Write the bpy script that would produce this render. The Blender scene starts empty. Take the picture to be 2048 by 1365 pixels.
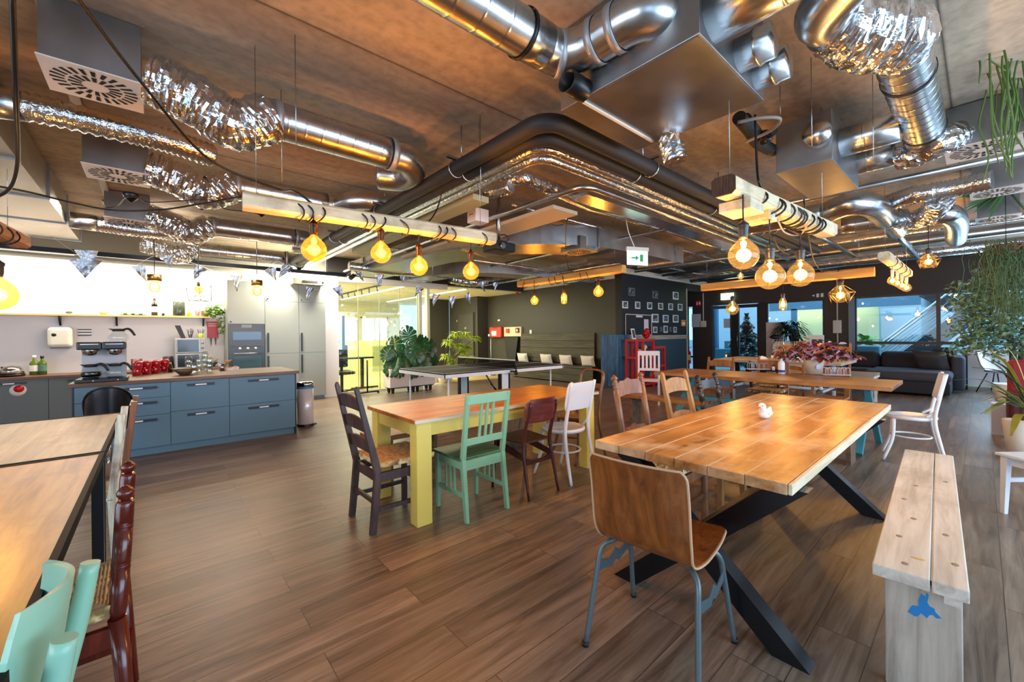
import bpy, math, random
from math import sin, cos, pi, radians, sqrt, atan2
from mathutils import Vector, Matrix
random.seed(7)
SC = bpy.context.scene
COL = SC.collection
# ---------------- camera ----------------
FPX = 820.0; EYE = 1.35; ROLL = radians(0.6); YAW = radians(48.9)
FW = Vector((cos(YAW), sin(YAW), 0)); RT0 = Vector((sin(YAW), -cos(YAW), 0)); UP0 = Vector((0, 0, 1))
RT = RT0*cos(ROLL) - UP0*sin(ROLL); UP = RT0*sin(ROLL) + UP0*cos(ROLL)
cam_data = bpy.data.cameras.new('camera')
cam = bpy.data.objects.new('camera', cam_data); COL.objects.link(cam)
cam_data.sensor_fit = 'HORIZONTAL'; cam_data.sensor_width = 36.0
cam_data.lens = 36.0*FPX/2048.0
cam_data.shift_y = -12.0/2048.0
cam_data.clip_start = 0.05; cam_data.clip_end = 200
mw = Matrix((RT, UP, -FW)).transposed().to_4x4(); mw.translation = Vector((0, 0, EYE))
cam.matrix_world = mw
SC.camera = cam
# measuring from the photograph: where a sight line meets a plane of the room
def ray(x, y): return FW + RT*((x-1024)/FPX) + UP*((670.5-y)/FPX)
ORG = Vector((0, 0, EYE))
def pz(x, y, z=0.0): d = ray(x, y); return ORG + d*((z-EYE)/d.z)
def pX(x, y, X): d = ray(x, y); return ORG + d*(X/d.x)
def pY(x, y, Y): d = ray(x, y); return ORG + d*(Y/d.y)
# ---------------- world, exposure, daylight ----------------
w = bpy.data.worlds.new('world'); SC.world = w; w.use_nodes = True
bg = w.node_tree.nodes['Background']; bg.inputs[0].default_value = (0.50, 0.74, 1.0, 1); bg.inputs[1].default_value = 1.5
SC.view_settings.view_transform = 'Standard'; SC.view_settings.look = 'None'
SC.view_settings.gamma = 1.0; SC.view_settings.use_curve_mapping = False
SC.view_settings.exposure = 0.6
def area(name, loc, aim, sx, sy, power, col, spread=None):
    l = bpy.data.lights.new(name, 'AREA'); l.shape = 'RECTANGLE'; l.size = sx; l.size_y = sy
    l.energy = power; l.color = col
    if spread: l.spread = radians(spread)
    o = bpy.data.objects.new(name, l); COL.objects.link(o); o.location = loc
    o.rotation_euler = (Vector(aim)-Vector(loc)).to_track_quat('-Z', 'Y').to_euler()
    return o
def point(name, loc, power, col, r=0.05, parent=None):
    l = bpy.data.lights.new(name, 'POINT'); l.energy = power; l.color = col; l.shadow_soft_size = r
    o = bpy.data.objects.new(name, l); COL.objects.link(o); o.location = loc
    if parent: o.parent = parent
    return o
WARM = (1.0, 0.72, 0.36); COOL = (0.62, 0.80, 1.0); NEUT = (1.0, 0.90, 0.74)
area('daylight_right_window', (4.2, -3.3, 1.5), (4.0, 3, 1.3), 7.0, 2.3, 220, COOL)
area('daylight_behind_window', (-3.8, 1.5, 1.6), (3, 3, 1.5), 5.0, 2.2, 80, (0.86, 0.92, 1.0))
area('daylight_lounge_window', (13.8, -1.0, 1.5), (8, 2, 0.7), 2.6, 2.0, 70, COOL)
area('kitchen_strip_light', (-0.3, 9.55, 2.62), (-0.3, 9.9, 1.3), 4.2, 0.08, 80, (1.0, 0.88, 0.66))
area('cabinet_strip_light', (2.35, 9.1, 2.66), (2.45, 9.5, 1.9), 1.0, 0.08, 150, (1.0, 0.88, 0.66))
area('office_ceiling_light', (4.6, 12.6, 2.66), (4.6, 12.6, 0), 2.6, 4.5, 260, (1.0, 0.95, 0.80))
area('corridor_ceiling_light', (7.0, 11.2, 2.66), (7.0, 11.2, 0), 1.6, 1.4, 45, (1.0, 0.86, 0.50))
area('atrium_skylight', (17.0, 2.5, 5.4), (17.0, 2.5, 0), 4.0, 8.0, 420, (0.70, 0.86, 1.0))
area('kitchen_ceiling_light', (0.2, 7.6, 2.9), (0.6, 7.0, 0), 2.4, 0.12, 55, (1.0, 0.9, 0.74))
# ---------------- mesh builder ----------------
class B:
    def __init__(s): s.v = []; s.f = []; s.sm = []
    def add(s, vs, fs, smooth=False, mat=None):
        n = len(s.v)
        if mat is not None: vs = [mat @ Vector(p) for p in vs]
        s.v += [tuple(p) for p in vs]
        s.f += [tuple(i+n for i in f) for f in fs]; s.sm += [smooth]*len(fs)
        return s
    def box(s, x0, x1, y0, y1, z0, z1, mat=None):
        vs = [(x0,y0,z0),(x1,y0,z0),(x1,y1,z0),(x0,y1,z0),(x0,y0,z1),(x1,y0,z1),(x1,y1,z1),(x0,y1,z1)]
        return s.add(vs, [(0,3,2,1),(4,5,6,7),(0,1,5,4),(1,2,6,5),(2,3,7,6),(3,0,4,7)], False, mat)
    def beam(s, p0, p1, w, t, upv=(0,0,1), w1=None, t1=None):   # bar of section w (side) x t (along up) from p0 to p1
        p0 = Vector(p0); p1 = Vector(p1); d = (p1-p0).normalized(); u = Vector(upv)
        sd = d.cross(u)
        if sd.length < 1e-4: sd = d.cross(Vector((1,0,0)))
        sd.normalize(); uu = sd.cross(d).normalized()
        w1 = w if w1 is None else w1; t1 = t if t1 is None else t1
        vs = []
        for p, a, b in ((p0, w, t), (p1, w1, t1)):
            for i, j in ((-1,-1),(1,-1),(1,1),(-1,1)): vs.append(p + sd*(i*a/2) + uu*(j*b/2))
        return s.add(vs, [(0,1,2,3),(7,6,5,4),(0,4,5,1),(1,5,6,2),(2,6,7,3),(3,7,4,0)])
    def tube(s, pts, r, n=10, cap=True, closed=False, sub=0, mat=None, flat=1.0):
        P = [Vector(p) for p in pts]; R = list(r) if isinstance(r, (list, tuple)) else [r]*len(P)
        if sub:
            Q = []; RR = []; m = len(P); rng = range(m if closed else m-1)
            for i in rng:
                a = P[(i-1) % m] if (closed or i > 0) else P[0]*2-P[1]
                b = P[i]; c = P[(i+1) % m]
                e = P[(i+2) % m] if (closed or i+2 < m) else c*2-b
                for k in range(sub):
                    t = k/sub
                    Q.append(0.5*((2*b)+(c-a)*t+(2*a-5*b+4*c-e)*t*t+(3*b-a-3*c+e)*t**3)); RR.append(R[i]*(1-t)+R[(i+1) % m]*t)
            if not closed: Q.append(P[-1]); RR.append(R[-1])
            P = Q; R = RR
        m = len(P); vs = []; fs = []
        T = []
        for i in range(m):
            if closed: d = P[(i+1) % m]-P[i-1]
            else: d = P[min(i+1, m-1)]-P[max(i-1, 0)]
            if d.length < 1e-9: d = Vector((0,0,1))
            T.append(d.normalized())
        u = Vector((0,0,1))
        if abs(T[0].dot(u)) > 0.9: u = Vector((1,0,0))
        u = (u - T[0]*u.dot(T[0])).normalized()
        for i in range(m):
            u = (u - T[i]*u.dot(T[i]))
            if u.length < 1e-6: u = T[i].orthogonal()
            u.normalize(); b = T[i].cross(u)
            for k in range(n):
                a = 2*pi*k/n; vs.append(P[i] + (u*cos(a)*flat + b*sin(a))*R[i])
        for i in range(m if closed else m-1):
            j = (i+1) % m
            for k in range(n):
                l = (k+1) % n; fs.append((i*n+k, i*n+l, j*n+l, j*n+k))
        s.add(vs, fs, True, mat)
        if cap and not closed:
            base = len(s.v)-len(vs)
            s.f.append(tuple(base+k for k in reversed(range(n)))); s.sm.append(False)
            s.f.append(tuple(base+(m-1)*n+k for k in range(n))); s.sm.append(False)
        return s
    def cyl(s, p0, p1, r, r1=None, n=16, cap=True): return s.tube([p0, p1], [r, r if r1 is None else r1], n, cap)
    def lathe(s, prof, c=(0,0,0), n=20, mat=None, axis=None, cap=True):   # prof: (radius, height) list
        c = Vector(c); vs = []; fs = []; m = len(prof)
        rot = Matrix.Identity(3)
        if axis is not None: rot = Vector(axis).to_track_quat('Z', 'Y').to_matrix()
        for r, z in prof:
            for k in range(n):
                a = 2*pi*k/n; vs.append(c + rot @ Vector((r*cos(a), r*sin(a), z)))
        for i in range(m-1):
            for k in range(n):
                l = (k+1) % n; fs.append((i*n+k, i*n+l, (i+1)*n+l, (i+1)*n+k))
        s.add(vs, fs, True, mat)
        if cap:
            base = len(s.v)-len(vs)
            if prof[0][0] > 1e-4: s.f.append(tuple(base+k for k in reversed(range(n)))); s.sm.append(False)
            if prof[-1][0] > 1e-4: s.f.append(tuple(base+(m-1)*n+k for k in range(n))); s.sm.append(False)
        return s
    def prism(s, poly, o, ux, uy, t, smooth=False):   # outline poly in plane (ux,uy) at o, thickness vector t
        o = Vector(o); ux = Vector(ux); uy = Vector(uy); t = Vector(t); n = len(poly)
        vs = [o+ux*a+uy*b for a, b in poly]; vs += [p+t for p in vs]
        s.add(vs, [tuple(reversed(range(n))), tuple(range(n, 2*n))])
        s.add(vs, [(i, (i+1) % n, (i+1) % n+n, i+n) for i in range(n)], smooth)
        return s
    def grid(s, rows, th=None, smooth=True):   # rows of points -> sheet, optional thickness via normal offset
        m = len(rows); n = len(rows[0]); vs = [Vector(p) for r in rows for p in r]
        fs = [(i*n+j, i*n+j+1, (i+1)*n+j+1, (i+1)*n+j) for i in range(m-1) for j in range(n-1)]
        if th is None: return s.add(vs, fs, smooth)
        nr = [Vector((0,0,0)) for _ in vs]
        for f in fs:
            nn = (vs[f[1]]-vs[f[0]]).cross(vs[f[3]]-vs[f[0]])
            if nn.length > 0: nn.normalize()
            for i in f: nr[i] += nn
        bk = [v - (q.normalized() if q.length > 0 else Vector((0,0,1)))*th for v, q in zip(vs, nr)]
        s.add(vs, fs, smooth); s.add(bk, [tuple(reversed(f)) for f in fs], smooth)
        N = len(vs); ed = [i for i in range(n)] + [i*n+n-1 for i in range(1, m)] + [(m-1)*n+j for j in range(n-2, -1, -1)] + [i*n for i in range(m-2, 0, -1)]
        al = vs+bk; q = [(ed[(k+1) % len(ed)], ed[k], ed[k]+N, ed[(k+1) % len(ed)]+N) for k in range(len(ed))]
        s.add(al, q)
        return s
    def ball(s, c, r, n=12, sc=(1,1,1), mat=None):
        m = max(4, n//2+1); pr = []
        vs = []; fs = []
        for i in range(m+1):
            t = pi*i/m
            for k in range(n):
                a = 2*pi*k/n; vs.append((c[0]+r*sc[0]*sin(t)*cos(a), c[1]+r*sc[1]*sin(t)*sin(a), c[2]-r*sc[2]*cos(t)))
        for i in range(m):
            for k in range(n):
                l = (k+1) % n; fs.append((i*n+k, i*n+l, (i+1)*n+l, (i+1)*n+k))
        return s.add(vs, fs, True, mat)
    def tf(s, mat): s.v = [tuple(mat @ Vector(p)) for p in s.v]; return s
WL = {}   # world location of a thing's empty, for parts given in room coordinates
def mk(name, b, mat, parent=None, bevel=0, room=False, seg=2):
    me = bpy.data.meshes.new(name)
    v = b.v
    loc = Vector((0,0,0))
    if parent is None:
        xs = [p[0] for p in v]; ys = [p[1] for p in v]; zs = [p[2] for p in v]
        loc = Vector(((min(xs)+max(xs))/2, (min(ys)+max(ys))/2, min(zs)))
        v = [(p[0]-loc.x, p[1]-loc.y, p[2]-loc.z) for p in v]
    elif room:
        o = WL[parent.name]; v = [(p[0]-o.x, p[1]-o.y, p[2]-o.z) for p in v]
    me.from_pydata(v, [], b.f); me.polygons.foreach_set('use_smooth', b.sm)
    if mat: me.materials.append(mat)
    me.update()
    o = bpy.data.objects.new(name, me); COL.objects.link(o)
    if parent is None: o.location = loc; WL[o.name] = loc
    else:
        o.parent = parent
        if room or parent.name in WL: WL[o.name] = WL.get(parent.name, Vector((0,0,0)))
    if bevel:
        m = o.modifiers.new('bevel', 'BEVEL'); m.width = bevel; m.segments = seg; m.limit_method = 'ANGLE'; m.angle_limit = radians(40)
        m.harden_normals = False
    return o
def tag(o, label=None, cat=None, group=None, kind=None):
    if label: o['label'] = label
    if cat: o['category'] = cat
    if group: o['group'] = group
    if kind: o['kind'] = kind
    return o
def thing(name, label, cat, loc=(0,0,0), rz=0.0, group=None):
    o = bpy.data.objects.new(name, None); o.empty_display_size = 0.1; COL.objects.link(o)
    o.location = loc; o.rotation_euler = (0, 0, rz); WL[o.name] = Vector(loc)
    return tag(o, label, cat, group)
def struct(name, b, mat, bevel=0):
    o = mk(name, b, mat, bevel=bevel); o['kind'] = 'structure'; return o
def dup(o, loc=None, rz=None, label=None, group=None, parent=None):
    c = o.copy(); COL.objects.link(c)
    if parent is not None: c.parent = parent
    for ch in list(o.children): dup(ch, parent=c)
    if loc is not None: c.location = loc
    if rz is not None: c.rotation_euler = (c.rotation_euler[0], c.rotation_euler[1], rz)
    if label: c['label'] = label
    if group: c['group'] = group
    return c
# ---------------- materials ----------------
def NM(name):
    m = bpy.data.materials.new(name); m.use_nodes = True
    nt = m.node_tree; bs = nt.nodes['Principled BSDF']
    return m, nt, bs
def rgb(h):
    h = h.lstrip('#'); c = [int(h[i:i+2], 16)/255 for i in (0, 2, 4)]
    return tuple((x/12.92 if x <= 0.04045 else ((x+0.055)/1.055)**2.4) for x in c)+(1,)
def plain(name, col, rough=0.5, metal=0.0, vary=0.0, bump=0.0, scale=8.0, coat=0.0, emit=None, es=0.0, alpha=None):
    m, nt, bs = NM(name); c = rgb(col) if isinstance(col, str) else tuple(col)+(1,)*(4-len(col))
    bs.inputs['Base Color'].default_value = c; bs.inputs['Roughness'].default_value = rough; bs.inputs['Metallic'].default_value = metal
    if coat: bs.inputs['Coat Weight'].default_value = coat; bs.inputs['Coat Roughness'].default_value = 0.1
    if vary or bump:
        tc = nt.nodes.new('ShaderNodeTexCoord'); nz = nt.nodes.new('ShaderNodeTexNoise'); nz.inputs['Scale'].default_value = scale; nz.inputs['Detail'].default_value = 6
        nt.links.new(tc.outputs['Object'], nz.inputs['Vector'])
        if vary:
            mx = nt.nodes.new('ShaderNodeMix'); mx.data_type = 'RGBA'
            mx.inputs[6].default_value = tuple(max(0, x*(1-vary)) for x in c[:3])+(1,); mx.inputs[7].default_value = tuple(min(1, x*(1+vary)) for x in c[:3])+(1,)
            nt.links.new(nz.outputs['Fac'], mx.inputs[0]); nt.links.new(mx.outputs[2], bs.inputs['Base Color'])
        if bump:
            bp = nt.nodes.new('ShaderNodeBump'); bp.inputs['Strength'].default_value = bump; bp.inputs['Distance'].default_value = 0.01
            nt.links.new(nz.outputs['Fac'], bp.inputs['Height']); nt.links.new(bp.outputs['Normal'], bs.inputs['Normal'])
    if emit: bs.inputs['Emission Color'].default_value = rgb(emit) if isinstance(emit, str) else tuple(emit)+(1,); bs.inputs['Emission Strength'].default_value = es
    return m
def ramp(nt, src, stops):
    r = nt.nodes.new('ShaderNodeValToRGB'); e = r.color_ramp.elements
    while len(e) < len(stops): e.new(0.5)
    for k, (p, c) in enumerate(stops):
        e[k].position = p; e[k].color = rgb(c) if isinstance(c, str) else tuple(c)+(1,)*(4-len(c))
    nt.links.new(src, r.inputs[0]); return r.outputs[0]
def wood(name, c1, c2, c3=None, axis='X', scale=1.0, rough=0.5, stretch=14.0, bump=0.12, wear=None, wearamt=0.5, coat=0.0, plank=None):
    m, nt, bs = NM(name); N = nt.nodes; L = nt.links
    tc = N.new('ShaderNodeTexCoord'); mp = N.new('ShaderNodeMapping'); L.new(tc.outputs['Object'], mp.inputs[0])
    s = [stretch*scale]*3; s['XYZ'.index(axis)] = scale*1.1
    mp.inputs['Scale'].default_value = s
    nz = N.new('ShaderNodeTexNoise'); nz.inputs['Scale'].default_value = 1.6; nz.inputs['Detail'].default_value = 8; nz.inputs['Roughness'].default_value = 0.62; nz.inputs['Distortion'].default_value = 0.6
    L.new(mp.outputs[0], nz.inputs['Vector'])
    col = ramp(nt, nz.outputs['Fac'], [(0.30, c1), (0.52, c2), (0.72, c3 or c2)])
    if wear:
        nw = N.new('ShaderNodeTexNoise'); nw.inputs['Scale'].default_value = 3.2; nw.inputs['Detail'].default_value = 7; nw.inputs['Roughness'].default_value = 0.65
        L.new(tc.outputs['Object'], nw.inputs['Vector'])
        f = ramp(nt, nw.outputs['Fac'], [(0.5, (0,0,0)), (0.68, (wearamt,)*3)])
        mx = N.new('ShaderNodeMix'); mx.data_type = 'RGBA'; L.new(f, mx.inputs[0]); L.new(col, mx.inputs[6]); mx.inputs[7].default_value = rgb(wear); col = mx.outputs[2]
    if plank:   # (axis across, width): each plank its own tone with a dark seam
        sx = N.new('ShaderNodeSeparateXYZ'); L.new(tc.outputs['Object'], sx.inputs[0])
        mt = N.new('ShaderNodeMath'); mt.operation = 'DIVIDE'; L.new(sx.outputs['XYZ'.index(plank[0])], mt.inputs[0]); mt.inputs[1].default_value = plank[1]
        fl = N.new('ShaderNodeMath'); fl.operation = 'FLOOR'; L.new(mt.outputs[0], fl.inputs[0])
        fr = N.new('ShaderNodeMath'); fr.operation = 'FRACT'; L.new(mt.outputs[0], fr.inputs[0])
        wn = N.new('ShaderNodeTexWhiteNoise'); wn.noise_dimensions = '1D'; L.new(fl.outputs[0], wn.inputs['W'])
        hs = N.new('ShaderNodeHueSaturation'); L.new(col, hs.inputs['Color'])
        mr = N.new('ShaderNodeMapRange'); mr.inputs[3].default_value = 0.78; mr.inputs[4].default_value = 1.15; L.new(wn.outputs['Value'], mr.inputs[0]); L.new(mr.outputs[0], hs.inputs['Value'])
        g = ramp(nt, fr.outputs[0], [(0.0, (0.12,)*3), (0.02, (1,1,1)), (0.98, (1,1,1))])
        mm = N.new('ShaderNodeMix'); mm.data_type = 'RGBA'; mm.blend_type = 'MULTIPLY'; mm.inputs[0].default_value = 1; L.new(hs.outputs[0], mm.inputs[6]); L.new(g, mm.inputs[7]); col = mm.outputs[2]
    L.new(col, bs.inputs['Base Color']); bs.inputs['Roughness'].default_value = rough
    if coat: bs.inputs['Coat Weight'].default_value = coat; bs.inputs['Coat Roughness'].default_value = 0.15
    bp = N.new('ShaderNodeBump'); bp.inputs['Strength'].default_value = bump; bp.inputs['Distance'].default_value = 0.004
    L.new(nz.outputs['Fac'], bp.inputs['Height']); L.new(bp.outputs['Normal'], bs.inputs['Normal'])
    return m
def metal(name, col, rough=0.3, scale=5.0, bump=0.0, vary=0.25, wrinkle=None):
    m, nt, bs = NM(name); N = nt.nodes; L = nt.links
    tc = N.new('ShaderNodeTexCoord'); nz = N.new('ShaderNodeTexNoise'); nz.inputs['Scale'].default_value = scale; nz.inputs['Detail'].default_value = 4
    L.new(tc.outputs['Object'], nz.inputs['Vector'])
    c = rgb(col); bs.inputs['Metallic'].default_value = 1.0
    L.new(ramp(nt, nz.outputs['Fac'], [(0.3, tuple(x*(1-vary) for x in c[:3])), (0.7, tuple(min(1, x*(1+vary)) for x in c[:3]))]), bs.inputs['Base Color'])
    mr = N.new('ShaderNodeMapRange'); mr.inputs[3].default_value = rough*0.75; mr.inputs[4].default_value = rough*1.3; L.new(nz.outputs['Fac'], mr.inputs[0]); L.new(mr.outputs[0], bs.inputs['Roughness'])
    if wrinkle:
        vo = N.new('ShaderNodeTexVoronoi'); vo.inputs['Scale'].default_value = wrinkle
        mp = N.new('ShaderNodeMapping'); L.new(tc.outputs['Object'], mp.inputs[0]); nn = N.new('ShaderNodeTexNoise'); nn.inputs['Scale'].default_value = 9; L.new(tc.outputs['Object'], nn.inputs['Vector'])
        ad = N.new('ShaderNodeVectorMath'); ad.operation = 'ADD'; L.new(mp.outputs[0], ad.inputs[0]); sc = N.new('ShaderNodeVectorMath'); sc.operation = 'SCALE'; sc.inputs['Scale'].default_value = 0.12; L.new(nn.outputs['Color'], sc.inputs[0]); L.new(sc.outputs[0], ad.inputs[1]); L.new(ad.outputs[0], vo.inputs['Vector'])
        bp = N.new('ShaderNodeBump'); bp.inputs['Strength'].default_value = bump; bp.inputs['Distance'].default_value = 0.03; L.new(vo.outputs['Distance'], bp.inputs['Height']); L.new(bp.outputs['Normal'], bs.inputs['Normal'])
    return m
def glass(name, col='#ffffff', refl=0.08, rough=0.0, tint=1.0):
    m, nt, bs = NM(name); N = nt.nodes; L = nt.links; out = N['Material Output']
    tr = N.new('ShaderNodeBsdfTransparent'); c = rgb(col); tr.inputs[0].default_value = c
    gl = N.new('ShaderNodeBsdfGlossy'); gl.inputs['Roughness'].default_value = rough; gl.inputs[0].default_value = (1,1,1,1)
    lw = N.new('ShaderNodeLayerWeight'); lw.inputs[0].default_value = 0.35
    mr = N.new('ShaderNodeMapRange'); mr.inputs[3].default_value = refl; mr.inputs[4].default_value = 0.5
    pw = N.new('ShaderNodeMath'); pw.operation = 'POWER'; L.new(lw.outputs['Facing'], pw.inputs[0]); pw.inputs[1].default_value = 3.0; L.new(pw.outputs[0], mr.inputs[0])
    mx = N.new('ShaderNodeMixShader'); L.new(mr.outputs[0], mx.inputs[0]); L.new(tr.outputs[0], mx.inputs[1]); L.new(gl.outputs[0], mx.inputs[2]); L.new(mx.outputs[0], out.inputs['Surface'])
    return m
def emis(name, col, s):
    m, nt, bs = NM(name); N = nt.nodes; e = N.new('ShaderNodeEmission'); e.inputs[0].default_value = rgb(col); e.inputs[1].default_value = s
    nt.links.new(e.outputs[0], N['Material Output'].inputs['Surface']); return m
def floor_mat():
    m, nt, bs = NM('laminate_floor'); N = nt.nodes; L = nt.links
    tc = N.new('ShaderNodeTexCoord')
    br = N.new('ShaderNodeTexBrick'); br.inputs['Scale'].default_value = 1.0; br.offset = 0.37; br.squash = 1.0
    br.inputs['Brick Width'].default_value = 1.28; br.inputs['Row Height'].default_value = 0.192; br.inputs['Mortar Size'].default_value = 0.0018; br.inputs['Mortar Smooth'].default_value = 0.0
    br.inputs['Bias'].default_value = 0.0
    br.inputs['Color1'].default_value = (0.72,0.72,0.72,1); br.inputs['Color2'].default_value = (1.1,1.1,1.1,1); br.inputs['Mortar'].default_value = (0.28,0.28,0.28,1)
    L.new(tc.outputs['Object'], br.inputs['Vector'])
    mp = N.new('ShaderNodeMapping'); mp.inputs['Scale'].default_value = (0.9, 11, 1); L.new(tc.outputs['Object'], mp.inputs[0])
    ad = N.new('ShaderNodeVectorMath'); ad.operation = 'MULTIPLY_ADD'; L.new(br.outputs['Color'], ad.inputs[0]); ad.inputs[1].default_value = (7,7,7); L.new(mp.outputs[0], ad.inputs[2])
    nz = N.new('ShaderNodeTexNoise'); nz.inputs['Scale'].default_value = 1.5; nz.inputs['Detail'].default_value = 9; nz.inputs['Roughness'].default_value = 0.66; nz.inputs['Distortion'].default_value = 0.9
    L.new(ad.outputs[0], nz.inputs['Vector'])
    col = ramp(nt, nz.outputs['Fac'], [(0.28, '#4a3d33'), (0.47, '#746355'), (0.62, '#8c7a6a'), (0.8, '#a2917f')])
    mm = N.new('ShaderNodeMix'); mm.data_type = 'RGBA'; mm.blend_type = 'MULTIPLY'; mm.inputs[0].default_value = 1; L.new(col, mm.inputs[6]); L.new(br.outputs['Color'], mm.inputs[7])
    L.new(mm.outputs[2], bs.inputs['Base Color'])
    mr = N.new('ShaderNodeMapRange'); mr.inputs[3].default_value = 0.30; mr.inputs[4].default_value = 0.46; L.new(nz.outputs['Fac'], mr.inputs[0]); L.new(mr.outputs[0], bs.inputs['Roughness'])
    bp = N.new('ShaderNodeBump'); bp.inputs['Strength'].default_value = 0.12; bp.inputs['Distance'].default_value = 0.003; L.new(nz.outputs['Fac'], bp.inputs['Height']); L.new(bp.outputs['Normal'], bs.inputs['Normal'])
    return m
def concrete_mat():
    m, nt, bs = NM('concrete_ceiling'); N = nt.nodes; L = nt.links
    tc = N.new('ShaderNodeTexCoord'); mp = N.new('ShaderNodeMapping'); mp.inputs['Scale'].default_value = (0.28, 1.3, 1); L.new(tc.outputs['Object'], mp.inputs[0])
    nz = N.new('ShaderNodeTexNoise'); nz.inputs['Scale'].default_value = 1.3; nz.inputs['Detail'].default_value = 9; nz.inputs['Roughness'].default_value = 0.62; nz.inputs['Distortion'].default_value = 0.4
    L.new(mp.outputs[0], nz.inputs['Vector'])
    n2 = N.new('ShaderNodeTexNoise'); n2.inputs['Scale'].default_value = 14; n2.inputs['Detail'].default_value = 8; L.new(tc.outputs['Object'], n2.inputs['Vector'])
    col = ramp(nt, nz.outputs['Fac'], [(0.3, '#7f746a'), (0.5, '#ad9c88'), (0.68, '#c9b59a')])
    c2 = ramp(nt, n2.outputs['Fac'], [(0.3, (0.8,0.8,0.8)), (0.6, (1.05,1.05,1.05))])
    sx = N.new('ShaderNodeSeparateXYZ'); L.new(tc.outputs['Object'], sx.inputs[0])
    a = N.new('ShaderNodeMath'); a.operation = 'ADD'; L.new(sx.outputs[1], a.inputs[0]); a.inputs[1].default_value = CEIL_OFF
    d = N.new('ShaderNodeMath'); d.operation = 'DIVIDE'; L.new(a.outputs[0], d.inputs[0]); d.inputs[1].default_value = 2.45
    fr = N.new('ShaderNodeMath'); fr.operation = 'FRACT'; L.new(d.outputs[0], fr.inputs[0])
    g = ramp(nt, fr.outputs[0], [(0.0, (0.1,0.09,0.08)), (0.006, (0.85,)*3), (0.02, (1,1,1)), (0.995, (1,1,1)), (1.0, (0.35,)*3)])
    m1 = N.new('ShaderNodeMix'); m1.data_type = 'RGBA'; m1.blend_type = 'MULTIPLY'; m1.inputs[0].default_value = 1; L.new(col, m1.inputs[6]); L.new(c2, m1.inputs[7])
    m2 = N.new('ShaderNodeMix'); m2.data_type = 'RGBA'; m2.blend_type = 'MULTIPLY'; m2.inputs[0].default_value = 1; L.new(m1.outputs[2], m2.inputs[6]); L.new(g, m2.inputs[7])
    L.new(m2.outputs[2], bs.inputs['Base Color']); bs.inputs['Roughness'].default_value = 0.75
    bp = N.new('ShaderNodeBump'); bp.inputs['Strength'].default_value = 0.25; bp.inputs['Distance'].default_value = 0.01; L.new(n2.outputs['Fac'], bp.inputs['Height']); L.new(bp.outputs['Normal'], bs.inputs['Normal'])
    return m
CEIL_OFF = 0.7
M = {}
def foil_mat(name, sc, st):
    m, nt, bs = NM(name); N = nt.nodes; L = nt.links
    tc = N.new('ShaderNodeTexCoord'); nz = N.new('ShaderNodeTexNoise'); nz.inputs['Scale'].default_value = sc; nz.inputs['Detail'].default_value = 2; nz.inputs['Roughness'].default_value = 0.5; nz.inputs['Distortion'].default_value = 1.0
    L.new(tc.outputs['Object'], nz.inputs['Vector'])
    bs.inputs['Base Color'].default_value = rgb('#dfe1e4'); bs.inputs['Metallic'].default_value = 1; bs.inputs['Roughness'].default_value = 0.15
    bp = N.new('ShaderNodeBump'); bp.inputs['Strength'].default_value = st; bp.inputs['Distance'].default_value = 0.02; L.new(nz.outputs['Fac'], bp.inputs['Height']); L.new(bp.outputs['Normal'], bs.inputs['Normal'])
    return m
M['floor'] = floor_mat()
M['epoxy'] = plain('epoxy_floor', '#bfae74', 0.25, vary=0.08, scale=2)
M['white_wall'] = plain('white_wall', '#dcdce0', 0.5, vary=0.02, scale=2)
M['grey_green'] = plain('grey_green_paint', '#8e9088', 0.6)
M['dark_wall'] = plain('charcoal_wall_paint', '#2a2a2c', 0.55, vary=0.06, scale=2)
M['olive_wall'] = plain('dark_olive_wall_paint', '#34332a', 0.5, vary=0.05, scale=2)
M['blue_wall'] = plain('slate_blue_wall_paint', '#2f4856', 0.6, vary=0.06, scale=2)
M['pic_wall'] = plain('black_blue_wall_paint', '#0a0d12', 0.55)
M['white_trim'] = plain('white_trim', '#c9c8c0', 0.5)
M['cream'] = plain('cream_wall', '#e4e0c4', 0.6)
M['white'] = plain('white_paint', '#e4e4e6', 0.4)
M['offwhite'] = plain('offwhite_plastic', '#d6d2c6', 0.35)
M['black'] = plain('black_paint', '#0b0c0e', 0.35)
M['black_rub'] = plain('black_rubber', '#101010', 0.6)
M['black_metal'] = plain('black_steel', '#0d1015', 0.35, 0.3)
M['galv'] = metal('galvanised_steel', '#c2c5c7', 0.25, scale=6, vary=0.12)
M['galv_dull'] = metal('galvanised_sheet', '#989a9c', 0.38, scale=3, vary=0.18)
M['tape'] = plain('aluminium_tape', '#a8a8aa', 0.45, 0.6)
M['foil'] = foil_mat('crinkled_foil', 14, .55)
M['foilfine'] = foil_mat('foil_lagging', 30, .4)
M['chrome'] = metal('chrome', '#d0d2d4', 0.12, vary=0.03)
M['steel'] = metal('brushed_steel', '#9aa0a4', 0.28, vary=0.08)
M['lag'] = plain('black_foam_lagging', '#1b1c1e', 0.62, bump=0.2, scale=30)
M['cable'] = plain('black_cable', '#0a0a0a', 0.45)
M['brass'] = metal('brass', '#a98650', 0.3, vary=0.1)
M['redplastic'] = plain('red_plastic', '#c41218', 0.25)
M['blue_cab'] = plain('blue_grey_cabinet', '#55788c', 0.42)
M['grey_cab'] = plain('grey_cabinet', '#5c6468', 0.42)
M['tall_cab'] = plain('sage_grey_cabinet', '#8a9290', 0.4)
M['handle'] = plain('dark_handle', '#1c2730', 0.4)
M['wtop'] = wood('walnut_worktop', '#3f2a1e', '#6a4a35', '#7c5a42', scale=1.2, rough=0.4)
M['shelfwood'] = wood('pine_shelf', '#c79a58', '#dcb274', '#e6c48a', scale=0.7, rough=0.5)
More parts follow.
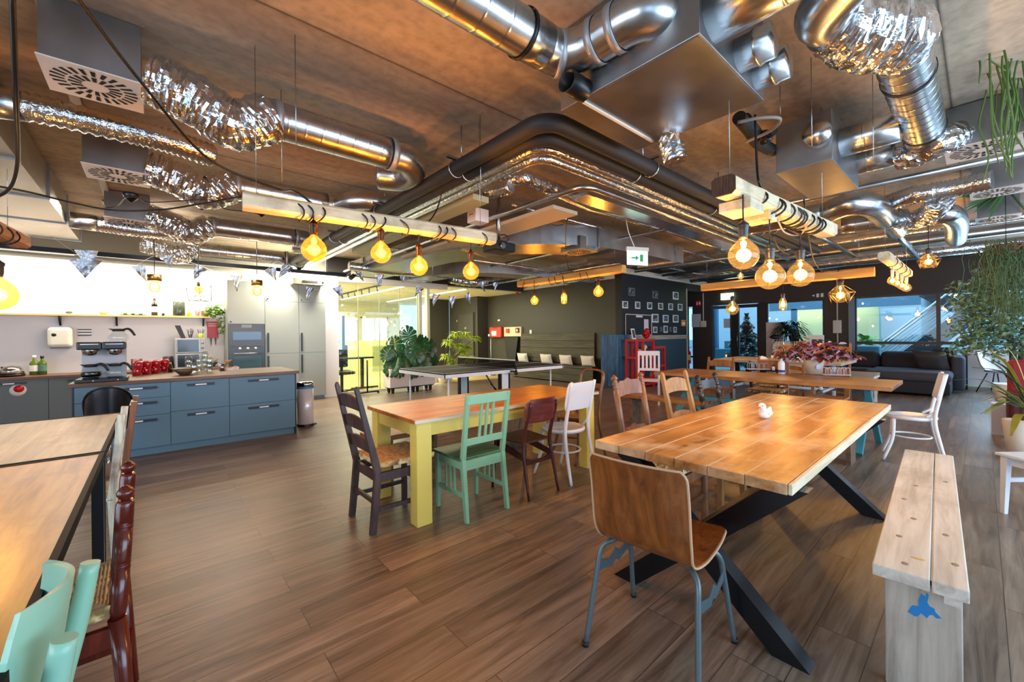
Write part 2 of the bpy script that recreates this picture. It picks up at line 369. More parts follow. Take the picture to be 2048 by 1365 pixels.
M['clear'] = glass('clear_glass', '#f4f8f8', 0.05)
M['pane'] = glass('window_pane', '#dfeef2', 0.025)
M['officeglass'] = glass('office_glass', '#f2f5ea', 0.10)
M['paper'] = plain('white_paper', '#e6e6e8', 0.7)
CE = 3.2
struct('floor', B().box(-4.5, 14.2, -3.6, 10.0, -0.1, 0), M['floor'])
struct('floor_office', B().box(2.9, 10, 10.0, 17.2, -0.1, 0), M['epoxy'])
struct('floor_atrium', B().box(14.2, 24, -6, 10, -0.1, 0), plain('atrium_floor', '#8d9aa0', 0.3))
struct('ceiling', B().box(-4.5, 14.2, -3.6, 10.2, CE, CE+0.2), concrete_mat())
b = B().box(-4.5, 3.0, 10.0, 10.2, 0, 2.68); struct('wall_kitchen', b, M['white_wall'])
struct('wall_kitchen_upper', B().box(-4.5, 3.0, 9.98, 10.2, 2.68, CE), M['grey_green'])
struct('trim_1', B().box(2.82, 3.16, 9.62, 10.0, 0, CE-0.4), M['white'])
# bulkhead over the glass wall
struct('wall_bulkhead', B().box(3.0, 9.1, 9.8, 9.95, 2.76, CE), M['dark_wall'])
struct('ceiling_office', B().box(2.9, 9.1, 9.95, 17.0, 2.74, 2.8), plain('office_ceiling', '#dcd8bc', 0.7))
# office behind the glass
struct('wall_office_back', B().box(2.9, 8.0, 16.6, 16.7, 0, 2.75), M['cream'])
struct('wall_office_left', B().box(2.9, 3.0, 10.0, 16.6, 0, 2.75), M['cream'])
for k, (x0, x1) in enumerate(((3.6, 4.7), (5.0, 6.1), (6.35, 7.4))):
    g = B().box(x0, x1, 16.54, 16.58, 1.0, 2.1); o = struct('window_%d' % (k+6), g, emis('office_daylight_%d' % k, '#d8ecff', 1.6))
    fr = B()
    for a, c, z0, z1 in ((x0-.05, x0, .95, 2.15), (x1, x1+.05, .95, 2.15), (x0-.05, x1+.05, .95, 1.0), (x0-.05, x1+.05, 2.1, 2.15), ((x0+x1)/2-.02, (x0+x1)/2+.02, 1.0, 2.1)): fr.box(a, c, 16.5, 16.56, z0, z1)
    mk('window_frame', fr, M['white'], o, room=True)
# glass wall
gw = B().box(3.16, 5.28, 9.84, 9.855, 0.02, 2.62)
o = struct('window_1', gw, M['officeglass'])
fr = B()
for x in (3.16, 3.69, 4.22, 4.75, 5.27): fr.box(x-.004, x+.004, 9.835, 9.86, 0.02, 2.62)
mk('seam', fr, plain('glass_seam', '#9aa08a', .4), o, room=True)
struct('trim_2', B().box(3.1, 6.1, 9.66, 9.8, 2.62, 2.76), M['white_trim'], bevel=.01)
struct('trim_3', B().box(5.28, 5.37, 9.78, 9.9, 0, 2.62).box(5.52, 5.60, 9.78, 9.9, 0, 2.62), plain('yellowish_door_frame', '#d8d6b4', .5))
struct('baseboard_glass', B().box(3.1, 5.3, 9.78, 9.83, 0, 0.05), M['white_trim'])
# corridor
struct('wall_corridor_left', B().box(7.65, 8.64, 13.6, 13.7, 0, 2.74), M['olive_wall'])
struct('wall_corridor_side', B().box(8.64, 8.74, 11.86, 13.59, 0, 2.74), M['olive_wall'])
struct('wall_corridor_end', B().box(8.64, 9.3, 11.76, 11.85, 0, 2.74), M['olive_wall'])
d = B().box(8.60, 8.639, 12.0, 12.95, 0.0, 2.12)
dr = struct('door_1', d, plain('corridor_door', '#3c3b33', .45))
fr = B(); fr.box(8.585, 8.639, 11.94, 12.0, 0, 2.12).box(8.585, 8.639, 12.95, 13.01, 0, 2.12).box(8.585, 8.639, 11.94, 13.01, 2.12, 2.18)
mk('door_frame', fr, M['olive_wall'], dr, room=True)
mk('hinge', B().cyl((8.58, 12.97, 1.95), (8.58, 12.97, 1.85), .012).cyl((8.58, 12.97, .95), (8.58, 12.97, .85), .012), M['chrome'], dr, room=True)
t_ = B()   # small double-zero door number plate
for dy in (0, .05):
    t_.tube([(8.59, 12.42+dy+.018*cos(a*pi/6), 1.62+.028*sin(a*pi/6)) for a in range(12)], .005, 6, closed=True)
mk('door_number', t_, M['white_trim'], dr, room=True)
# bench wall, picture wall
struct('wall_bench', B().box(9.1, 9.3, 6.3, 11.75, 0, 2.80), M['olive_wall'])
struct('wall_bench_upper', B().box(9.14, 9.3, 6.33, 11.75, 2.96, CE), M['dark_wall'])
struct('trim_4', B().box(9.06, 9.32, 6.33, 9.79, 2.80, 2.96), M['white_trim'])
struct('wall_picture', B().box(9.1, 12.6, 6.1, 6.3, 1.28, 2.92), M['pic_wall'])
struct('wall_picture_lower', B().box(9.1, 12.6, 6.1, 6.3, 0, 1.22), M['blue_wall'])
struct('trim_5', B().box(9.02, 12.6, 6.06, 6.32, 1.18, 1.30), wood('rail_wood', '#8c8478', '#a79d8c', '#b8ae9a', scale=1.2), bevel=.004)
struct('trim_6', B().box(9.06, 14.0, 6.06, 6.32, 2.92, 3.06), M['white_trim'])
struct('wall_picture_upper', B().box(9.1, 14.0, 6.12, 6.3, 3.06, CE).box(12.6, 14.0, 6.12, 6.3, 2.7, 2.92), M['dark_wall'])
struct('wall_leak_stop', B().box(9.3, 14.2, 8.3, 8.4, 0, CE), M['dark_wall'])  # unseen wall added to stop light leaking in behind the picture wall
struct('trim_7', B().box(12.6, 12.63, 6.08, 6.32, 0, 2.75), M['white_trim'])
# window wall X = 14
wb = B()
wb.box(14.0, 14.2, -3.6, 8.4, 2.27, CE)
for y0, y1 in ((6.78, 8.4), (5.96, 6.56), (2.29, 2.86)): wb.box(14.0, 14.2, y0, y1, 0, 2.27)
struct('wall_window', wb, plain('dark_warm_grey_paint', '#35302f', 0.6, vary=.05, scale=2))
struct('wall_window_dado', B().box(13.97, 14.2, -3.6, 0.22, 0, 0.93), M['white_wall'])
struct('baseboard_window', B().box(13.955, 13.97, -3.6, 0.24, 0, 0.07), M['grey_green'])
pf = plain('dark_window_frame', '#14171c', .4)
def win(n, y0, y1, z0, z1, bars=(), th=.05, mat='pane', hz=()):
    o = struct('window_%d' % n, B().box(14.09, 14.10, y0, y1, z0, z1), M[mat])
    f = B().box(14.05, 14.14, y0, y0+th, z0+th, z1-th).box(14.05, 14.14, y1-th, y1, z0+th, z1-th).box(14.05, 14.14, y0, y1, z0, z0+th).box(14.05, 14.14, y0, y1, z1-th, z1)
    for y in bars: f.box(14.04, 14.15, y-.035, y+.035, z0+.001, z1-.001)
    for z in hz: f.box(14.051, 14.139, y0+.001, y1-.001, z-.035, z+.035)
    mk('window_frame', f, pf, o, room=True); return o
win(2, -3.4, 2.24, 0.0, 2.27, bars=(0.68, -1.5), hz=(1.05,))
win(3, 2.87, 4.33, 0.0, 2.27)
win(4, 6.57, 6.77, 0.0, 2.24, th=.02)
bl = struct('trim_8', B().box(13.96, 14.02, 2.22, 2.34, 0, 2.27), plain('blue_grey_post', '#5b7c92', .4))
struct('trim_9', B().box(13.98, 14.16, 4.33, 4.50, 0, 2.27), pf)
for n, y0, y1 in ((2, 5.29, 5.94), (3, 4.5, 5.17)):
    o = struct('door_%d' % n, B().box(14.09, 14.10, y0+.06, y1-.06, .1, 2.16), M['pane'])
    f = B().box(14.05, 14.14, y0, y0+.07, .1, 2.14).box(14.05, 14.14, y1-.07, y1, .1, 2.14).box(14.05, 14.14, y0, y1, 0, .1).box(14.05, 14.14, y0, y1, 2.14, 2.24)
    mk('door_frame', f, pf if n == 3 else plain('teal_grey_door_frame', '#3d5560', .4), o, room=True)
    yh = y0+.035 if n == 2 else y1-.035
    mk('door_handle', B().cyl((14.0, yh, .9), (14.0, yh, 1.35), .014).cyl((14.0, yh, .95), (14.06, yh, .95), .01).cyl((14.0, yh, 1.3), (14.06, yh, 1.3), .01), M['steel'], o, room=True)
struct('trim_10', B().box(13.99, 14.16, 5.17, 5.29, 0, 2.27), pf)
# unseen sides of the room: window walls right of and behind the camera
rw = B().box(-4.5, 14.2, -3.6, -3.45, 2.75, CE).box(-4.5, 14.2, -3.6, -3.45, 0, 0.25)
for x in (-4.5, -1.2, 2.1, 5.4, 8.7, 12.0): rw.box(x, x+.3, -3.6, -3.45, .25, 2.75)
struct('wall_right', rw, M['dark_wall'])
lw_ = B().box(-4.5, -4.3, -3.6, 10.2, 0, .5).box(-4.5, -4.3, -3.6, 10.2, 2.75, CE).box(-4.5, -4.3, 4.5, 10.2, .5, 2.75).box(-4.5, -4.3, -3.6, -1.5, .5, 2.75)
struct('wall_behind', lw_, M['white_wall'])
# atrium beyond the windows
aw = plain('atrium_wall', '#b9cfdc', 0.6)
struct('wall_atrium_back', B().box(21.8, 22.0, -6, 10, 0, 6), aw)
struct('wall_atrium_side', B().box(14.3, 22, 9.8, 10, 0, 1.0), aw)
Y_OBJ = 0
W_worn = wood('worn_pine_tabletop', '#7c4c24', '#b98448', '#d2a468', axis='X', scale=0.8, rough=0.3, wear='#e0c8a4', wearamt=0.85, stretch=9)
W_orange = wood('orange_pine_tabletop', '#8e5018', '#bb7426', '#d0903c', axis='X', scale=0.9, rough=0.3, wear='#7a3a12', wearamt=0.5)
W_left = wood('honey_tabletop', '#8a5c28', '#b88440', '#cc9c54', axis='Y', scale=0.8, rough=0.3, wear='#8d6238', wearamt=0.6)
W_mid = wood('brown_plank_tabletop', '#6f4220', '#a0662f', '#bb8243', axis='Y', scale=0.8, rough=0.38, wear='#c79a68', wearamt=.4)
W_grey = wood('grey_plank_tabletop', '#7f7468', '#a09586', '#bfb6a8', axis='Y', scale=0.8, rough=0.45)
W_edge = wood('pale_board_edge', '#b59a78', '#d8c6a6', '#e6d8be', axis='X', scale=1, rough=.6)
yel = plain('pale_yellow_paint', '#e8cf66', 0.4, vary=.05, scale=6)
# yellow table
t = thing('dining_table', 'long dining table with pale yellow legs and an orange-brown wooden top', 'table', (2.38, 3.0, 0))
mk('tabletop', B().box(1.35, 3.42, 2.58, 3.42, .735, .765), W_orange, t, bevel=.004, room=True)
mk('worn_edge', B().box(1.352, 3.418, 2.5765, 2.5799, .737, .764), W_edge, t, room=True)
ap = B().box(1.42, 3.36, 2.63, 2.655, .63, .735).box(1.42, 3.36, 3.345, 3.37, .63, .735).box(1.40, 1.425, 2.63, 3.37, .63, .735).box(3.35, 3.375, 2.63, 3.37, .63, .735)
mk('apron', ap, yel, t, room=True)
for x, y in ((1.38, 2.61), (1.38, 3.29), (3.26, 2.61), (3.26, 3.29)): mk('leg', B().box(x, x+.12, y, y+.105, 0, .735), yel, t, bevel=.004, room=True)
# worn table on black x legs
t = thing('dining_table', 'long dining table with a worn scratched plank top on crossed black steel legs', 'table', (3.15, .98, 0))
n = 6; y0 = .50; wd = (1.42-.50)/n
for k in range(n):
    e = random.uniform(-.004, .004)
    mk('tabletop_plank', B().box(1.845+e, 4.46-e, y0+k*wd+.0012, y0+(k+1)*wd-.0012, .715+random.uniform(0,.002), .76+random.uniform(-.001,.001)), W_worn, t, bevel=.003, room=True)
for k in range(1, n): mk('seam_filler', B().box(1.852, 4.455, y0+k*wd-.0025, y0+k*wd+.0025, .72, .7607), plain('pale_seam_dirt_%d' % k, '#cdb694', .7), t, room=True)
mk('edge_board', B().box(1.85, 4.46, .485, .4995, .716, .759), W_edge, t, bevel=.003, room=True)
for x in (1.93, 3.9):
    for sgn in (1, -1):
        ya, yb = (.52, 1.30) if sgn > 0 else (1.30, .52)
        b = B(); w2 = .075
        poly = [(ya-w2*.9, 0), (ya+w2*.9, 0), (yb+w2*.9, .714), (yb-w2*.9, .714)]
        xo = x+(.0 if sgn > 0 else .004)
        b.prism(poly, (xo, 0, 0), (0,1,0), (0,0,1), (.085, 0, 0))
        mk('leg', b, M['black_metal'], t, bevel=.003, room=True)
mk('cross_bar', B().box(2.0, 3.92, .90, .96, .33, .38), M['black_metal'], t, room=True)
for xp in (1.92, 3.89): mk('mounting_plate', B().box(xp, xp+.11, .62, 1.25, .705, .714), M['black_metal'], t, room=True)
# rubber duck
def duck(name, loc, s, rz, label, bodymat, beakmat, cat='duck'):
    t = thing(name, label, cat, loc, rz)
    b = B().ball((0,0,.035*s), .04*s, 16, (1.15,.85,.85)).ball((.032*s,0,.085*s), .026*s, 14)
    b.tube([(.015*s,0,.05*s), (.028*s,0,.075*s)], [.026*s,.02*s], 12)
    b.tube([(-.035*s,0,.045*s), (-.052*s,0,.062*s), (-.06*s,0,.078*s)], [.022*s,.014*s,.003*s], 10)
    for q in (1,-1): b.ball((-.008*s, q*.032*s, .042*s), .022*s, 10, (1.3,.4,.7))
    mk('body', b, bodymat, t)
    mk('beak', B().tube([(.052*s,0,.083*s), (.072*s,0,.08*s)], [.012*s,.006*s], 8, flat=.5), beakmat, t)
    for q in (1,-1): mk('eye', B().ball((.05*s, q*.016*s, .093*s), .004*s, 6), M['black'], t)
    return t
p = pz(1530, 838, .761)
duck('rubber_duck', (p.x, p.y, .761), 1.0, radians(165), 'white rubber duck with an orange beak on the worn plank table', plain('white_rubber', '#ececec', .3), plain('orange_beak', '#e2681a', .4))
# two steel-framed tables at the left edge
for k, (y0, y1, lb) in enumerate(((1.02, 3.015, 'nearer of the two steel-framed tables at the left edge, honey-coloured top'), (3.035, 4.55, 'farther of the two steel-framed tables at the left edge, pale worn top'))):
    t = thing('steel_framed_table', lb, 'table', (-.65, (y0+y1)/2, 0))
    steel_ = plain('matt_black_steel_%d' % k, '#0c0d0f', .6); steel_.node_tree.nodes['Principled BSDF'].inputs['Specular IOR Level'].default_value = .2; fr = B(); x0, x1 = -1.12, -.20; z0, z1 = .722, .762
    fr.box(x0, x0+.018, y0, y1, z0, z1).box(x1-.018, x1, y0, y1, z0, z1).box(x0+.018, x1-.018, y0, y0+.018, z0, z1).box(x0+.018, x1-.018, y1-.018, y1, z0, z1)
    mk('frame', fr, steel_, t, room=True)
    mk('tabletop', B().box(x0+.019, x1-.019, y0+.019, y1-.019, .724, .759), W_left if k == 0 else wood('pale_worn_tabletop', '#96805c', '#b5a078', '#cdbb94', axis='Y', scale=.7, rough=.32, wear='#6d5f4a', wearamt=.35), t, room=True)
    for x in (x0+.025, x1-.025):
        for y in (y0+.06, y1-.025): mk('leg', B().box(x-.022, x+.022, y-.022, y+.022, 0, .722), M['black_metal'], t, room=True)
# long table with turquoise A legs
teal = plain('turquoise_paint', '#3f8e9c', 0.45)
t = thing('trestle_table', 'long brown plank table on turquoise crossed legs', 'table', (6.2, 2.2, 0))
for k in range(4): mk('tabletop_plank', B().box(5.74+k*.235, 5.973+k*.235, .62, 3.3, .72, .765), W_mid, t, bevel=.004, room=True)
for y in (.86, 3.0):
    for sgn in (1, -1):
        xa, xb = (5.78, 6.62) if sgn > 0 else (6.62, 5.78)
        xa, xb = (xa, xa+(xb-xa)*.62)
        xt = 6.2+(.25 if sgn < 0 else -.25)
        b = B().beam((xa, y+.03*sgn, 0), (6.2-(xa-6.2)*.75, y+.03*sgn, .72), .07, .055, upv=(0,1,0))
        mk('leg', b, teal, t, room=True)
mk('cross_bar', B().box(6.17, 6.23, .9, 2.96, .33, .40), teal, t, room=True)
# grey plank table beyond on scaffold tube legs
t = thing('scaffold_table', 'grey wooden plank table on white scaffold tube legs', 'table', (8.6, 2.6, 0))
for k in range(4): mk('tabletop_plank', B().box(8.1+k*.3, 8.398+k*.3, 1.45, 3.4, .805, .85), W_grey, t, bevel=.004, room=True)
wm = plain('white_scaffold_tube', '#c9ced4', .35)
for x in (8.25, 9.15):
    for y in (1.75, 3.1):
        mk('leg', B().cyl((x, y, 0), (x, y, .805), .03), wm, t, room=True)
        mk('pipe_clamp', B().cyl((x, y, .30), (x, y, .40), .045).cyl((x-.05, y, .35), (x+.05, y, .35), .04), M['steel'], t, room=True)
mk('cross_tube', B().cyl((8.25, 1.75, .35), (9.15, 1.75, .35), .025).cyl((8.25, 3.1, .35), (9.15, 3.1, .35), .025).cyl((8.7, 1.75, .35), (8.7, 3.1, .35), .025), wm, t, room=True)
# benches
W_bench = wood('whitewashed_bench_wood', '#b0a598', '#d2cabf', '#e4ded6', axis='Y' if False else 'X', scale=.8, rough=.65, wear='#8a7a6a', wearamt=.35, bump=.3)
W_benchz = wood('whitewashed_bench_end_wood', '#8d8276', '#b3a99c', '#cbc2b5', axis='Z', scale=.8, rough=.7, wear='#8a7a6a', wearamt=.3, bump=.3)
W_knot = plain('dark_knot', '#94806c', .7)
def bench_white():
    t = thing('plank_bench', 'whitewashed rough plank bench with a blue paint smear on its end', 'bench', (2.0, .03, 0))
    t.rotation_euler = (0, 0, radians(2.8)); z1 = .47
    a = pz(1747, 1135, z1); b_ = pz(1942, 1200, z1); c = pz(1912, 912, z1); d = pz(1806, 898, z1)
    x0, x1, y0, y1 = 2.06, 4.22, .03, .278
    ys = y0+(y1-y0)*.37
    for p, q in ((y0, ys-.002), (ys+.002, y1)):
        pb = B(); N_ = 14; rows = []
        pb.box(x0, x1, p, q, z1-.045, z1); mk('seat_plank', pb, W_bench, t, bevel=.004, room=True)
    for x in (x0+.06, x1-.12): mk('end_panel', B().box(x, x+.045, y0+.015, y1-.03, 0, z1-.045), W_benchz, t, bevel=.004, room=True)
    mk('stretcher', B().box(x0+.1, x1-.1, ys-.02, ys+.02, .12, .26), W_bench, t, room=True)
    mk('batten', B().box(x0+.015, x0+.06, y0+.02, y0+.06, z1-.075, z1-.045).box(x0+.106, x1-.12, y0+.02, y0+.045, z1-.09, z1-.045), W_bench, t, room=True)
    sp = [(0,.0),(.012,.03),(.03,.035),(.028,.055),(.036,.085),(.047,.078),(.05,.095),(.056,.088),(.052,.06),(.058,.048),(.07,.045),(.072,.034),(.088,.018),(.074,.012),(.066,.02),(.058,.016),(.05,.0),(.044,.006),(.035,.012),(.028,-.002),(.02,-.008)]
    yc = (y0+y1)/2+.03
    mk('paint_smear', B().prism([(-u, v) for u, v in sp], (x0+.0605, yc, .30), (0,1,0), (0,0,1), (-.0015,0,0)), plain('blue_paint_smear', '#1f7fc4', .5), t, room=True)
    st = B().ball((x0+.16, y1-.12, z1), .022, 10, (.5,1,.05))
    mk('paint_spot', st, plain('ochre_paint_spot', '#c9a55e', .6), t, room=True)
    for fx, fy in ((.08,.12),(.35,.08),(.62,.13),(.9,.07),(1.2,.12),(.5,.27),(.2,.3),(1.4,.28)):
        if x0+fx < x1-.05: mk('wood_knot', B().ball((x0+fx, y1-fy*(y1-y0)/.34, z1), .011, 8, (1.5,1.1,.06)), W_knot, t, room=True)
bench_white()
def plank_bench(label, x0, x1, y0, y1, z, mat, legmat, nm='plank_bench'):
    t = thing(nm, label, 'bench', ((x0+x1)/2, (y0+y1)/2, 0))
    mk('seat', B().box(x0, x1, y0, y1, z-.045, z), mat, t, bevel=.005, room=True)
    L_ = (y1-y0) > (x1-x0)
    for e in (0, 1):
        if L_: yy = y0+.15 if e == 0 else y1-.19; b = B().box(x0+.03, x1-.03, yy, yy+.04, 0, z-.045)
        else: xx = x0+.15 if e == 0 else x1-.19; b = B().box(xx, xx+.04, y0+.03, y1-.03, 0, z-.045)
        mk('leg', b, legmat, t, room=True)
    return t
W_old = wood('old_grey_brown_wood', '#4c3a2c', '#6f5742', '#8c7258', axis='Y', scale=.9, rough=.6)
plank_bench('brown wooden bench along the near side of the turquoise-legged table', 5.2, 5.5, .72, 3.55, .46, W_mid, W_old)
plank_bench('dark brown stool bench on the far side of the yellow-legged table', 1.45, 2.25, 3.52, 3.86, .45, wood('dark_stool_top', '#6a3f20', '#8a5630', '#9d6a40', axis='X', rough=.4), W_old)
t = thing('log_stool', 'weathered tree trunk stool behind the green chair and yellow-legged table', 'stool', (0,0,0))
p = pz(1036, 905, 0); t.location = (p.x+.15, p.y+.25, 0)
b = B().lathe([(.15,0),(.14,.1),(.12,.25),(.13,.38),(.15,.44),(.15,.45)], n=14)
b.v = [(x*(1+.12*sin(5*atan2(y, x)+z*9)), y*(1+.12*sin(5*atan2(y, x)+z*9)), z) for x, y, z in b.v]
mk('trunk', b, wood('weathered_trunk', '#5a5048', '#7d7268', '#9a8f82', axis='Z', scale=2, rough=.8, bump=.6), t)
def resample(P, step):
    P = [Vector(p) for p in P]; out = [P[0]]; acc = 0
    for a, b in zip(P, P[1:]):
        L_ = (b-a).length; k = max(1, int(L_/step+0.5))
        for i in range(1, k+1): out.append(a.lerp(b, i/k))
    return out
def smoothpath(P, sub=8):
    P = [Vector(p) for p in P]; Q = []; m = len(P)
    for i in range(m-1):
        a = P[i-1] if i > 0 else P[0]*2-P[1]; b = P[i]; c = P[i+1]; e = P[i+2] if i+2 < m else c*2-b
        for k in range(sub):
            t = k/sub; Q.append(0.5*((2*b)+(c-a)*t+(2*a-5*b+4*c-e)*t*t+(3*b-a-3*c+e)*t**3))
    Q.append(P[-1]); return Q
def spiral(P, r, pitch=.11, n=24):     # rigid spiral duct with raised seam ribs
    Q = []; R = []
    for p in resample(P, pitch):
        Q.append(p); R.append(r)
    Q2 = []; R2 = []
    for i, p in enumerate(Q):
        if 0 < i < len(Q)-1:
            d = (Q[i+1]-Q[i-1]).normalized()*.005
            Q2 += [p-d*2.5, p-d*.9, p, p+d*.9, p+d*2.5]; R2 += [r, r, r*1.018, r, r]
        else: Q2.append(p); R2.append(r)
    return B().tube(Q2, R2, n)
def smooth_duct(P, r, sub=8, n=24, rings=()):
    Q = smoothpath(P, sub); return B().tube(Q, [r]*len(Q), n)
def flex(P, r, sub=10, amp=.10, seed=1, n=22, bulge=None):      # crumpled foil hose
    rnd = random.Random(seed); Q = resample(smoothpath(P, sub), .017); b = B(); tw = 0; m = len(Q)
    R = [r*(1+(bulge or 0)*sin(pi*i/(m-1))) for i in range(m)]
    b.tube(Q, R, n); b.sm = [False]*len(b.sm)
    for i in range(m):
        c = Q[i]
        for k in range(n):
            q = i*n+k; v = Vector(b.v[q]); e = 1 + amp*.9*(rnd.random()-.5) + .03*sin(k*1.9+i*.7)
            if i in (0, m-1): e = 1
            b.v[q] = tuple(c+(v-c)*e)
    return b
def corr(P, r, sub=8, pitch=.045, n=24):       # corrugated hose
    Q = resample(smoothpath(P, sub), pitch/2); return B().tube(Q, [r*(1.02 if i % 2 else .85) for i in range(len(Q))], n)
def ringp(c, axis, r, w_=.03, n=24): return B().lathe([(r, -w_/2), (r*1.035, -w_/2), (r*1.035, w_/2), (r, w_/2)], c, n, axis=axis, cap=False)
def duct_thing(label, ref, name='ventilation_duct'):
    return thing(name, label, 'air duct', tuple(ref))
def col2(px, py, z=2.93): return pz(px, py, z)
# ---- A big curved duct and the metal unit at top centre
ZD = 2.93
A = [pz(x, y, ZD) for x, y in ((840, -62), (1000, 40), (1085, 92))]
Ab = [pz(x, y, ZD) for x, y in ((1085, 92), (1118, 108), (1160, 100), (1195, 82), (1235, 56))]
Ac = [pz(x, y, ZD) for x, y in ((1235, 56), (1262, 40), (1296, 30), (1330, 38), (1362, 66))]
t = duct_thing('thick shiny spiral duct curving into the big sheet-metal unit at the top centre', A[0])
mk('spiral_pipe', spiral([A[0]-Vector((.8,0,0)), A[0], A[1], A[2]], .115, .14), M['galv'], t, room=True)
mk('elbow', smooth_duct(Ab, .112), M['galv'], t, room=True)
mk('elbow', smooth_duct(Ac, .112), M['galv'], t, room=True)
for i, q in ((1, Ab), (3, Ab), (0, Ac), (4, Ac)):
    dd = (q[min(i+1, 4)]-q[max(i-1, 0)]).normalized(); mk('tape_band', ringp(q[i], dd, .116, .04), M['tape'], t, room=True)
dd = (A[1]-A[0]).normalized(); mk('clamp_ring', ringp(A[1].lerp(A[2], .5), dd, .12, .02), M['black'], t, room=True)
# unit
zb = 2.72
n0 = pz(1395, 70, zb); l0 = pz(1120, 222, zb); r0 = pz(1532, 200, zb)
ux0, ux1, uy0, uy1 = (n0.x+l0.x)/2, r0.x, (n0.y+r0.y)/2, l0.y
t = thing('air_handling_unit', 'large rectangular sheet-metal air unit under the ceiling at top centre', 'air unit', (ux0, uy0, zb))
mk('casing', B().box(ux0, ux1, uy0, uy1, zb, 3.19), M['galv_dull'], t, bevel=.004, room=True)
mk('bottom_panel', B().box(ux0+.01, ux1-.01, uy0+.01, uy0+(uy1-uy0)*.62, zb-.004, zb), M['galv_dull'], t, room=True)
ip = pX(1168, 182, ux0); cs = B().lathe([(.062, 0), (.062, .15), (.054, .15), (.054, .0)], (ux0, ip.y, ip.z), 22, axis=(-1,0,0), cap=False).lathe([(.054, .01), (0, .01)], (ux0, ip.y, ip.z), 22, axis=(-1,0,0), cap=False)
mk('intake_stub', cs, M['black'], t, room=True)
mk('white_strip', B().box(ux0+.02, ux1-.05, uy0+(uy1-uy0)*.80, uy0+(uy1-uy0)*.82, zb-.012, zb), M['white_trim'], t, room=True)
for k, sp_ in enumerate((pY(1478, 118, uy0), pY(1512, 158, uy0))):
    mk('capped_spigot', B().lathe([(.085, 0), (.085, .08), (.092, .085), (.092, .10), (.085, .105), (.085, .16), (0, .165)], (sp_.x, uy0, max(sp_.z, zb+.10)), 24, axis=(0,-1,0)), M['galv'], t, room=True)
S0 = pY(1425, 75, uy0); S0.z = max(S0.z, zb+.14)
mk('outlet_pipe', spiral([S0, S0+Vector((.0,-.9,0)), S0+Vector((0,-1.9,0))], .115, .30), M['galv'], t, room=True)
mk('control_cover', B().box(ux0+.1, ux1+.05, uy1, uy1+.05, zb+.03, zb+.16), M['galv_dull'], t, room=True)
c = pz(1345, 300, 2.62)
tag(mk('foil_hose_end', flex([c+Vector((0,.03,.09)), c+Vector((0,0,.02)), c-Vector((0,.02,.09))], .075, 4, .16, 3), M['foil']), 'crumpled foil ball-shaped hose end hanging below the big metal unit', 'hose end')
# ---- C duct at top right
t = duct_thing('shiny spiral duct running down from the bulging foil hose at the top right', pz(1800, 120, ZD))
c1, c2 = pz(1798, 92, ZD), pz(1850, 268, ZD); yy = (c1.y+c2.y)/2
c1.y = yy; c2.y = yy
mk('spiral_pipe', spiral([c1, c2], .125, .11), M['galv'], t, room=True)
mk('elbow', smooth_duct([c2, c2+Vector((.14,.01,0)), c2+Vector((.24,.08,0)), c2+Vector((.25,.2,0))], .125), M['galv'], t, room=True)
e1 = c2+Vector((.25,.2,0)); e2 = Vector((e1.x+.02, e1.y+.55, ZD))
mk('spiral_pipe', spiral([e1, e2], .12, .16), M['galv'], t, room=True)
for q in (c1.lerp(c2, .25), c1.lerp(c2, .92)): mk('clamp_ring', ringp(q, (1,0,0), .128, .018), M['black'], t, room=True)
f0 = c1+Vector((-.52, .20, .0)); fm = c1+Vector((-.30, .10, -.02))
mk('foil_hose', flex([c1+Vector((.03,0,0)), c1+Vector((-.12,0,-.01)), fm, f0], .135, 8, .12, 5, bulge=.28), M['foil'], t, room=True)
mk('elbow', smooth_duct([f0+Vector((.06,-.03,0)), f0+Vector((-.08,.02,0)), f0+Vector((-.22,-.08,0)), f0+Vector((-.34,-.26,0)), f0+Vector((-.36,-.6,0))], .12), M['galv'], t, room=True)
# second unit, right
zb2 = 2.66
a_, b_, c_ = pz(1590, 345, zb2), pz(1705, 362, zb2), pz(1592, 400, zb2)
t = thing('air_handling_unit', 'smaller sheet-metal air unit with a round capped spigot right of the roped beam', 'air unit', (5.2, 1.4, zb2))
vx0, vx1, vy0, vy1 = 4.05, 4.95, .98, 1.62
q1, q2, q3 = pz(1665, 318, zb2), pz(1703, 362, zb2), pz(1548, 345, zb2)
vx0, vx1, vy0, vy1 = q1.x, pz(1703, 374, zb2).x+.12, (q1.y+q2.y)/2, q3.y
mk('casing', B().box(vx0, vx1, vy0, vy1, zb2, 3.05), M['galv_dull'], t, bevel=.004, room=True)
mk('capped_spigot', B().lathe([(.09, 0), (.09, .06), (.095, .07), (.09, .08), (.09, .12), (0, .125)], (vx0, pX(1640, 305, vx0).y, zb2+.20), 26, axis=(-1,0,0)), M['galv'], t, room=True)
mk('outlet_pipe', spiral([Vector((vx0+.3, vy0+.05, ZD-.06)), Vector((vx0+.3, vy0-.35, ZD-.06))], .11, .2), M['galv'], t, room=True)
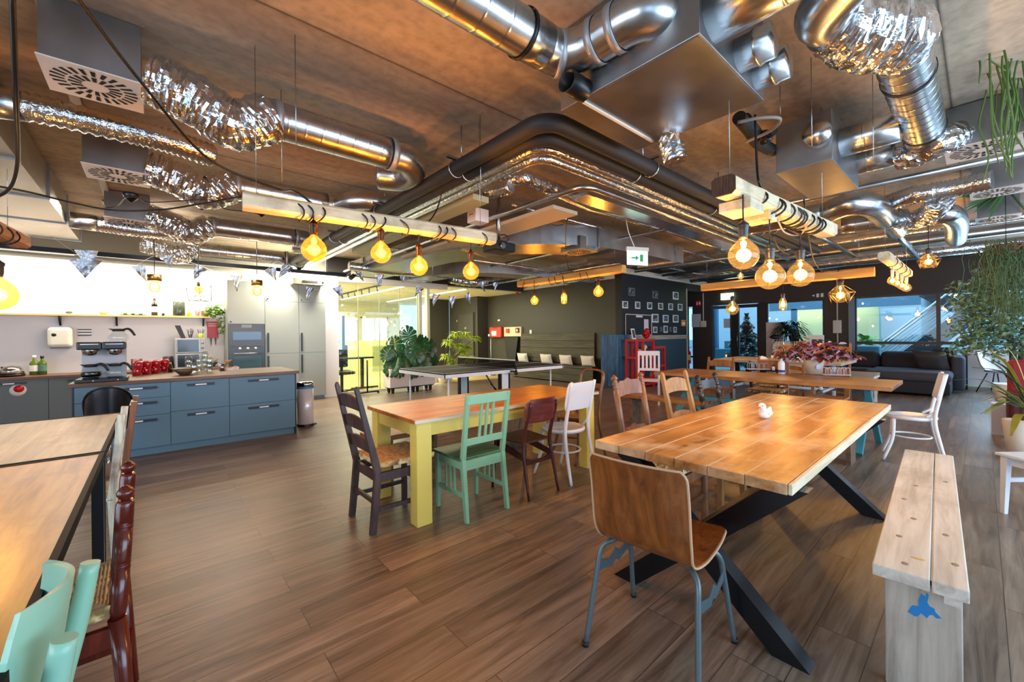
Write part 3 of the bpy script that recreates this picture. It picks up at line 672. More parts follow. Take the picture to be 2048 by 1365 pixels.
# ---- diffusers
W_plate = plain('white_diffuser_plate', '#cfc6be', 0.45); D_hole = plain('dark_slot', '#050505', .8)
def diffuser(x, y, s, h, label, z=2.85, tone=W_plate):
    t = thing('ceiling_diffuser', label, 'air vent', (x, y, z), 0, 'square swirl diffusers under metal plenum boxes')
    mk('face_plate', B().box(-s/2, s/2, -s/2, s/2, 0, .008), tone, t, bevel=.001)
    b = B()
    for rr in ((.30, .44), (.14, .27)):
        nn = 24 if rr[0] > .2 else 16
        for k in range(nn):
            a = 2*pi*k/nn; d = Vector((cos(a), sin(a), 0)); p = Vector((-sin(a), cos(a), 0)); w_ = s*.018; o = .25*s*.05
            q = [d*s*rr[0]-p*w_, d*s*rr[1]-p*w_*1.5, d*s*rr[1]+p*w_*1.5, d*s*rr[0]+p*w_]
            b.add([v+Vector((0,0,-.0015)) for v in q], [(3,2,1,0)])
    o = mk('swirl_slots', b, D_hole, t); 
    mk('plenum_box', B().box(-s*.48, s*.48, -s*.46, s*.46, .008, h), M['galv_dull'], t)
    return t
diffuser(-.25, 3.45, .42, .34, 'nearest square swirl vent under a metal box at the top left')
diffuser(-.24, 5.22, .44, .34, 'second square swirl vent from the front on the left side of the ceiling')
diffuser(-.24, 7.25, .44, .34, 'third square swirl vent from the front, above the kitchen island')
diffuser(5.2, -.02, .44, .34, 'largest swirl vent at the right edge beside the hanging plants')
diffuser(6.95, -.12, .40, .30, 'middle swirl vent at the right edge above the palm fan leaf')
diffuser(8.6, -.15, .40, .30, 'farthest swirl vent at the right edge near the window wall')
p = pz(1158, 505, 2.62); diffuser(p.x, p.y, .42, .2, 'square swirl vent hanging beneath the curved flat duct at the centre', z=2.62, tone=plain('tan_diffuser_plate', '#8d8672', .5))
# ---- foil + spiral runs on the left
def run(label, y, xs, xe, z=ZD, r=.13, seed=1, sag=.12, elbow=True):
    t = duct_thing(label, (xs, y, z))
    mk('foil_hose', flex([(xs-.62, y+.02, z+.03), (xs-.42, y-.01, z-.03), (xs-.2, y, z-sag), (xs+.02, y, z)], r*1.22, 8, .13, seed), M['foil'], t, room=True)
    mk('spiral_pipe', spiral([(xs, y, z), (xe, y, z)], r, .12), M['galv'], t, room=True)
    mk('tape_band', ringp((xs+.06, y, z), (1,0,0), r*1.02, .05), M['tape'], t, room=True)
    if elbow:
        mk('elbow', smooth_duct([(xe, y, z), (xe+.16, y+.02, z), (xe+.27, y+.12, z-.03), (xe+.24, y+.30, z-.05), (xe+.08, y+.42, z-.04)], r), M['galv'], t, room=True)
        mk('tape_band', ringp((xe+.01, y, z), (1,0,0), r*1.02, .05), M['tape'], t, room=True)
    return t
run('foil and spiral duct beside the nearest left ceiling vent', 3.36, .62, 1.55, seed=11)
run('foil and spiral duct beside the second left ceiling vent', 5.12, .60, 1.55, seed=12, elbow=False)
run('foil and spiral duct beside the third left ceiling vent', 7.15, .58, 1.70, seed=13)
run('foil and spiral duct closest to the kitchen wall', 8.75, .50, 1.9, z=2.86, seed=14)
tt = duct_thing('smooth shiny duct bend beside the black pipes above the left beam', (1.5, 4.9, ZD))
mk('elbow', smooth_duct([(1.55, 5.12, ZD), (1.68, 5.06, ZD), (1.78, 4.86, ZD+.02), (1.95, 4.72, ZD+.02), (2.2, 4.70, ZD+.02)], .12), M['galv'], tt, room=True)
mk('spiral_pipe', spiral([(2.2, 4.70, ZD+.02), (2.2, 5.8, ZD+.02)], .11, .14), M['galv'], tt, room=True)
def corrun(label, P, r=.12, nm='corrugated_hose'):
    return tag(mk(nm, corr(P, r), M['foilfine']), label, 'air hose')
corrun('corrugated foil hose passing between the nearest two left ceiling vents', [pz(x, y, 2.9) for x, y in ((45, 212), (130, 230), (230, 255), (330, 280), (425, 312))], .095)
t_ = tag(mk('spiral_pipe', spiral([pz(-130, 190, 2.9), pz(48, 213, 2.9)], .095, .13), M['galv']), 'short spiral pipe joined to the corrugated hose at the left edge', 'air duct')
corrun('corrugated foil hose in front of the third left ceiling vent', [pz(x, y, 2.82) for x, y in ((190, 447), (260, 458), (330, 466), (400, 480))], .10)
tag(mk('spiral_pipe', spiral([pz(140, 440, 2.82), pz(192, 447, 2.82)], .10, .13), M['galv']), 'stub of spiral pipe by the rectangular duct above the kitchen', 'air duct')
corrun('corrugated foil hose at the upper right beside the fan palm', [pz(x, y, 2.88) for x, y in ((1768, 410), (1830, 390), (1900, 378), (1985, 360))], .10)
t = duct_thing('foil hose and steel elbow at the right under the corrugated hose', (7.3, .6, 2.8))
g = [pz(x, y, 2.78) for x, y in ((1795, 437), (1830, 440), (1862, 425), (1880, 398))]
mk('foil_hose', flex(g, .12, 6, .1, 21), M['foil'], t, room=True)
g2 = [pz(x, y, 2.78) for x, y in ((1868, 432), (1895, 428), (1912, 445), (1912, 478))]
mk('elbow', smooth_duct(g2, .12), M['galv'], t, room=True)
mk('spiral_pipe', spiral([g[0], g[0]+Vector((-.1,.55,0))], .11, .15), M['galv'], t, room=True)
t = duct_thing('foil hose from the elbow to the largest right ceiling vent', (5, .2, 2.85))
mk('foil_hose', flex([pz(1795, 316, 2.86), pz(1840, 303, 2.86), pz(1885, 282, 2.88), Vector((5.08, .12, 2.98))], .11, 6, .14, 22), M['foil'], t, room=True)
t = duct_thing('steel duct bend on the right behind the roped beam', (6.5, 1.6, 2.8))
g = [pz(x, y, 2.8) for x, y in ((1655, 425), (1700, 408), (1745, 412), (1775, 440))]
mk('elbow', smooth_duct(g, .13), M['galv'], t, room=True)
mk('spiral_pipe', spiral([g[3], g[3]+Vector((.9,-.0,0))], .12, .12), M['galv'], t, room=True)
mk('spiral_pipe', spiral([g[0], g[0]+Vector((-.1,.9,0))], .12, .14), M['galv'], t, room=True)
# ---- L-shaped pipes
def lpipe(name, label, x, y, z, r, yl, xl, mat, cat='pipe', bend=.16, flexn=None):
    P = [Vector((x, yl, z)), Vector((x, y+bend, z))]
    for k in range(1, 7):
        a = pi/2*k/7; P.append(Vector((x+bend-bend*cos(a), y+bend-bend*sin(a), z)))
    P += [Vector((x+bend, y, z)), Vector((xl, y, z))]
    if flexn:
        b = B().tube(resample(P, .05), r, 18); rnd = random.Random(flexn)
    else: b = B().tube(P, r, 18)
    return tag(mk(name, b, mat), label, cat)
lpipe('lagged_pipe', 'outer black lagged pipe turning a corner under the ceiling', 1.99, 1.90, 2.8, .062, 9.0, 8.9, M['lag'])
lpipe('lagged_pipe', 'inner black lagged pipe turning a corner under the ceiling', 2.12, 2.07, 2.8, .062, 9.0, 8.9, M['lag'])
lpipe('foil_pipe', 'outer foil-wrapped pipe turning the corner beside the black pipes', 2.23, 2.20, 2.8, .042, 9.0, 8.0, M['foilfine'])
lpipe('foil_pipe', 'inner foil-wrapped pipe turning the corner beside the black pipes', 2.36, 2.33, 2.8, .042, 9.0, 8.0, M['foilfine'])
lpipe('steel_pipe', 'plain steel pipe turning a corner above the white cable tray', 3.16, 2.52, 2.8, .032, 9.2, 9.5, M['galv'])
for k, yy in enumerate((3.0, 4.6, 6.2)):
    b = B()
    for xx in (1.99, 2.12): b.tube([(xx+.072*cos(a), yy, 2.8+.072*sin(a)) for a in [i*pi/8 for i in range(16)]], .006, 6, closed=True)
    b.box(1.9, 2.2, yy-.015, yy+.015, 2.88, 2.9).cyl((2.05, yy, 2.89), (2.05, yy, 3.2), .005)
    tag(mk('pipe_hanger', b, M['galv']), ('nearest', 'middle', 'farthest')[k]+' steel ring hanger on the left arm of the black pipes', 'pipe hanger', 'ring hangers on the black pipes')
for k, xx in enumerate((3.3, 4.9, 6.5)):
    b = B()
    for yy in (1.90, 2.07): b.tube([(xx, yy+.072*cos(a), 2.8+.072*sin(a)) for a in [i*pi/8 for i in range(16)]], .006, 6, closed=True)
    b.box(xx-.015, xx+.015, 1.82, 2.15, 2.88, 2.9).cyl((xx, 1.98, 2.89), (xx, 1.98, 3.2), .005)
    tag(mk('pipe_hanger', b, M['galv']), ('nearest', 'middle', 'farthest')[k]+' steel ring hanger on the right arm of the black pipes', 'pipe hanger', 'ring hangers on the black pipes')
# trays, panels, flat ducts
tag(mk('cable_tray', B().box(3.22, 3.62, 3.0, 6.6, 2.70, 2.74), plain('pale_tray_panel', '#b8ab92', .5)), 'long pale flat panel under the steel pipe, over the projector', 'panel')
tag(mk('light_fitting', B().box(2.46, 2.66, 3.4, 6.8, 2.74, 2.80), plain('pale_green_fitting', '#9fa283', .5)), 'long pale greenish strip fitting beside the foil pipes above the beam', 'strip light')
wbx = pz(1000, 425, 2.7)
bb = B().box(2.93, 3.13, 4.0, 4.18, 2.74, 2.90)
tx = thing('socket_box', 'white socket box fixed beside the steel pipe above the beam', 'socket', (3.03, 4.1, 2.74))
mk('housing', bb, M['white'], tx, bevel=.006, room=True)
for yh in (4.07, 4.11): mk('socket_hole', B().cyl((2.925, yh, 2.83), (2.93, yh, 2.83), .008, n=8), M['black'], tx, room=True)
tag(mk('cable_tray', B().box(3.4, 8.8, 2.68, 2.9, 2.80, 2.84), M['galv']), 'perforated steel cable tray running right beside the steel pipe', 'cable tray')
# curved flat duct
def flat_duct(label, P, wdt, h, z):
    Q = smoothpath(P, 8); rows = [[], [], [], []]
    for i, q in enumerate(Q):
        d = (Q[min(i+1, len(Q)-1)]-Q[max(i-1, 0)]).normalized(); s_ = Vector((-d.y, d.x, 0))
        for k, (a, zz) in enumerate(((-1, 0), (1, 0), (1, 1), (-1, 1))): rows[k].append(q+s_*(a*wdt/2)+Vector((0,0,zz*h)))
    b = B(); n = len(Q); vs = [p for r_ in rows for p in r_]; fs = []
    for k in range(4):
        l = (k+1) % 4
        for i in range(n-1): fs.append((k*n+i, k*n+i+1, l*n+i+1, l*n+i))
    fs += [(0, n, 2*n, 3*n), (n-1, 4*n-1, 3*n-1, 2*n-1)]
    b.add(vs, fs)
    t = thing('rectangular_duct', label, 'air duct', tuple(Q[0]))
    mk('duct_body', b, M['galv_dull'], t, room=True)
    for i in (2, n//2-6, n//2+6, n-3):
        if 0 < i < n-1:
            q = Q[i]; d = (Q[i+1]-Q[i-1]).normalized(); s_ = Vector((-d.y, d.x, 0))
            fb = B().beam(q-s_*(wdt/2+.015)-Vector((0,0,.012)), q+s_*(wdt/2+.015)-Vector((0,0,.012)), .03, .024)
            fb.beam(q-s_*(wdt/2+.012)-Vector((0,0,.012)), q-s_*(wdt/2+.012)+Vector((0,0,h)), .03, .024, upv=tuple(d))
            mk('flange', fb, M['galv'], t, room=True)
    return t
flat_duct('wide flat sheet-metal duct bending round the centre of the ceiling', [Vector(p) for p in ((3.6, 9.0, 2.68), (3.7, 6.4, 2.68), (4.0, 5.1, 2.68), (4.9, 4.3, 2.68), (6.2, 4.1, 2.68), (7.6, 4.1, 2.68))], .75, .3, 2.68)
flat_duct('second flat sheet-metal duct farther back above the bench wall', [Vector(p) for p in ((4.9, 9.5, 2.72), (5.2, 7.9, 2.72), (6.2, 7.2, 2.72), (8.9, 7.1, 2.72))], .6, .25, 2.72)
# rectangular duct at the left, along the wall side
t = thing('rectangular_duct', 'large rectangular sheet-metal duct at the upper left edge', 'air duct', (-2.0, 5, 2.75))
qa = pz(40, 300, 2.78); qb = pz(150, 482, 2.78)
xr = (qa.x+qb.x)/2
mk('duct_body', B().box(xr-1.5, xr, .2, 8.6, 2.78, 3.12), metal('pale_sheet', '#a8a294', .4, vary=.1), t, room=True)
for k, y in enumerate((1.4, 2.6, 3.8, 5.0, 6.2, 7.4, 8.57)): mk('flange', B().box(xr-1.52, xr+.018, y-.018, y+.018, 2.765, 3.13), M['galv_dull'], t, room=True)
# dark rail along the kitchen with strip light
qa, qb = pz(150, 497, 2.78), pz(640, 545, 2.78)
tag(mk('ceiling_rail', B().box(-4.3, 3.1, 8.86, 8.93, 2.62, 2.69), M['black_metal']), 'long black rail hung under the ceiling in front of the kitchen wall', 'rail')
tag(mk('strip_light', B().box(-1.9, -.9, 8.93, 9.03, 2.62, 2.70), M['white'], bevel=.004), 'white strip light housing above the left of the kitchen shelf', 'strip light')
# long thin steel pipes and trays on the right side
for k, (x0, x1, y, z, r, lb) in enumerate(((4.6, 9.6, 1.52, 2.72, .035, 'foil-lagged straight pipe nearest the smaller metal unit'), (4.6, 13.6, 3.3, 2.98, .03, 'thin steel pipe crossing to the right over the plank tables'), (3.4, 12.8, 3.9, 3.0, .03, 'thin steel pipe above the flat duct, running right'), (5.6, 13.4, 5.2, 3.02, .04, 'steel pipe along the top of the picture wall'), (2.6, 9.0, 6.6, 2.84, .03, 'thin steel pipe over the table tennis table'), (6.6, 13.7, .9, 2.92, .05, 'steel pipe close under the ceiling by the right windows'))):
    tag(mk('steel_pipe', B().cyl((x0, y, z), (x1, y, z), r, n=12), M['foilfine'] if k % 2 == 0 else M['galv']), lb, 'pipe')
for k, (y0, y1, x, z, r, lb) in enumerate(((-3.2, 8.9, 5.6, 2.86, .03, 'thin steel pipe crossing the ceiling above the turquoise-legged table'), (-3.3, 5.9, 9.4, 2.98, .05, 'silver pipe crossing in front of the window wall'), (-3.3, 5.9, 10.8, 3.04, .09, 'thick silver pipe crossing close to the window wall'), (-3.3, 5.8, 12.3, 3.0, .12, 'widest silver duct crossing beside the dark window wall'), (5.0, 9.6, 7.4, 2.84, .04, 'steel pipe crossing above the black bench'))):
    tag(mk('steel_pipe', B().cyl((x, y0, z), (x, y1, z), r, n=16), M['galv'] if k % 2 == 0 else M['foilfine']), lb, 'pipe')
for k, (x0, x1, y0, y1, z, lb) in enumerate(((7.2, 13.8, 2.5, 2.8, 2.98, 'wire cable tray running towards the windows over the plank tables'), (8.2, 8.5, .4, 5.8, 2.92, 'cable tray crossing over the scaffold-legged table'), (11.4, 11.8, .3, 6.0, 2.95, 'cable tray crossing near the window wall'), (6.3, 6.6, 5.0, 9.6, 2.74, 'cable tray beyond the table tennis table'))):
    b = B().box(x0, x1, y0, y0+.015, z, z+.06).box(x0, x1, y1-.015, y1, z, z+.06) if x1-x0 > y1-y0 else B().box(x0, x0+.015, y0, y1, z, z+.06).box(x1-.015, x1, y0, y1, z, z+.06)
    L_ = max(x1-x0, y1-y0); n = int(L_/.18)
    for i in range(n+1):
        s_ = i*L_/n
        if x1-x0 > y1-y0: b.box(x0+s_-.008, x0+s_+.008, y0, y1, z, z+.01)
        else: b.box(x0, x1, y0+s_-.008, y0+s_+.008, z, z+.01)
    tag(mk('cable_tray', b, M['galv']), lb, 'cable tray')
tag(mk('corrugated_hose', corr([(4.4, 8.2, 2.75), (3.6, 8.15, 2.72), (2.9, 8.2, 2.75)], .09), M['foilfine']), 'corrugated foil hose crossing above the white screen case', 'air hose')
tag(mk('corrugated_hose', flex([(6.6, 8.6, 2.75), (6.1, 8.55, 2.70), (5.5, 8.6, 2.74)], .1, 6, .1, 31), M['foil']), 'crumpled foil hose above the corridor opening', 'air hose')
# foil hoses behind the bend in the middle
t = duct_thing('foil-wrapped hose and lagged pipe inside the corner of the pipes', (3, 3.4, 2.95))
g = [pz(x, y, 2.98) for x, y in ((985, 372), (1040, 355), (1100, 375), (1180, 410), (1300, 440))]
mk('foil_hose', flex(g[:3], .075, 8, .08, 41), M['foil'], t, room=True)
mk('spiral_pipe', spiral(g[2:], .075, .12), M['galv'], t, room=True)
corrun('short ribbed foil hose end inside the corner of the pipes', [pz(x, y, 2.88) for x, y in ((968, 385), (995, 380), (1022, 372))], .075)
# hollow-core joints: thin hanger rods from the ceiling
for k, (px, py, py2) in enumerate(((562, 180, 360), (960, 230, 400), (1622, 115, 300), (1560, 172, 235), (590, 70, 300), (1745, 150, 330))):
    a = pz(px, py, 3.2); zz = a.z-.4
    z2 = EYE + (a-ORG).dot(FW)*((670.5-py2)/FPX)
    tag(mk('suspension_wire', B().cyl((a.x, a.y, 3.2), (a.x, a.y, max(z2, 2.2)), .0025, n=6), M['steel']), ('thin steel wire hanging above the left beam end', 'thin steel wire hanging in front of the foil pipes', 'thin steel wire left of the smaller metal unit', 'short steel rod beside the black valve cluster', 'thin steel wire behind the nearest foil duct', 'thin steel wire in front of the top right spiral duct')[k], 'wire')
tag(mk('white_batten', B().box(-.47, -.41, 1.0, 9.4, 3.17, 3.192), M['white_trim']), 'flat white batten on the concrete ceiling behind the left swirl vents', 'batten')
# smoke detector
p = pz(502, 283, 3.2); t = thing('smoke_detector', 'round white smoke detector on the concrete ceiling behind the foil duct', 'smoke detector', (p.x, p.y, 3.10))
mk('base_disc', B().lathe([(0, .10), (.09, .10), (.09, .085), (.03, .08)], n=24), M['offwhite'], t)
mk('sensor_head', B().lathe([(.03, .085), (.045, .06), (.04, .035), (0, .03)], n=20), M['offwhite'], t)
# valve cluster by the unit
t = thing('valve_cluster', 'black lagged valves and hoses beside the big metal unit', 'valves', (2.9, 1.1, 2.9))
g = [pz(x, y, 2.86) for x, y in ((1478, 235), (1500, 262), (1515, 285), (1540, 300))]
mk('lagged_hose', B().tube(g, .045, 12, sub=5), M['lag'], t, room=True)
g2 = [v+Vector((.1, .0, .02)) for v in g]; mk('lagged_hose', B().tube(g2, .045, 12, sub=5), M['lag'], t, room=True)
mk('valve_body', B().ball(tuple(pz(1530, 275, 2.84)), .055, 12).cyl(tuple(pz(1530, 275, 2.84)), tuple(pz(1548, 262, 2.84)), .03), M['black'], t, room=True)
mk('drain_hose', B().tube([pz(x, y, 2.8) for x, y in ((1475, 245), (1520, 236), (1560, 238), (1540, 262), (1490, 285))], .012, 8, sub=6), plain('pale_hose', '#8f8276', .5), t, room=True)
def bulb_glass(name, col, tl):
    m = glass(name, col, 0.03); nt = m.node_tree; N = nt.nodes; L = nt.links; out = N['Material Output']
    src = out.inputs['Surface'].links[0].from_socket
    tr = N.new('ShaderNodeBsdfTranslucent'); tr.inputs[0].default_value = rgb(col); mx = N.new('ShaderNodeMixShader'); mx.inputs[0].default_value = tl
    L.new(src, mx.inputs[1]); L.new(tr.outputs[0], mx.inputs[2]); L.new(mx.outputs[0], out.inputs['Surface']); return m
amber = bulb_glass('amber_bulb_glass', '#ffb84a', 0.03)
clearb = bulb_glass('pale_amber_bulb_glass', '#ffd898', 0.012)
glow = emis('glowing_filament', '#ffb84a', 60.0)
glow_w = emis('glowing_filament_white', '#ffd79a', 60.0)
sock = plain('bulb_socket_dark', '#23262c', .35); sockb = metal('bronze_socket', '#4d3526', .35)
def bulb(label, px, py, rpx, zz=None, X=None, Y=None, top=None, kind='globe', power=17, mat=None, sm=None, group=None, cage=False, glowm=None, rr=None):
    p = pX(px, py, X) if X is not None else (pY(px, py, Y) if Y is not None else pz(px, py, zz))
    dist = (p-ORG).dot(FW); r = rr or rpx/FPX*dist
    t = thing('pendant_lamp', label, 'lamp', (p.x, p.y, p.z), 0, group)
    if kind == 'globe':
        prof = [(0, -r)]+[(r*sin(a), -r*cos(a)) for a in [pi*k/42 for k in range(1, 31)]]
        rn = .24*r; z1 = r*1.15
        prof += [(r*.58, r*.86), (r*.40, r*1.02), (rn*1.25, z1+.0), (rn*1.1, z1+.18*r)]
        ht = z1+.15*r
    else:
        prof = [(0, -r*1.7), (r*.7, -r*1.5), (r*.85, -r*.9), (r*.85, r*.7), (r*.45, r*1.5)]; rn = .3*r; ht = r*1.5
    mk('bulb_glass', B().lathe(prof, n=48, cap=False), mat or amber, t)
    f = B().ball((0, 0, -r*.05), r*.20, 12, (1, 1, 1.9))
    f.cyl((0, 0, r*.3), (0, 0, ht), r*.05, n=8)
    mk('filament', f, glowm or glow, t)
    sr = max(rn*1.35, .016)
    mk('socket', B().lathe([(sr*.8, ht-.01), (sr*.95, ht+.01), (sr, ht+.02), (sr, ht+.055), (sr*1.15, ht+.06), (sr*1.15, ht+.075), (sr*.7, ht+.085), (.008, ht+.10)], n=18), sm or sock, t)
    if top: mk('cord', B().cyl((0, 0, ht+.095), (0, 0, top-p.z), .0045, n=8), M['cable'], t)
    point('bulb_light', (0, 0, 0), power, WARM, r*.55, t)
    if cage:
        cb = B(); R1 = r*1.55; hz = r*1.25
        for k in range(5):
            a0 = 2*pi*k/5; a1 = 2*pi*(k+1)/5; am = (a0+a1)/2
            Tp = (r*.5*cos(a0), r*.5*sin(a0), hz); Tn = (r*.5*cos(a1), r*.5*sin(a1), hz)
            Md = (R1*cos(a0), R1*sin(a0), r*.35); Mn = (R1*cos(a1), R1*sin(a1), r*.35)
            Bt = (r*.95*cos(am), r*.95*sin(am), -r*1.05)
            for u, v in ((Tp, Tn), (Tp, Md), (Md, Bt), (Mn, Bt), (Md, Mn)): cb.cyl(u, v, r*.028, n=6)
        mk('wire_cage', cb, M['brass'], t)
    return t
# beams
W_beam = wood('pale_timber_beam', '#bfa67e', '#dccaa6', '#ece0c8', axis='X', scale=.8, rough=.6, wear='#5a4a3a', wearamt=.45, bump=.3)
W_beamy = wood('pale_timber_beam_long', '#b8823f', '#d8a055', '#e4b26c', axis='Y', scale=.8, rough=.6, bump=.3)
def hbeam(label, p0, p1, w_, h_, mat, wraps=(), jag=0, seed=1, wires=True, wr=.006):
    p0 = Vector(p0); p1 = Vector(p1); rnd = random.Random(seed)
    t = thing('timber_beam', label, 'beam', tuple((p0+p1)/2))
    n = 15; d = (p1-p0).normalized(); s_ = Vector((-d.y, d.x, 0)); rows = [[] for _ in range(8)]
    oct_ = [(-.5,-.34),(-.34,-.5),(.34,-.5),(.5,-.34),(.5,.34),(.34,.5),(-.34,.5),(-.5,.34)]
    vs = []; fs = []
    for i in range(n):
        q = p0.lerp(p1, i/(n-1)); kx = 1+jag*(rnd.random()-.5)
        for a, c in oct_: vs.append(q+s_*(a*w_*kx)+Vector((0,0,c*h_*(1+jag*(rnd.random()-.5)))))
    for i in range(n-1):
        for k in range(8): l = (k+1) % 8; fs.append((i*8+k, i*8+l, (i+1)*8+l, (i+1)*8+k))
    fs += [tuple(reversed(range(8))), tuple((n-1)*8+k for k in range(8))]
    mk('beam_timber', B().add(vs, fs), mat, t, room=True)
    for f in wraps:
        q = p0.lerp(p1, f); k1 = rnd.uniform(-.05, .05); pts = []
        for a in range(18):
            an = 2*pi*a/18; pts.append(q+d*(k1*sin(an)+.02*cos(2*an))+s_*(cos(an)*w_*.64)+Vector((0,0,sin(an)*h_*.62-.02)))
        mk('wrapped_cable', B().tube(pts, wr, 6, closed=True), M['cable'], t, room=True)
    if wires:
        for f in (.04, .93):
            q = p0.lerp(p1, f); mk('hanging_wire', B().cyl(q+Vector((0,0,h_/2)), (q.x, q.y, 3.2), .002, n=6), M['steel'], t, room=True)
    return t
zB = 2.2
b1a, b1b = pz(485, 403, zB), pz(986, 478, zB)
hbeam('long pale timber beam over the yellow-legged table, bulbs hanging from it', b1a, b1b, .12, .10, W_beam, (.17, .20, .24, .39, .42, .46, .55, .70, .73, .77, .93), .06, 3)
for k, (px, py, rp, pw) in enumerate(((628, 500, 23.5, 16), (762, 507, 19.5, 14), (838, 534, 17.5, 14), (942, 544, 16, 12))):
    bulb(('leftmost and largest amber globe bulb under the left timber beam', 'second amber globe bulb from the left under the left timber beam', 'third amber globe bulb from the left under the left timber beam', 'rightmost amber globe bulb under the left timber beam')[k], px, py, rp, Y=(b1a.y+b1b.y)/2, top=2.2, power=pw, sm=sockb, group='globe bulbs under the left beam')
b2a, b2b = pz(1448, 372, zB), pz(1655, 462, zB)
hbeam('rough pale timber beam wrapped in black cable over the worn plank table', b2a, b2b, .13, .11, W_beam, (.20, .33, .36, .45, .52, .55, .58, .66, .73, .76, .80), .12, 5, wr=.007)
_bm = [c for c in bpy.data.objects if c.name.startswith('timber_beam')][-1]
tag(mk('dark_end_grain', B().prism([(-.066,-.038),(-.045,-.056),(.045,-.056),(.066,-.038),(.066,.038),(.045,.056),(-.045,.056),(-.066,.038)], b2a-Vector((.012,0,0)), (0,1,0), (0,0,1), (.006,0,0)), wood('dark_end_grain_wood', '#33231a', '#4e3829', '#6a4c38', axis='Z', scale=4, rough=.9), _bm, room=True), 'dark brown sawn end')
t = thing('timber_block', 'short timber block fixed below the near end of the roped beam', 'timber', (b2a.x, b2a.y, 2.05))
mk('block', B().box(b2a.x+.12, b2a.x+.34, b2a.y-.10, b2a.y+.08, 2.08, 2.14), W_beam, t, bevel=.004, room=True)
mk('block', B().box(b2a.x+.50, b2a.x+.66, b2a.y-.08, b2a.y+.08, 2.09, 2.145), W_beam, t, bevel=.004, room=True)
for k, (px, py, rp) in enumerate(((1487, 511, 28), (1540, 553, 26), (1601, 550, 23.5))):
    bulb(('leftmost and largest clear globe bulb under the roped beam', 'middle and lowest clear globe bulb under the roped beam', 'rightmost clear globe bulb under the roped beam')[k], px, py, rp, Y=(b2a.y+b2b.y)/2, top=2.2, power=15, mat=clearb, glowm=glow_w, group='globe bulbs under the roped beam')
b3a, b3b = pz(1048, 570, 2.36), pz(1238, 536, 2.36)
b3b.x = b3a.x = (b3a.x+b3b.x)/2
hbeam('orange-lit timber beam with three bulbs over the table tennis table', b3a, b3b, .12, .12, W_beamy, (.08, .2, .36, .42, .5, .66, .72), .04, 7)
for k, (px, py, rp, kd) in enumerate(((1069, 602, 8, 'globe'), (1128, 597, 7, 'tube'), (1197, 584, 10, 'globe'))):
    bulb(('leftmost small glowing bulb before the dark bench wall', 'tube-shaped glowing bulb, middle of three before the dark bench wall', 'rightmost glowing globe bulb before the dark bench wall')[k], px, py, rp, X=b3a.x, top=2.36, power=16, kind=kd, sm=sockb)
b4a, b4b = pz(1412, 577, 2.25), pz(1745, 541, 2.25); b4a.x = b4b.x = (b4a.x+b4b.x)/2
hbeam('long orange timber plank hanging across before the dark window wall', b4a, b4b, .10, .14, W_beamy, (.45, .6), .02, 9)
for k, (px, py, rp, kd, lb, pw) in enumerate(((1481, 553, 6, 'globe', 'tiny glowing bulb above the hanging orange plank', 6), (1465, 618, 12, 'globe', 'glowing bulb in front of the glass entrance doors', 14), (1566, 609, 8, 'tube', 'tube-shaped glowing bulb in front of the middle window', 14), (1681, 591, 15, 'globe', 'glowing flat globe bulb in an open wire cage before the dark column', 14))):
    bulb(lb, px, py, rp, X=b4a.x, top=(3.0 if k == 0 else 2.25), power=pw, kind=kd, cage=(k == 3), mat=clearb, glowm=glow_w)
b5a, b5b = pz(1768, 512, 2.3), pz(1816, 548, 2.3)
b5b.y = b5a.y
hbeam('short pale timber beam seen end-on holding a row of bright bulbs', b5a, b5b, .12, .11, W_beam, (.2, .4, .6, .8), .05, 11)
for k, (px, py) in enumerate(((1785, 562), (1795, 566), (1804, 571), (1813, 576))):
    bulb(('first', 'second', 'third', 'fourth')[k]+' bright bulb from the left in the row under the short end-on beam', px, py, 8, Y=b5a.y, top=2.3, power=9, mat=clearb, glowm=glow_w, sm=plain('white_socket', '#c8c8c8', .4), group='bulbs under the short end-on beam')
bulb('lone bulb in a brass wire cage before the dark wall at the right', 1857, 524, 12, X=9.2, top=3.2, power=12, cage=True, mat=clearb, glowm=glow_w)
# beam and bulb at the left edge
pa, pb = pz(-60, 425, 2.2), pz(40, 480, 2.2)
pa = Vector((-1.25, 2.4, 2.22)); pb = pz(38, 483, 2.22)
hbeam('timber beam end lit orange at the left edge of the picture', pa, pb, .14, .12, wood('rusty_orange_timber', '#8a5426', '#b8763a', '#cf9050', axis='Y', scale=.8, rough=.6), (.8, .86, .9), .05, 13)
bulb('amber globe bulb cut off by the left edge', -6, 590, 30, zz=1.62, top=2.2, power=9, mat=clearb, glowm=glow_w)
# kitchen pendants
for k, (px, py, lb) in enumerate(((309, 556, 'small brass-capped pendant lamp, left of two before the kitchen wall'), (514, 566, 'small brass-capped pendant lamp before the tall cabinets'))):
    p = pY(px, py, 8.1); t = thing('pendant_lamp', lb, 'lamp', tuple(p))
    mk('cap', B().lathe([(.085, -.05), (.085, .045), (.02, .05)], n=22), M['brass'], t)
    mk('cord', B().cyl((0,0,.05), (0,0,3.2-p.z), .005, n=8), M['cable'], t)
    mk('bulb_glass', B().lathe([(.03, -.05), (.05, -.08), (.075, -.14), (.06, -.20), (0, -.225)], n=18, cap=False), clearb, t)
    mk('filament', B().ball((0,0,-.13), .022, 8), glow_w, t)
    point('bulb_light', (0,0,-.13), 12, (1.0, .82, .55), .05, t)
p = pY(397, 565, 8.4); t = thing('pendant_lamp', 'pendant lamp in a black geometric wire cage above the shelf', 'lamp', tuple(p))
cb = B()
ps = [(-.16,0,-.12), (.17,0,-.05), (.17,.05,-.30), (-.12,.1,-.30), (.02,-.1,-.30), (0,0,-.02), (.03,.12,-.16)]
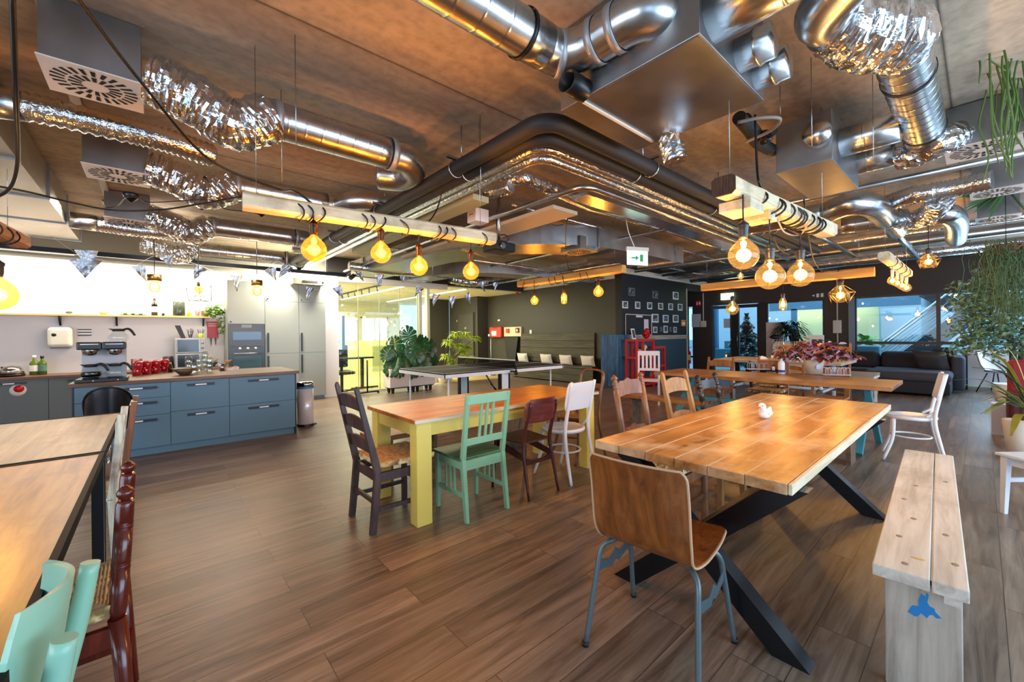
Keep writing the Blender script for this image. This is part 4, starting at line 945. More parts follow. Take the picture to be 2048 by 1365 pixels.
for a, c in ((0,3),(0,4),(3,4),(4,2),(3,2),(1,2),(1,5),(0,5),(1,6),(6,3),(4,5),(1,4)): cb.cyl(ps[a], ps[c], .004, n=6)
mk('wire_cage', cb, M['black_metal'], t); mk('cord', B().cyl((0,0,-.02), (0,0,3.2-p.z), .005, n=8), M['cable'], t)
mk('bulb_glass', B().ball((0,0,-.12), .06, 14), clearb, t); mk('socket', B().cyl((0,0,-.06), (0,0,0), .02), sock, t)
# cables
def cable(label, pts, r=.006, sub=8, name='black_cable', mat=None, group=None):
    return tag(mk(name, B().tube(pts, r, 7, sub=sub), mat or M['cable']), label, 'cable', group)
def cz(pts, z): return [pz(x, y, z) for x, y in pts]
cable('long black cable sagging from the top left towards the left beam', [pz(x, y, z) for x, y, z in ((135, -30, 2.75), (285, 168, 2.7), (420, 320, 2.6), (555, 378, 2.5), (590, 383, 2.36), (640, 420, 2.25))], .008)
cable('thick black cable hanging down in the top left corner', [pz(x, y, z) for x, y, z in ((24, -20, 2.7), (32, 200, 2.45), (35, 330, 2.35), (15, 382, 2.3), (-30, 400, 2.3))], .010)
cable('black cable sagging across the left side beneath the swirl vents', cz(((-20, 370), (60, 385), (150, 407), (230, 421), (320, 420), (400, 408), (482, 393)), 2.38), .007)
cable('black cable dropping from the black pipes onto the left beam', [pz(x, y, z) for x, y, z in ((890, 360, 2.72), (880, 400, 2.6), (868, 430, 2.4), (845, 450, 2.26), (800, 440, 2.27))], .006)
cable('black cable with plug dropping past the centre swirl vent', [pz(x, y, z) for x, y, z in ((1138, 428, 2.86), (1132, 460, 2.75), (1132, 520, 2.6), (1145, 545, 2.5), (1180, 555, 2.4))], .007)
cable('black cable looping between plug and white tray in the centre', cz(((1085, 430), (1105, 450), (1128, 448), (1138, 430)), 2.82), .006)
cable('black cable falling to the roped beam from the metal unit', [pz(x, y, z) for x, y, z in ((1510, 230, 2.85), (1514, 330, 2.5), (1518, 365, 2.35), (1530, 395, 2.3))], .008)
cable('loose black cable drooping behind the right globe bulbs', cz(((1545, 470), (1560, 500), (1585, 510), (1600, 495)), 2.3), .006)
cable('black cable dropping to the orange hanging plank', [pz(x, y, z) for x, y, z in ((1608, 400, 2.7), (1618, 480, 2.5), (1632, 530, 2.35), (1660, 552, 2.3), (1680, 540, 2.3))], .008)
cable('grey loop of wire under the roped beam', cz(((1555, 440), (1570, 465), (1600, 470), (1620, 440)), 2.1), .006, mat=plain('grey_wire', '#8a8484', .5))
cable('black cable between the domes over the kitchen', cz(((205, 400), (212, 415), (235, 412), (252, 395), (275, 395), (305, 405), (420, 400), (450, 418), (505, 425), (522, 432)), 2.66), .005)
for k, (px, py, lb) in enumerate(((262, 398, 'black ceiling rose beside the third left vent'), (403, 414, 'black ceiling rose under the second foil duct'), (523, 428, 'black ceiling rose under the left beam start'))):
    p = pz(px, py, 2.68); tag(mk('ceiling_rose', B().lathe([(0, .05), (.06, .05), (.06, .03), (.045, 0), (.012, -.03), (0, -.035)], tuple(p), 20), M['black']), lb, 'ceiling rose')
def rush_mat(name, c1, c2, c3):
    m, nt, bs = NM(name); N = nt.nodes; L = nt.links
    tc = N.new('ShaderNodeTexCoord'); sx = N.new('ShaderNodeSeparateXYZ'); L.new(tc.outputs['Object'], sx.inputs[0])
    def mth(op, a, b=None):
        q = N.new('ShaderNodeMath'); q.operation = op
        L.new(a, q.inputs[0])
        if b is not None:
            if isinstance(b, (int, float)): q.inputs[1].default_value = b
            else: L.new(b, q.inputs[1])
        return q.outputs[0]
    ax, ay = mth('ABSOLUTE', sx.outputs[0]), mth('ABSOLUTE', sx.outputs[1]); g = mth('GREATER_THAN', ay, ax)
    mx = N.new('ShaderNodeMix'); L.new(g, mx.inputs[0]); L.new(sx.outputs[0], mx.inputs[2]); L.new(sx.outputs[1], mx.inputs[3])
    nz = N.new('ShaderNodeTexNoise'); nz.inputs['Scale'].default_value = 30; L.new(tc.outputs['Object'], nz.inputs['Vector'])
    s_ = mth('SINE', mth('ADD', mth('MULTIPLY', mx.outputs[0], 640.0), mth('MULTIPLY', nz.outputs['Fac'], 5.0)))
    f = mth('ADD', mth('MULTIPLY', s_, .28), mth('MULTIPLY', nz.outputs['Fac'], 1.0))
    L.new(ramp(nt, f, [(.2, c1), (.5, c2), (.8, c3)]), bs.inputs['Base Color']); bs.inputs['Roughness'].default_value = .75
    bp = N.new('ShaderNodeBump'); bp.inputs['Strength'].default_value = .8; bp.inputs['Distance'].default_value = .004; L.new(s_, bp.inputs['Height']); L.new(bp.outputs['Normal'], bs.inputs['Normal'])
    return m
rush = rush_mat('woven_rush', '#7d6238', '#c4a874', '#e6d6a8')
rush2 = rush_mat('brown_woven_rush', '#6c4a26', '#bc9158', '#e0c08e')
def Wd(n, a, b, c, r=.4, ax='Z', wear=None): return wood(n, a, b, c, axis=ax, scale=1.6, rough=r, stretch=8, wear=wear, wearamt=.5)
W_dark = Wd('dark_aubergine_wood', '#2c1f22', '#43302f', '#54403c', .45)
W_brown = Wd('medium_brown_wood', '#5a3823', '#7c5032', '#94663f', .35)
W_pine = Wd('honey_pine_wood', '#7d5830', '#a67c48', '#bf965e', .45)
W_black = Wd('near_black_wood', '#1c1815', '#2f2722', '#40342c', .3)
W_oak = Wd('warm_oak_wood', '#6b3d1d', '#935a2c', '#ab7240', .4)
def turned(p0, p1, r, n=14, fin=False, rings=()):
    p0 = Vector(p0); p1 = Vector(p1); L_ = (p1-p0).length; d = (p1-p0)/L_
    prof = [(r*.75, 0), (r, .08*L_), (r*1.02, .5*L_)]
    for f in rings: prof += [(r, (f-.012)*L_), (r*.8, (f-.006)*L_), (r*1.05, f*L_), (r*.8, (f+.006)*L_), (r, (f+.012)*L_)]
    if fin:
        prof += [(r, .90*L_), (r*.6, .905*L_), (r*1.05, .915*L_), (r*.55, .925*L_), (r*1.15, .945*L_), (r*1.2, .955*L_), (r*.8, .972*L_), (r*.7, .98*L_), (r*.35, .99*L_), (0.001, L_)]
    else: prof += [(r, .97*L_), (r*.8, L_)]
    prof.sort(key=lambda q: q[1])
    return B().lathe(prof, p0, n, axis=tuple(d))
def slat_curve(hw, y, z0, z1, bow, top, th=.014, n=9, wave=0, tilt=0):
    # a ladder-back slat spanning x -hw..hw, bowed backwards, arched top
    rows = []
    for j, zz in enumerate((z0, (z0+z1)/2, z1)):
        r_ = []
        for i in range(n):
            u = -1+2*i/(n-1); x = u*hw; yb = y-bow*(1-u*u)-tilt*(zz-z0)
            arch = top*(1-u*u) if j == 2 else (top*.35*(1-u*u) if j == 0 else top*.7*(1-u*u))
            if wave and j == 2: arch += wave*cos(u*pi*3)*.5
            r_.append((x, yb, zz+arch))
        rows.append(r_)
    return B().grid(rows, th)
def rush_seat(w_, d_, z, th=.035, y0=None, wf=None):
    y0 = -d_/2 if y0 is None else y0; wf = wf or w_; n = 11; rows = []
    for j in range(n):
        v = j/(n-1); ww = w_+(wf-w_)*v; r_ = []
        for i in range(n):
            u = -1+2*i/(n-1); dip = -.012*(1-u*u)*(1-(2*v-1)**2); x = u*ww/2
            r_.append((x, y0+v*d_, z+dip+.006*(1 if abs(abs(u)-abs(2*v-1)) < .12 else 0)))
        rows.append(r_)
    return B().grid(rows, -th) if False else B().grid(list(reversed(rows)), th)
def ladder_chair(name, label, mat, seatmat, W=.44, D=.40, SH=.45, BH=1.02, slats=3, sq=True, fin=False, rings=(), arch=.025, lean=.10, slat_h=.06, apron=True, waves=0, group=None, z0f=.60, stretch=(.16, .24), solid=False, rleg=.017):
    t = thing(name, label, 'chair', group=group); hw = W/2; yb = -D/2; yf = D/2
    for s in (-1, 1):
        x = s*(hw-.02)
        if sq:
            b = B().beam((x, yb-.04, 0), (x, yb, SH-.02), .032, .042, upv=(0,1,0), w1=.036, t1=.046).beam((x, yb, SH-.02), (x, yb-lean, BH), .036, .046, upv=(0,1,0), w1=.03, t1=.026)
            b.ball((x, yb-lean, BH), .016, 10, (.9, .9, 1.2))
            mk('leg', b, mat, t)
            mk('leg', B().beam((s*(hw-.02)*1.04, yf-.03, 0), (s*(hw-.02)*1.04, yf-.03, SH-.03), .036, .036, upv=(0,1,0)), mat, t)
        else:
            b = B().tube([(x, yb-.03, 0), (x, yb, SH)], [rleg*.8, rleg*1.1], 12)
            b2 = turned((x, yb, SH), (x, yb-lean, BH), rleg*1.05, 14, fin, rings); b.add(b2.v, b2.f, True)
            mk('leg', b, mat, t)
            mk('leg', turned((s*(hw-.01)*1.05, yf-.03, 0), (s*(hw-.01)*1.05, yf-.03, SH+.005), rleg*1.15, 14), mat, t)
    for k in range(slats):
        f = k/(slats-1) if slats > 1 else 1
        zc = SH+.15+(BH-SH-.27)*f if slats > 1 else BH-.13
        yc = yb-lean*(zc-SH)/(BH-SH)
        mk('back_slat', slat_curve(hw-.03, yc, zc-slat_h/2, zc+slat_h/2, .018, arch, wave=waves, tilt=lean/(BH-SH)), mat, t)
    if solid: mk('seat', B().box(-hw*1.02, hw*1.02, yb+.0, yf, SH-.02, SH+.002), seatmat, t, bevel=.006)
    else: mk('seat', rush_seat(W*.95, D*.98, SH+.012, y0=yb+.01, wf=W*1.06), seatmat, t)
    if apron:
        b = B().box(-hw+.02, hw-.02, yf-.045, yf-.02, SH-.085, SH-.022)
        for s in (-1, 1): b.box(s*(hw-.02)-.011, s*(hw-.02)+.011, yb, yf-.03, SH-.085, SH-.022)
        b.box(-hw+.02, hw-.02, yb-.01, yb+.012, SH-.085, SH-.022)
        mk('seat_frame', b, mat, t)
    for s in (-1, 1): mk('stretcher', B().beam((s*(hw-.02), yb-.03, stretch[0]), (s*(hw-.015)*1.03, yf-.03, stretch[0]), .018, .03), mat, t)
    mk('stretcher', B().beam((-hw+.02, yf-.03, stretch[1]), (hw-.02, yf-.03, stretch[1]), .018, .03, upv=(0,0,1)), mat, t)
    mk('stretcher', B().beam((-hw+.02, yb-.02, stretch[0]+.05), (hw-.02, yb-.02, stretch[0]+.05), .018, .03, upv=(0,0,1)), mat, t)
    return t
def put(t, x, y, rz): t.location = (x, y, 0); t.rotation_euler = (0, 0, radians(rz)); return t
# dark ladder-back at the left end of the yellow table (faces +X)
t = ladder_chair('dining_chair', 'dark aubergine ladder-back chair with rush seat at the left end of the yellow-legged table', W_dark, rush2, W=.43, D=.42, SH=.43, BH=1.0, slats=3, slat_h=.075, arch=.035, lean=.14)
put(t, 1.36, 2.93, -90)
# green chair (faces +Y)
green = plain('worn_sage_green_paint', '#86b894', .4, vary=.12, scale=10); greend = wood('dark_worn_green_seat', '#2f4a34', '#4d7856', '#6c9a74', axis='X', scale=1, rough=.35)
t = thing('dining_chair', 'sage green painted wooden chair with three back spindles at the yellow-legged table', 'chair')
hw, yb, yf, SH, BH = .195, -.17, .20, .44, .92
for s in (-1, 1):
    b = B().beam((s*(hw-.005), yb-.05, 0), (s*(hw-.01), yb, SH), .026, .036, upv=(0,1,0), w1=.034, t1=.04).beam((s*(hw-.01), yb, SH), (s*(hw-.005), yb-.075, BH), .034, .036, upv=(0,1,0), w1=.032, t1=.024)
    mk('leg', b, green, t, bevel=.003)
    mk('leg', B().beam((s*(hw-.01), yf-.02, 0), (s*(hw-.01), yf-.03, SH-.01), .026, .026, upv=(0,1,0), w1=.04, t1=.04), green, t, bevel=.003)
mk('seat', B().box(-hw-.02, hw+.02, yb-.0, yf+.02, SH-.006, SH+.014), greend, t, bevel=.005)
b = B().box(-hw+.01, hw-.01, yf-.045, yf-.025, SH-.07, SH-.006).box(-hw+.01, hw-.01, yb-.01, yb+.01, SH-.08, SH-.006)
for s in (-1, 1): b.box(s*(hw-.01)-.01, s*(hw-.01)+.01, yb, yf-.03, SH-.07, SH-.006)
mk('seat_frame', b, green, t)
def bk(z): return yb-.075*(z-SH)/(BH-SH)
mk('top_rail', B().beam((-hw, bk(.885), .885), (hw, bk(.885), .885), .024, .07), green, t, bevel=.003)
mk('lower_rail', B().beam((-hw+.01, bk(.57), .57), (hw-.01, bk(.57), .57), .02, .05), green, t, bevel=.003)
for x in (-.055, 0, .055): mk('spindle', B().beam((x, bk(.575), .575), (x, bk(.86), .86), .02, .012, upv=(0,1,0)), green, t)
for s in (-1, 1):
    mk('stretcher', B().beam((s*(hw-.01), yb-.02, .18), (s*(hw-.01), yf-.02, .18), .016, .03), green, t)
    for y in (-.06, .0, .06): mk('side_spindle', B().beam((s*(hw-.01), y, .19), (s*(hw-.01), y, SH-.07), .012, .016, upv=(0,1,0)), green, t)
put(t, 1.87, 2.66, 0)
# oxblood chair
red = Wd('oxblood_painted_wood', '#3a1514', '#4f1f1c', '#5e2a24', .35, wear=None); redw = wood('worn_oxblood_backrest', '#4d1a18', '#66261f', '#773a2e', axis='X', scale=1.2, rough=.4, wear='#b08070', wearamt=.5)
t = thing('dining_chair', 'oxblood red wooden chair with a rounded worn backrest at the yellow-legged table', 'chair')
hw, yb, yf, SH, BH = .175, -.17, .20, .44, .80
for s in (-1, 1):
    b = B().tube([(s*(hw+.0), yb-.07, 0), (s*(hw-.01), yb-.01, .30), (s*(hw-.02), yb+.01, SH+.02), (s*(hw-.02), yb-.04, .66), (s*(hw-.025), yb-.085, .79)], [.012, .018, .019, .016, .012], 12, sub=4, flat=.8)
    mk('leg', b, red, t)
    mk('leg', B().tube([(s*(hw+.02), yf+.01, 0), (s*(hw), yf-.02, SH-.02)], [.011, .02], 12), red, t)
    mk('side_brace', B().prism([(yb, .30), (yb, .345), (yf-.03, .42), (yf-.03, .355)], (s*(hw-.02)-.009, 0, 0), (0,1,0), (0,0,1), (.018,0,0)), red, t)
rows = []
for j in range(7):
    v = j/6; z = .62+.20*v; r_ = []
    hh = .19*(1-abs(2*v-1)**4*.28)
    for i in range(11):
        u = -1+2*i/10; r_.append((u*hh, -.222-.03*(1-u*u)-.05*(v-.5)*.6+.0, z))
    rows.append(r_)
mk('backrest', B().grid(rows, .018), redw, t)
mk('seat', B().prism([(-.15, -.16), (.15, -.16), (.20, .20), (.19, .21), (-.19, .21), (-.20, .20)], (0,0,SH), (1,0,0), (0,1,0), (0,0,.014)), wood('dark_red_brown_seat', '#3a2018', '#52301f', '#634028', axis='Y', rough=.35), t, bevel=.004)
mk('back_stretcher', B().prism([(-.15,.27), (.15,.27), (.15,.33), (.07,.30), (-.07,.30), (-.15,.33)], (0, yb-.02, 0), (1,0,0), (0,0,1), (0,.016,0)), red, t)
put(t, 2.45, 2.66, 0)
# bentwood chairs
def bentwood(label, mat, SH=.455, BH=.92, back='panel', seatr=.205):
    t = thing('bentwood_chair', label, 'chair')
    for s in (-1, 1):
        b = B().tube([(s*.185, -.25, 0), (s*.175, -.20, .22), (s*.165, -.165, SH), (s*.16, -.20, .68), (s*.165, -.25, BH)], [.013, .016, .017, .016, .013], 12, sub=5)
        mk('leg', b, mat, t)
        mk('leg', B().tube([(s*.19, .22, 0), (s*.165, .15, .22), (s*.15, .135, SH-.02)], [.012, .016, .018], 12, sub=5), mat, t)
    b = B().lathe([(0, SH-.02), (seatr-.01, SH-.022), (seatr, SH-.005), (seatr-.004, SH+.012), (seatr-.02, SH+.015), (seatr-.04, SH+.004), (0, SH+.000)], n=32)
    mk('seat', b, mat, t)
    mk('hoop_stretcher', B().tube([(.155*cos(a), .155*sin(a), .25) for a in [2*pi*k/24 for k in range(24)]], .009, 10, closed=True), mat, t)
    if back == 'panel':
        rows = []
        for j in range(7):
            v = j/6; z = .655+.255*v; r_ = []; hh = .195*(1-.10*abs(2*v-1)**6)
            for i in range(11):
                u = -1+2*i/10; r_.append((u*hh, -.205-.055*v+.0-.02*(1-u*u)+.022, z))
            rows.append(r_)
        mk('backrest', B().grid(rows, .012), mat, t)
        for s in (-1, 1): mk('back_brace', B().tube([(s*.16, -.185, .60), (s*.15, -.165, .53), (s*.165, -.10, SH+.02)], .012, 10, sub=5), mat, t)
    else:
        mk('back_hoop', B().tube([(-.16, -.20, .68), (-.165, -.25, BH-.04), (-.10, -.27, BH+.02), (.10, -.27, BH+.02), (.165, -.25, BH-.04), (.16, -.20, .68)], .013, 12, sub=6), mat, t)
        mk('back_rail', B().beam((-.155, -.21, .78), (.155, -.21, .78), .012, .05), mat, t)
    return t
wht = plain('glossy_white_paint', '#e8e6ea', .3)
t = bentwood('white painted bentwood chair with a panel back at the yellow-legged table', wht); put(t, 2.97, 2.66, 0)
t = bentwood('brown bentwood chair behind the white chair at the far end of the yellow-legged table', W_brown, back='hoop'); put(t, 3.48, 2.92, 85)
t = bentwood('white bentwood chair standing alone right of the turquoise-legged table', wht); put(t, 5.99, .50, 8)
# plywood chair
t = thing('plywood_chair', 'brown moulded plywood chair on grey steel tube legs in the foreground', 'chair')
ply = wood('worn_brown_plywood', '#5c3014', '#81481c', '#965a2a', axis='Z', scale=1.2, rough=.3, wear='#a5754e', wearamt=.45, coat=.3)
prof = [(.235, .475), (.21, .468), (.15, .448), (.05, .438), (-.06, .44), (-.135, .455), (-.178, .49), (-.198, .545), (-.208, .62), (-.218, .72), (-.232, .80), (-.243, .845)]
PP = smoothpath([(0, y, z) for y, z in prof], 3); rows = []; m_ = len(PP)
for j, p in enumerate(PP):
    f = j/(m_-1); hw = .205
    if f < .07: hw *= .90+.10*sqrt(f/.07)
    if f > .93: hw *= .90+.10*sqrt((1-f)/.07)
    if .34 < f < .62: hw *= 1-.03*sin((f-.34)/.28*pi)
    r_ = []
    for i in range(13):
        u = -1+2*i/12; cur = -.022*(1-u*u) if f > .5 else 0; dz = -.008*(1-u*u) if f < .4 else 0
        r_.append((u*hw, p.y+cur*min(1, (f-.5)*3 if f > .5 else 0)*1.0, p.z+dz))
    rows.append(r_)
mk('shell', B().grid(rows, .011), ply, t)
bd = [r_[0] for r_ in rows]+rows[-1][1:-1]+[r_[-1] for r_ in reversed(rows)]+list(reversed(rows[0][1:-1]))
mk('edge_veneer', B().tube(bd, .005, 6, closed=True), plain('pale_ply_edge', '#c09a78', .6), t)
gm = plain('grey_painted_steel_tube', '#59676c', .35, .3)
for s in (-1, 1):
    mk('leg_frame', B().tube([(s*.235, -.235, 0), (s*.215, -.17, .30), (s*.205, -.14, .40), (s*.17, -.10, .432), (s*.15, .0, .43), (s*.17, .08, .432), (s*.205, .12, .40), (s*.215, .15, .30), (s*.235, .215, 0)], .0115, 12, sub=6), gm, t)
    mk('bracket', B().prism([(-.155, .30), (-.155, .345), (-.05, .315), (-.02, .33), (0, .345), (.02, .33), (.05, .315), (.135, .345), (.135, .30), (.03, .27), (0, .29), (-.03, .27)], (s*.216-.002, 0, 0), (0,1,0), (0,0,1), (.004,0,0)), gm, t)
    for y in (-.235, .215): mk('foot_cap', B().cyl((s*.235, y, 0), (s*.235, y, .02), .014, n=12), M['black_rub'], t)
mk('cross_tube', B().tube([(-.15, -.04, .425), (.15, -.04, .425)], .0115, 12), gm, t)
for s in (-1, 1): mk('screw_head', B().ball((s*.12, .06, .44), .009, 8, (1,1,.35)), M['chrome'], t)
put(t, 1.655, .93, -84)
# chairs on the far side of the worn table (face -Y)
t = ladder_chair('dining_chair', 'turned brown chair with pointed finials and rush seat behind the worn plank table', W_brown, rush, W=.40, D=.40, SH=.46, BH=1.06, slats=2, sq=False, fin=True, rings=(.82, .86), slat_h=.09, arch=.03, lean=.10, waves=.02, rleg=.02)
put(t, 2.65, 1.43, 180+2)
t = ladder_chair('dining_chair', 'honey pine ladder-back chair pushed in behind the worn plank table', W_pine, rush, W=.40, D=.40, SH=.45, BH=1.0, slats=2, slat_h=.10, arch=.03, lean=.12)
put(t, 3.43, 1.47, 180-4)
t = ladder_chair('dining_chair', 'near-black turned chair with knobbed posts behind the worn plank table', W_black, rush, W=.42, D=.40, SH=.45, BH=.95, slats=2, sq=False, fin=True, rings=(.3, .5, .72, .84), slat_h=.07, arch=.03, lean=.10, waves=.03, rleg=.024)
put(t, 4.11, 1.50, 180)
# white chair at far right edge
t = thing('painted_chair', 'white painted wooden chair cut off by the right edge', 'chair')
wp = plain('worn_white_paint', '#dcdfe6', .45, vary=.06, scale=12)
for s in (-1, 1):
    mk('leg', B().beam((s*.19, .19, 0), (s*.18, .18, .42), .028, .028, upv=(0,1,0), w1=.042, t1=.042), wp, t, bevel=.002)
    mk('leg', B().beam((s*.18, -.22, 0), (s*.18, -.18, .43), .03, .036, upv=(0,1,0)).beam((s*.18, -.18, .43), (s*.18, -.26, .9), .03, .036, upv=(0,1,0)), wp, t, bevel=.002)
    mk('stretcher', B().beam((s*.185, -.2, .25), (s*.185, .18, .25), .018, .03), wp, t)
mk('seat', B().box(-.22, .22, -.2, .22, .425, .445), wp, t, bevel=.004)
mk('seat_frame', B().box(-.17, .17, .15, .17, .36, .425).box(-.19, -.17, -.18, .17, .36, .425).box(.17, .19, -.18, .17, .36, .425), wp, t)
mk('backrest', B().beam((-.18, -.25, .84), (.18, -.25, .84), .02, .1), wp, t)
pc = pz(2022, 1043, 0); put(t, pc.x+.17, pc.y-.24, 48)
# chairs at the left tables (backs at the table's right edge, facing -X)
W_chest = Wd('chestnut_lacquered_wood', '#3f140e', '#561d14', '#66281c', .18)
t = ladder_chair('dining_chair', 'glossy chestnut turned chair with ball finials at the left table', W_chest, rush, W=.40, D=.40, SH=.45, BH=.82, slats=2, sq=False, fin=False, lean=.02, rleg=.022, arch=.02, slat_h=.05)
for s in (-1, 1):
    b = turned((s*.18, -.2, .45), (s*.18, -.222, .825), .0235, 18, False, (.42, .46, .76, .8))
    b.lathe([(.010, 0), (.012, .008), (.022, .02), (.024, .03), (.018, .04), (.008, .05), (0, .052)], (s*.18, -.222, .82), 18)
    mk('turned_post', b, W_chest, t)
put(t, -.30, 2.02, 91)
t = thing('painted_chair', 'chair with a mint green curved backrest at the left table in the bottom corner', 'chair')
mint = plain('mint_green_paint', '#8fc4ae', .35)
rows = []
for j in range(9):
    v = j/8; z = .58+.26*v; r_ = []; hh = .17*(1-.30*abs(2*v-1)**3)
    for i in range(15):
        u = -1+2*i/14; r_.append((u*hh, -.20-.035*v-.055*(1-u*u)+.05, z))
    rows.append(r_)
mk('backrest', B().grid(rows, .012), mint, t)
for s in (-1, 1):
    mk('leg', B().tube([(s*.19, -.24, 0), (s*.17, -.19, .25), (s*.16, -.185, .45), (s*.165, -.225, .66), (s*.17, -.247, .79)], [.015, .02, .022, .021, .019], 14, sub=5), mint, t)
    mk('leg', B().tube([(s*.19, .2, 0), (s*.17, .16, .43)], [.013, .019], 12), mint, t)
mk('seat', B().lathe([(0, .43), (.20, .43), (.21, .44), (.20, .452), (0, .448)], n=30), mint, t)
mk('stretcher', B().cyl((-.17, -.2, .2), (.17, -.2, .2), .01).cyl((-.18, .17, .2), (.18, .17, .2), .01), mint, t)
put(t, -.375, 1.31, 89)
t = thing('painted_chair', 'paint-flaked cream and brown chair seen edge-on at the farther left table', 'chair')
crm = wood('flaked_cream_paint', '#8b8672', '#d2d0bc', '#e2e0d0', axis='Z', scale=1.5, rough=.6, wear='#6a4a34', wearamt=.8)
for y_ in (-.19, .19):
    s = 1 if y_ > 0 else -1
    mk('leg', B().beam((s*.18, -.20, 0), (s*.18, -.18, .45), .04, .035, upv=(0,1,0)).beam((s*.18, -.18, .45), (s*.18, -.225, .92), .042, .034, upv=(0,1,0), w1=.036), crm, t, bevel=.003)
    mk('leg', B().beam((s*.18, .19, 0), (s*.18, .18, .44), .035, .035, upv=(0,1,0)), crm, t, bevel=.003)
for z in (.58, .70, .84): mk('back_slat', B().beam((-.17, -.19-.04*(z-.45), z), (.17, -.19-.04*(z-.45), z), .016, .06), crm if z > .6 else W_brown, t)
mk('seat', B().box(-.2, .2, -.19, .2, .44, .46), crm, t, bevel=.004)
put(t, -.37, 3.42, 90)
t = thing('painted_chair', 'brown wooden chair behind the cream one at the farther left table', 'chair')
for s in (-1, 1):
    mk('leg', B().beam((s*.18, -.20, 0), (s*.18, -.18, .45), .032, .032, upv=(0,1,0)).beam((s*.18, -.18, .45), (s*.18, -.235, .93), .034, .03, upv=(0,1,0)), W_brown, t)
    mk('leg', B().beam((s*.18, .19, 0), (s*.18, .18, .44), .032, .032, upv=(0,1,0)), W_brown, t)
for z in (.6, .75, .88): mk('back_slat', B().beam((-.17, -.195-.05*(z-.45), z), (.17, -.195-.05*(z-.45), z), .014, .05), W_brown, t)
mk('seat', B().box(-.2, .2, -.19, .2, .44, .46), W_brown, t, bevel=.004)
put(t, -.34, 3.93, 90)
# round black tub chair behind the far left table
t = thing('tub_chair', 'black round-backed chair between the far left table and the blue island', 'chair')
pl = plain('glossy_black_shell', '#14161c', .22)
rows = []
for j in range(10):
    v = j/9; r_ = []
    for i in range(19):
        a = radians(-112+224*i/18); rr = .145+.03*sin(v*pi/2); zt = .44+.44*v*max(.02, cos(a*.78))**.55
        r_.append((rr*sin(a), -rr*cos(a), zt))
    rows.append(r_)
mk('shell_back', B().grid(rows, .012), pl, t)
mk('rim', B().tube([tuple(p) for p in rows[-1]], .011, 8), M['black'], t)
mk('seat', B().lathe([(0, .42), (.13, .42), (.14, .44), (.13, .47), (0, .46)], n=26), pl, t)
mk('pedestal', B().cyl((0,0,.04), (0,0,.42), .025).cyl((0,0,0), (0,0,.02), .2, .02), M['chrome'], t)
pc = pz(217, 772, .86); put(t, pY(217, 800, 5.8).x, 5.8, 0)
# chairs round the turquoise-legged and grey tables
def ply_(px, Y, **k): pass
spec = [
 ('oak chair with peg-topped posts on the far side of the turquoise-legged table, left', W_oak, 6.97, 2.93, 90, dict(fin=True, sq=False, slats=2, slat_h=.09, BH=.94, rings=(.8,), rleg=.019)),
 ('square oak chair with a broad top board behind the hand soap bottle', W_oak, 6.97, 2.14, 90, dict(slats=2, slat_h=.13, BH=.96, lean=.08, arch=.005)),
 ('dark oak chair with wavy slats beyond the turquoise-legged table, behind the flower pot', W_oak, 6.97, 1.42, 90, dict(slats=3, slat_h=.06, BH=.84, arch=.03)),
 ('oak ladder-back chair on the far side of the grey plank table, below the hanging plant', W_oak, 9.55, 2.56, 90, dict(slats=3, slat_h=.06, BH=1.14, arch=.035, lean=.1)),
 ('oak spindle-post chair on the far side of the grey plank table, before the dark column', W_oak, 9.55, 1.83, 90, dict(slats=2, slat_h=.10, BH=1.12, arch=.02, lean=.1)),
 ('dark chair with flat slats on the near side of the grey plank table', W_black, 7.75, 2.35, -90, dict(slats=2, slat_h=.06, BH=.86, lean=.06)),
]
for k, (lb, mt, x, y, rz, kw) in enumerate(spec):
    t = ladder_chair('dining_chair', lb, mt, rush2 if k % 2 else mt, W=.44, D=.42, SH=.45, solid=(k % 2 == 0), **kw); put(t, x, y, rz)
# white slatted chair by the red shelf
t = thing('painted_chair', 'white painted chair with vertical back slats in front of the red shelf', 'chair')
for s in (-1, 1):
    mk('leg', B().beam((s*.19, -.20, 0), (s*.19, -.18, .45), .035, .035, upv=(0,1,0)).beam((s*.19, -.18, .45), (s*.19, -.24, 1.0), .035, .03, upv=(0,1,0)), wp, t)
    mk('leg', B().beam((s*.19, .19, 0), (s*.19, .18, .44), .035, .035, upv=(0,1,0)), wp, t)
mk('top_rail', B().beam((-.19, -.235, .96), (.19, -.235, .96), .02, .09), wp, t)
mk('lower_rail', B().beam((-.19, -.20, .64), (.19, -.20, .64), .02, .05), wp, t)
for x in (-.11, -.037, .037, .11): mk('back_slat', B().beam((x, -.20, .65), (x, -.232, .93), .04, .012, upv=(0,1,0)), wp, t)
mk('seat', B().box(-.21, .21, -.19, .21, .44, .46), wp, t)
pc = pz(1300, 720, 1.0); put(t, 7.2, 4.25, 118)
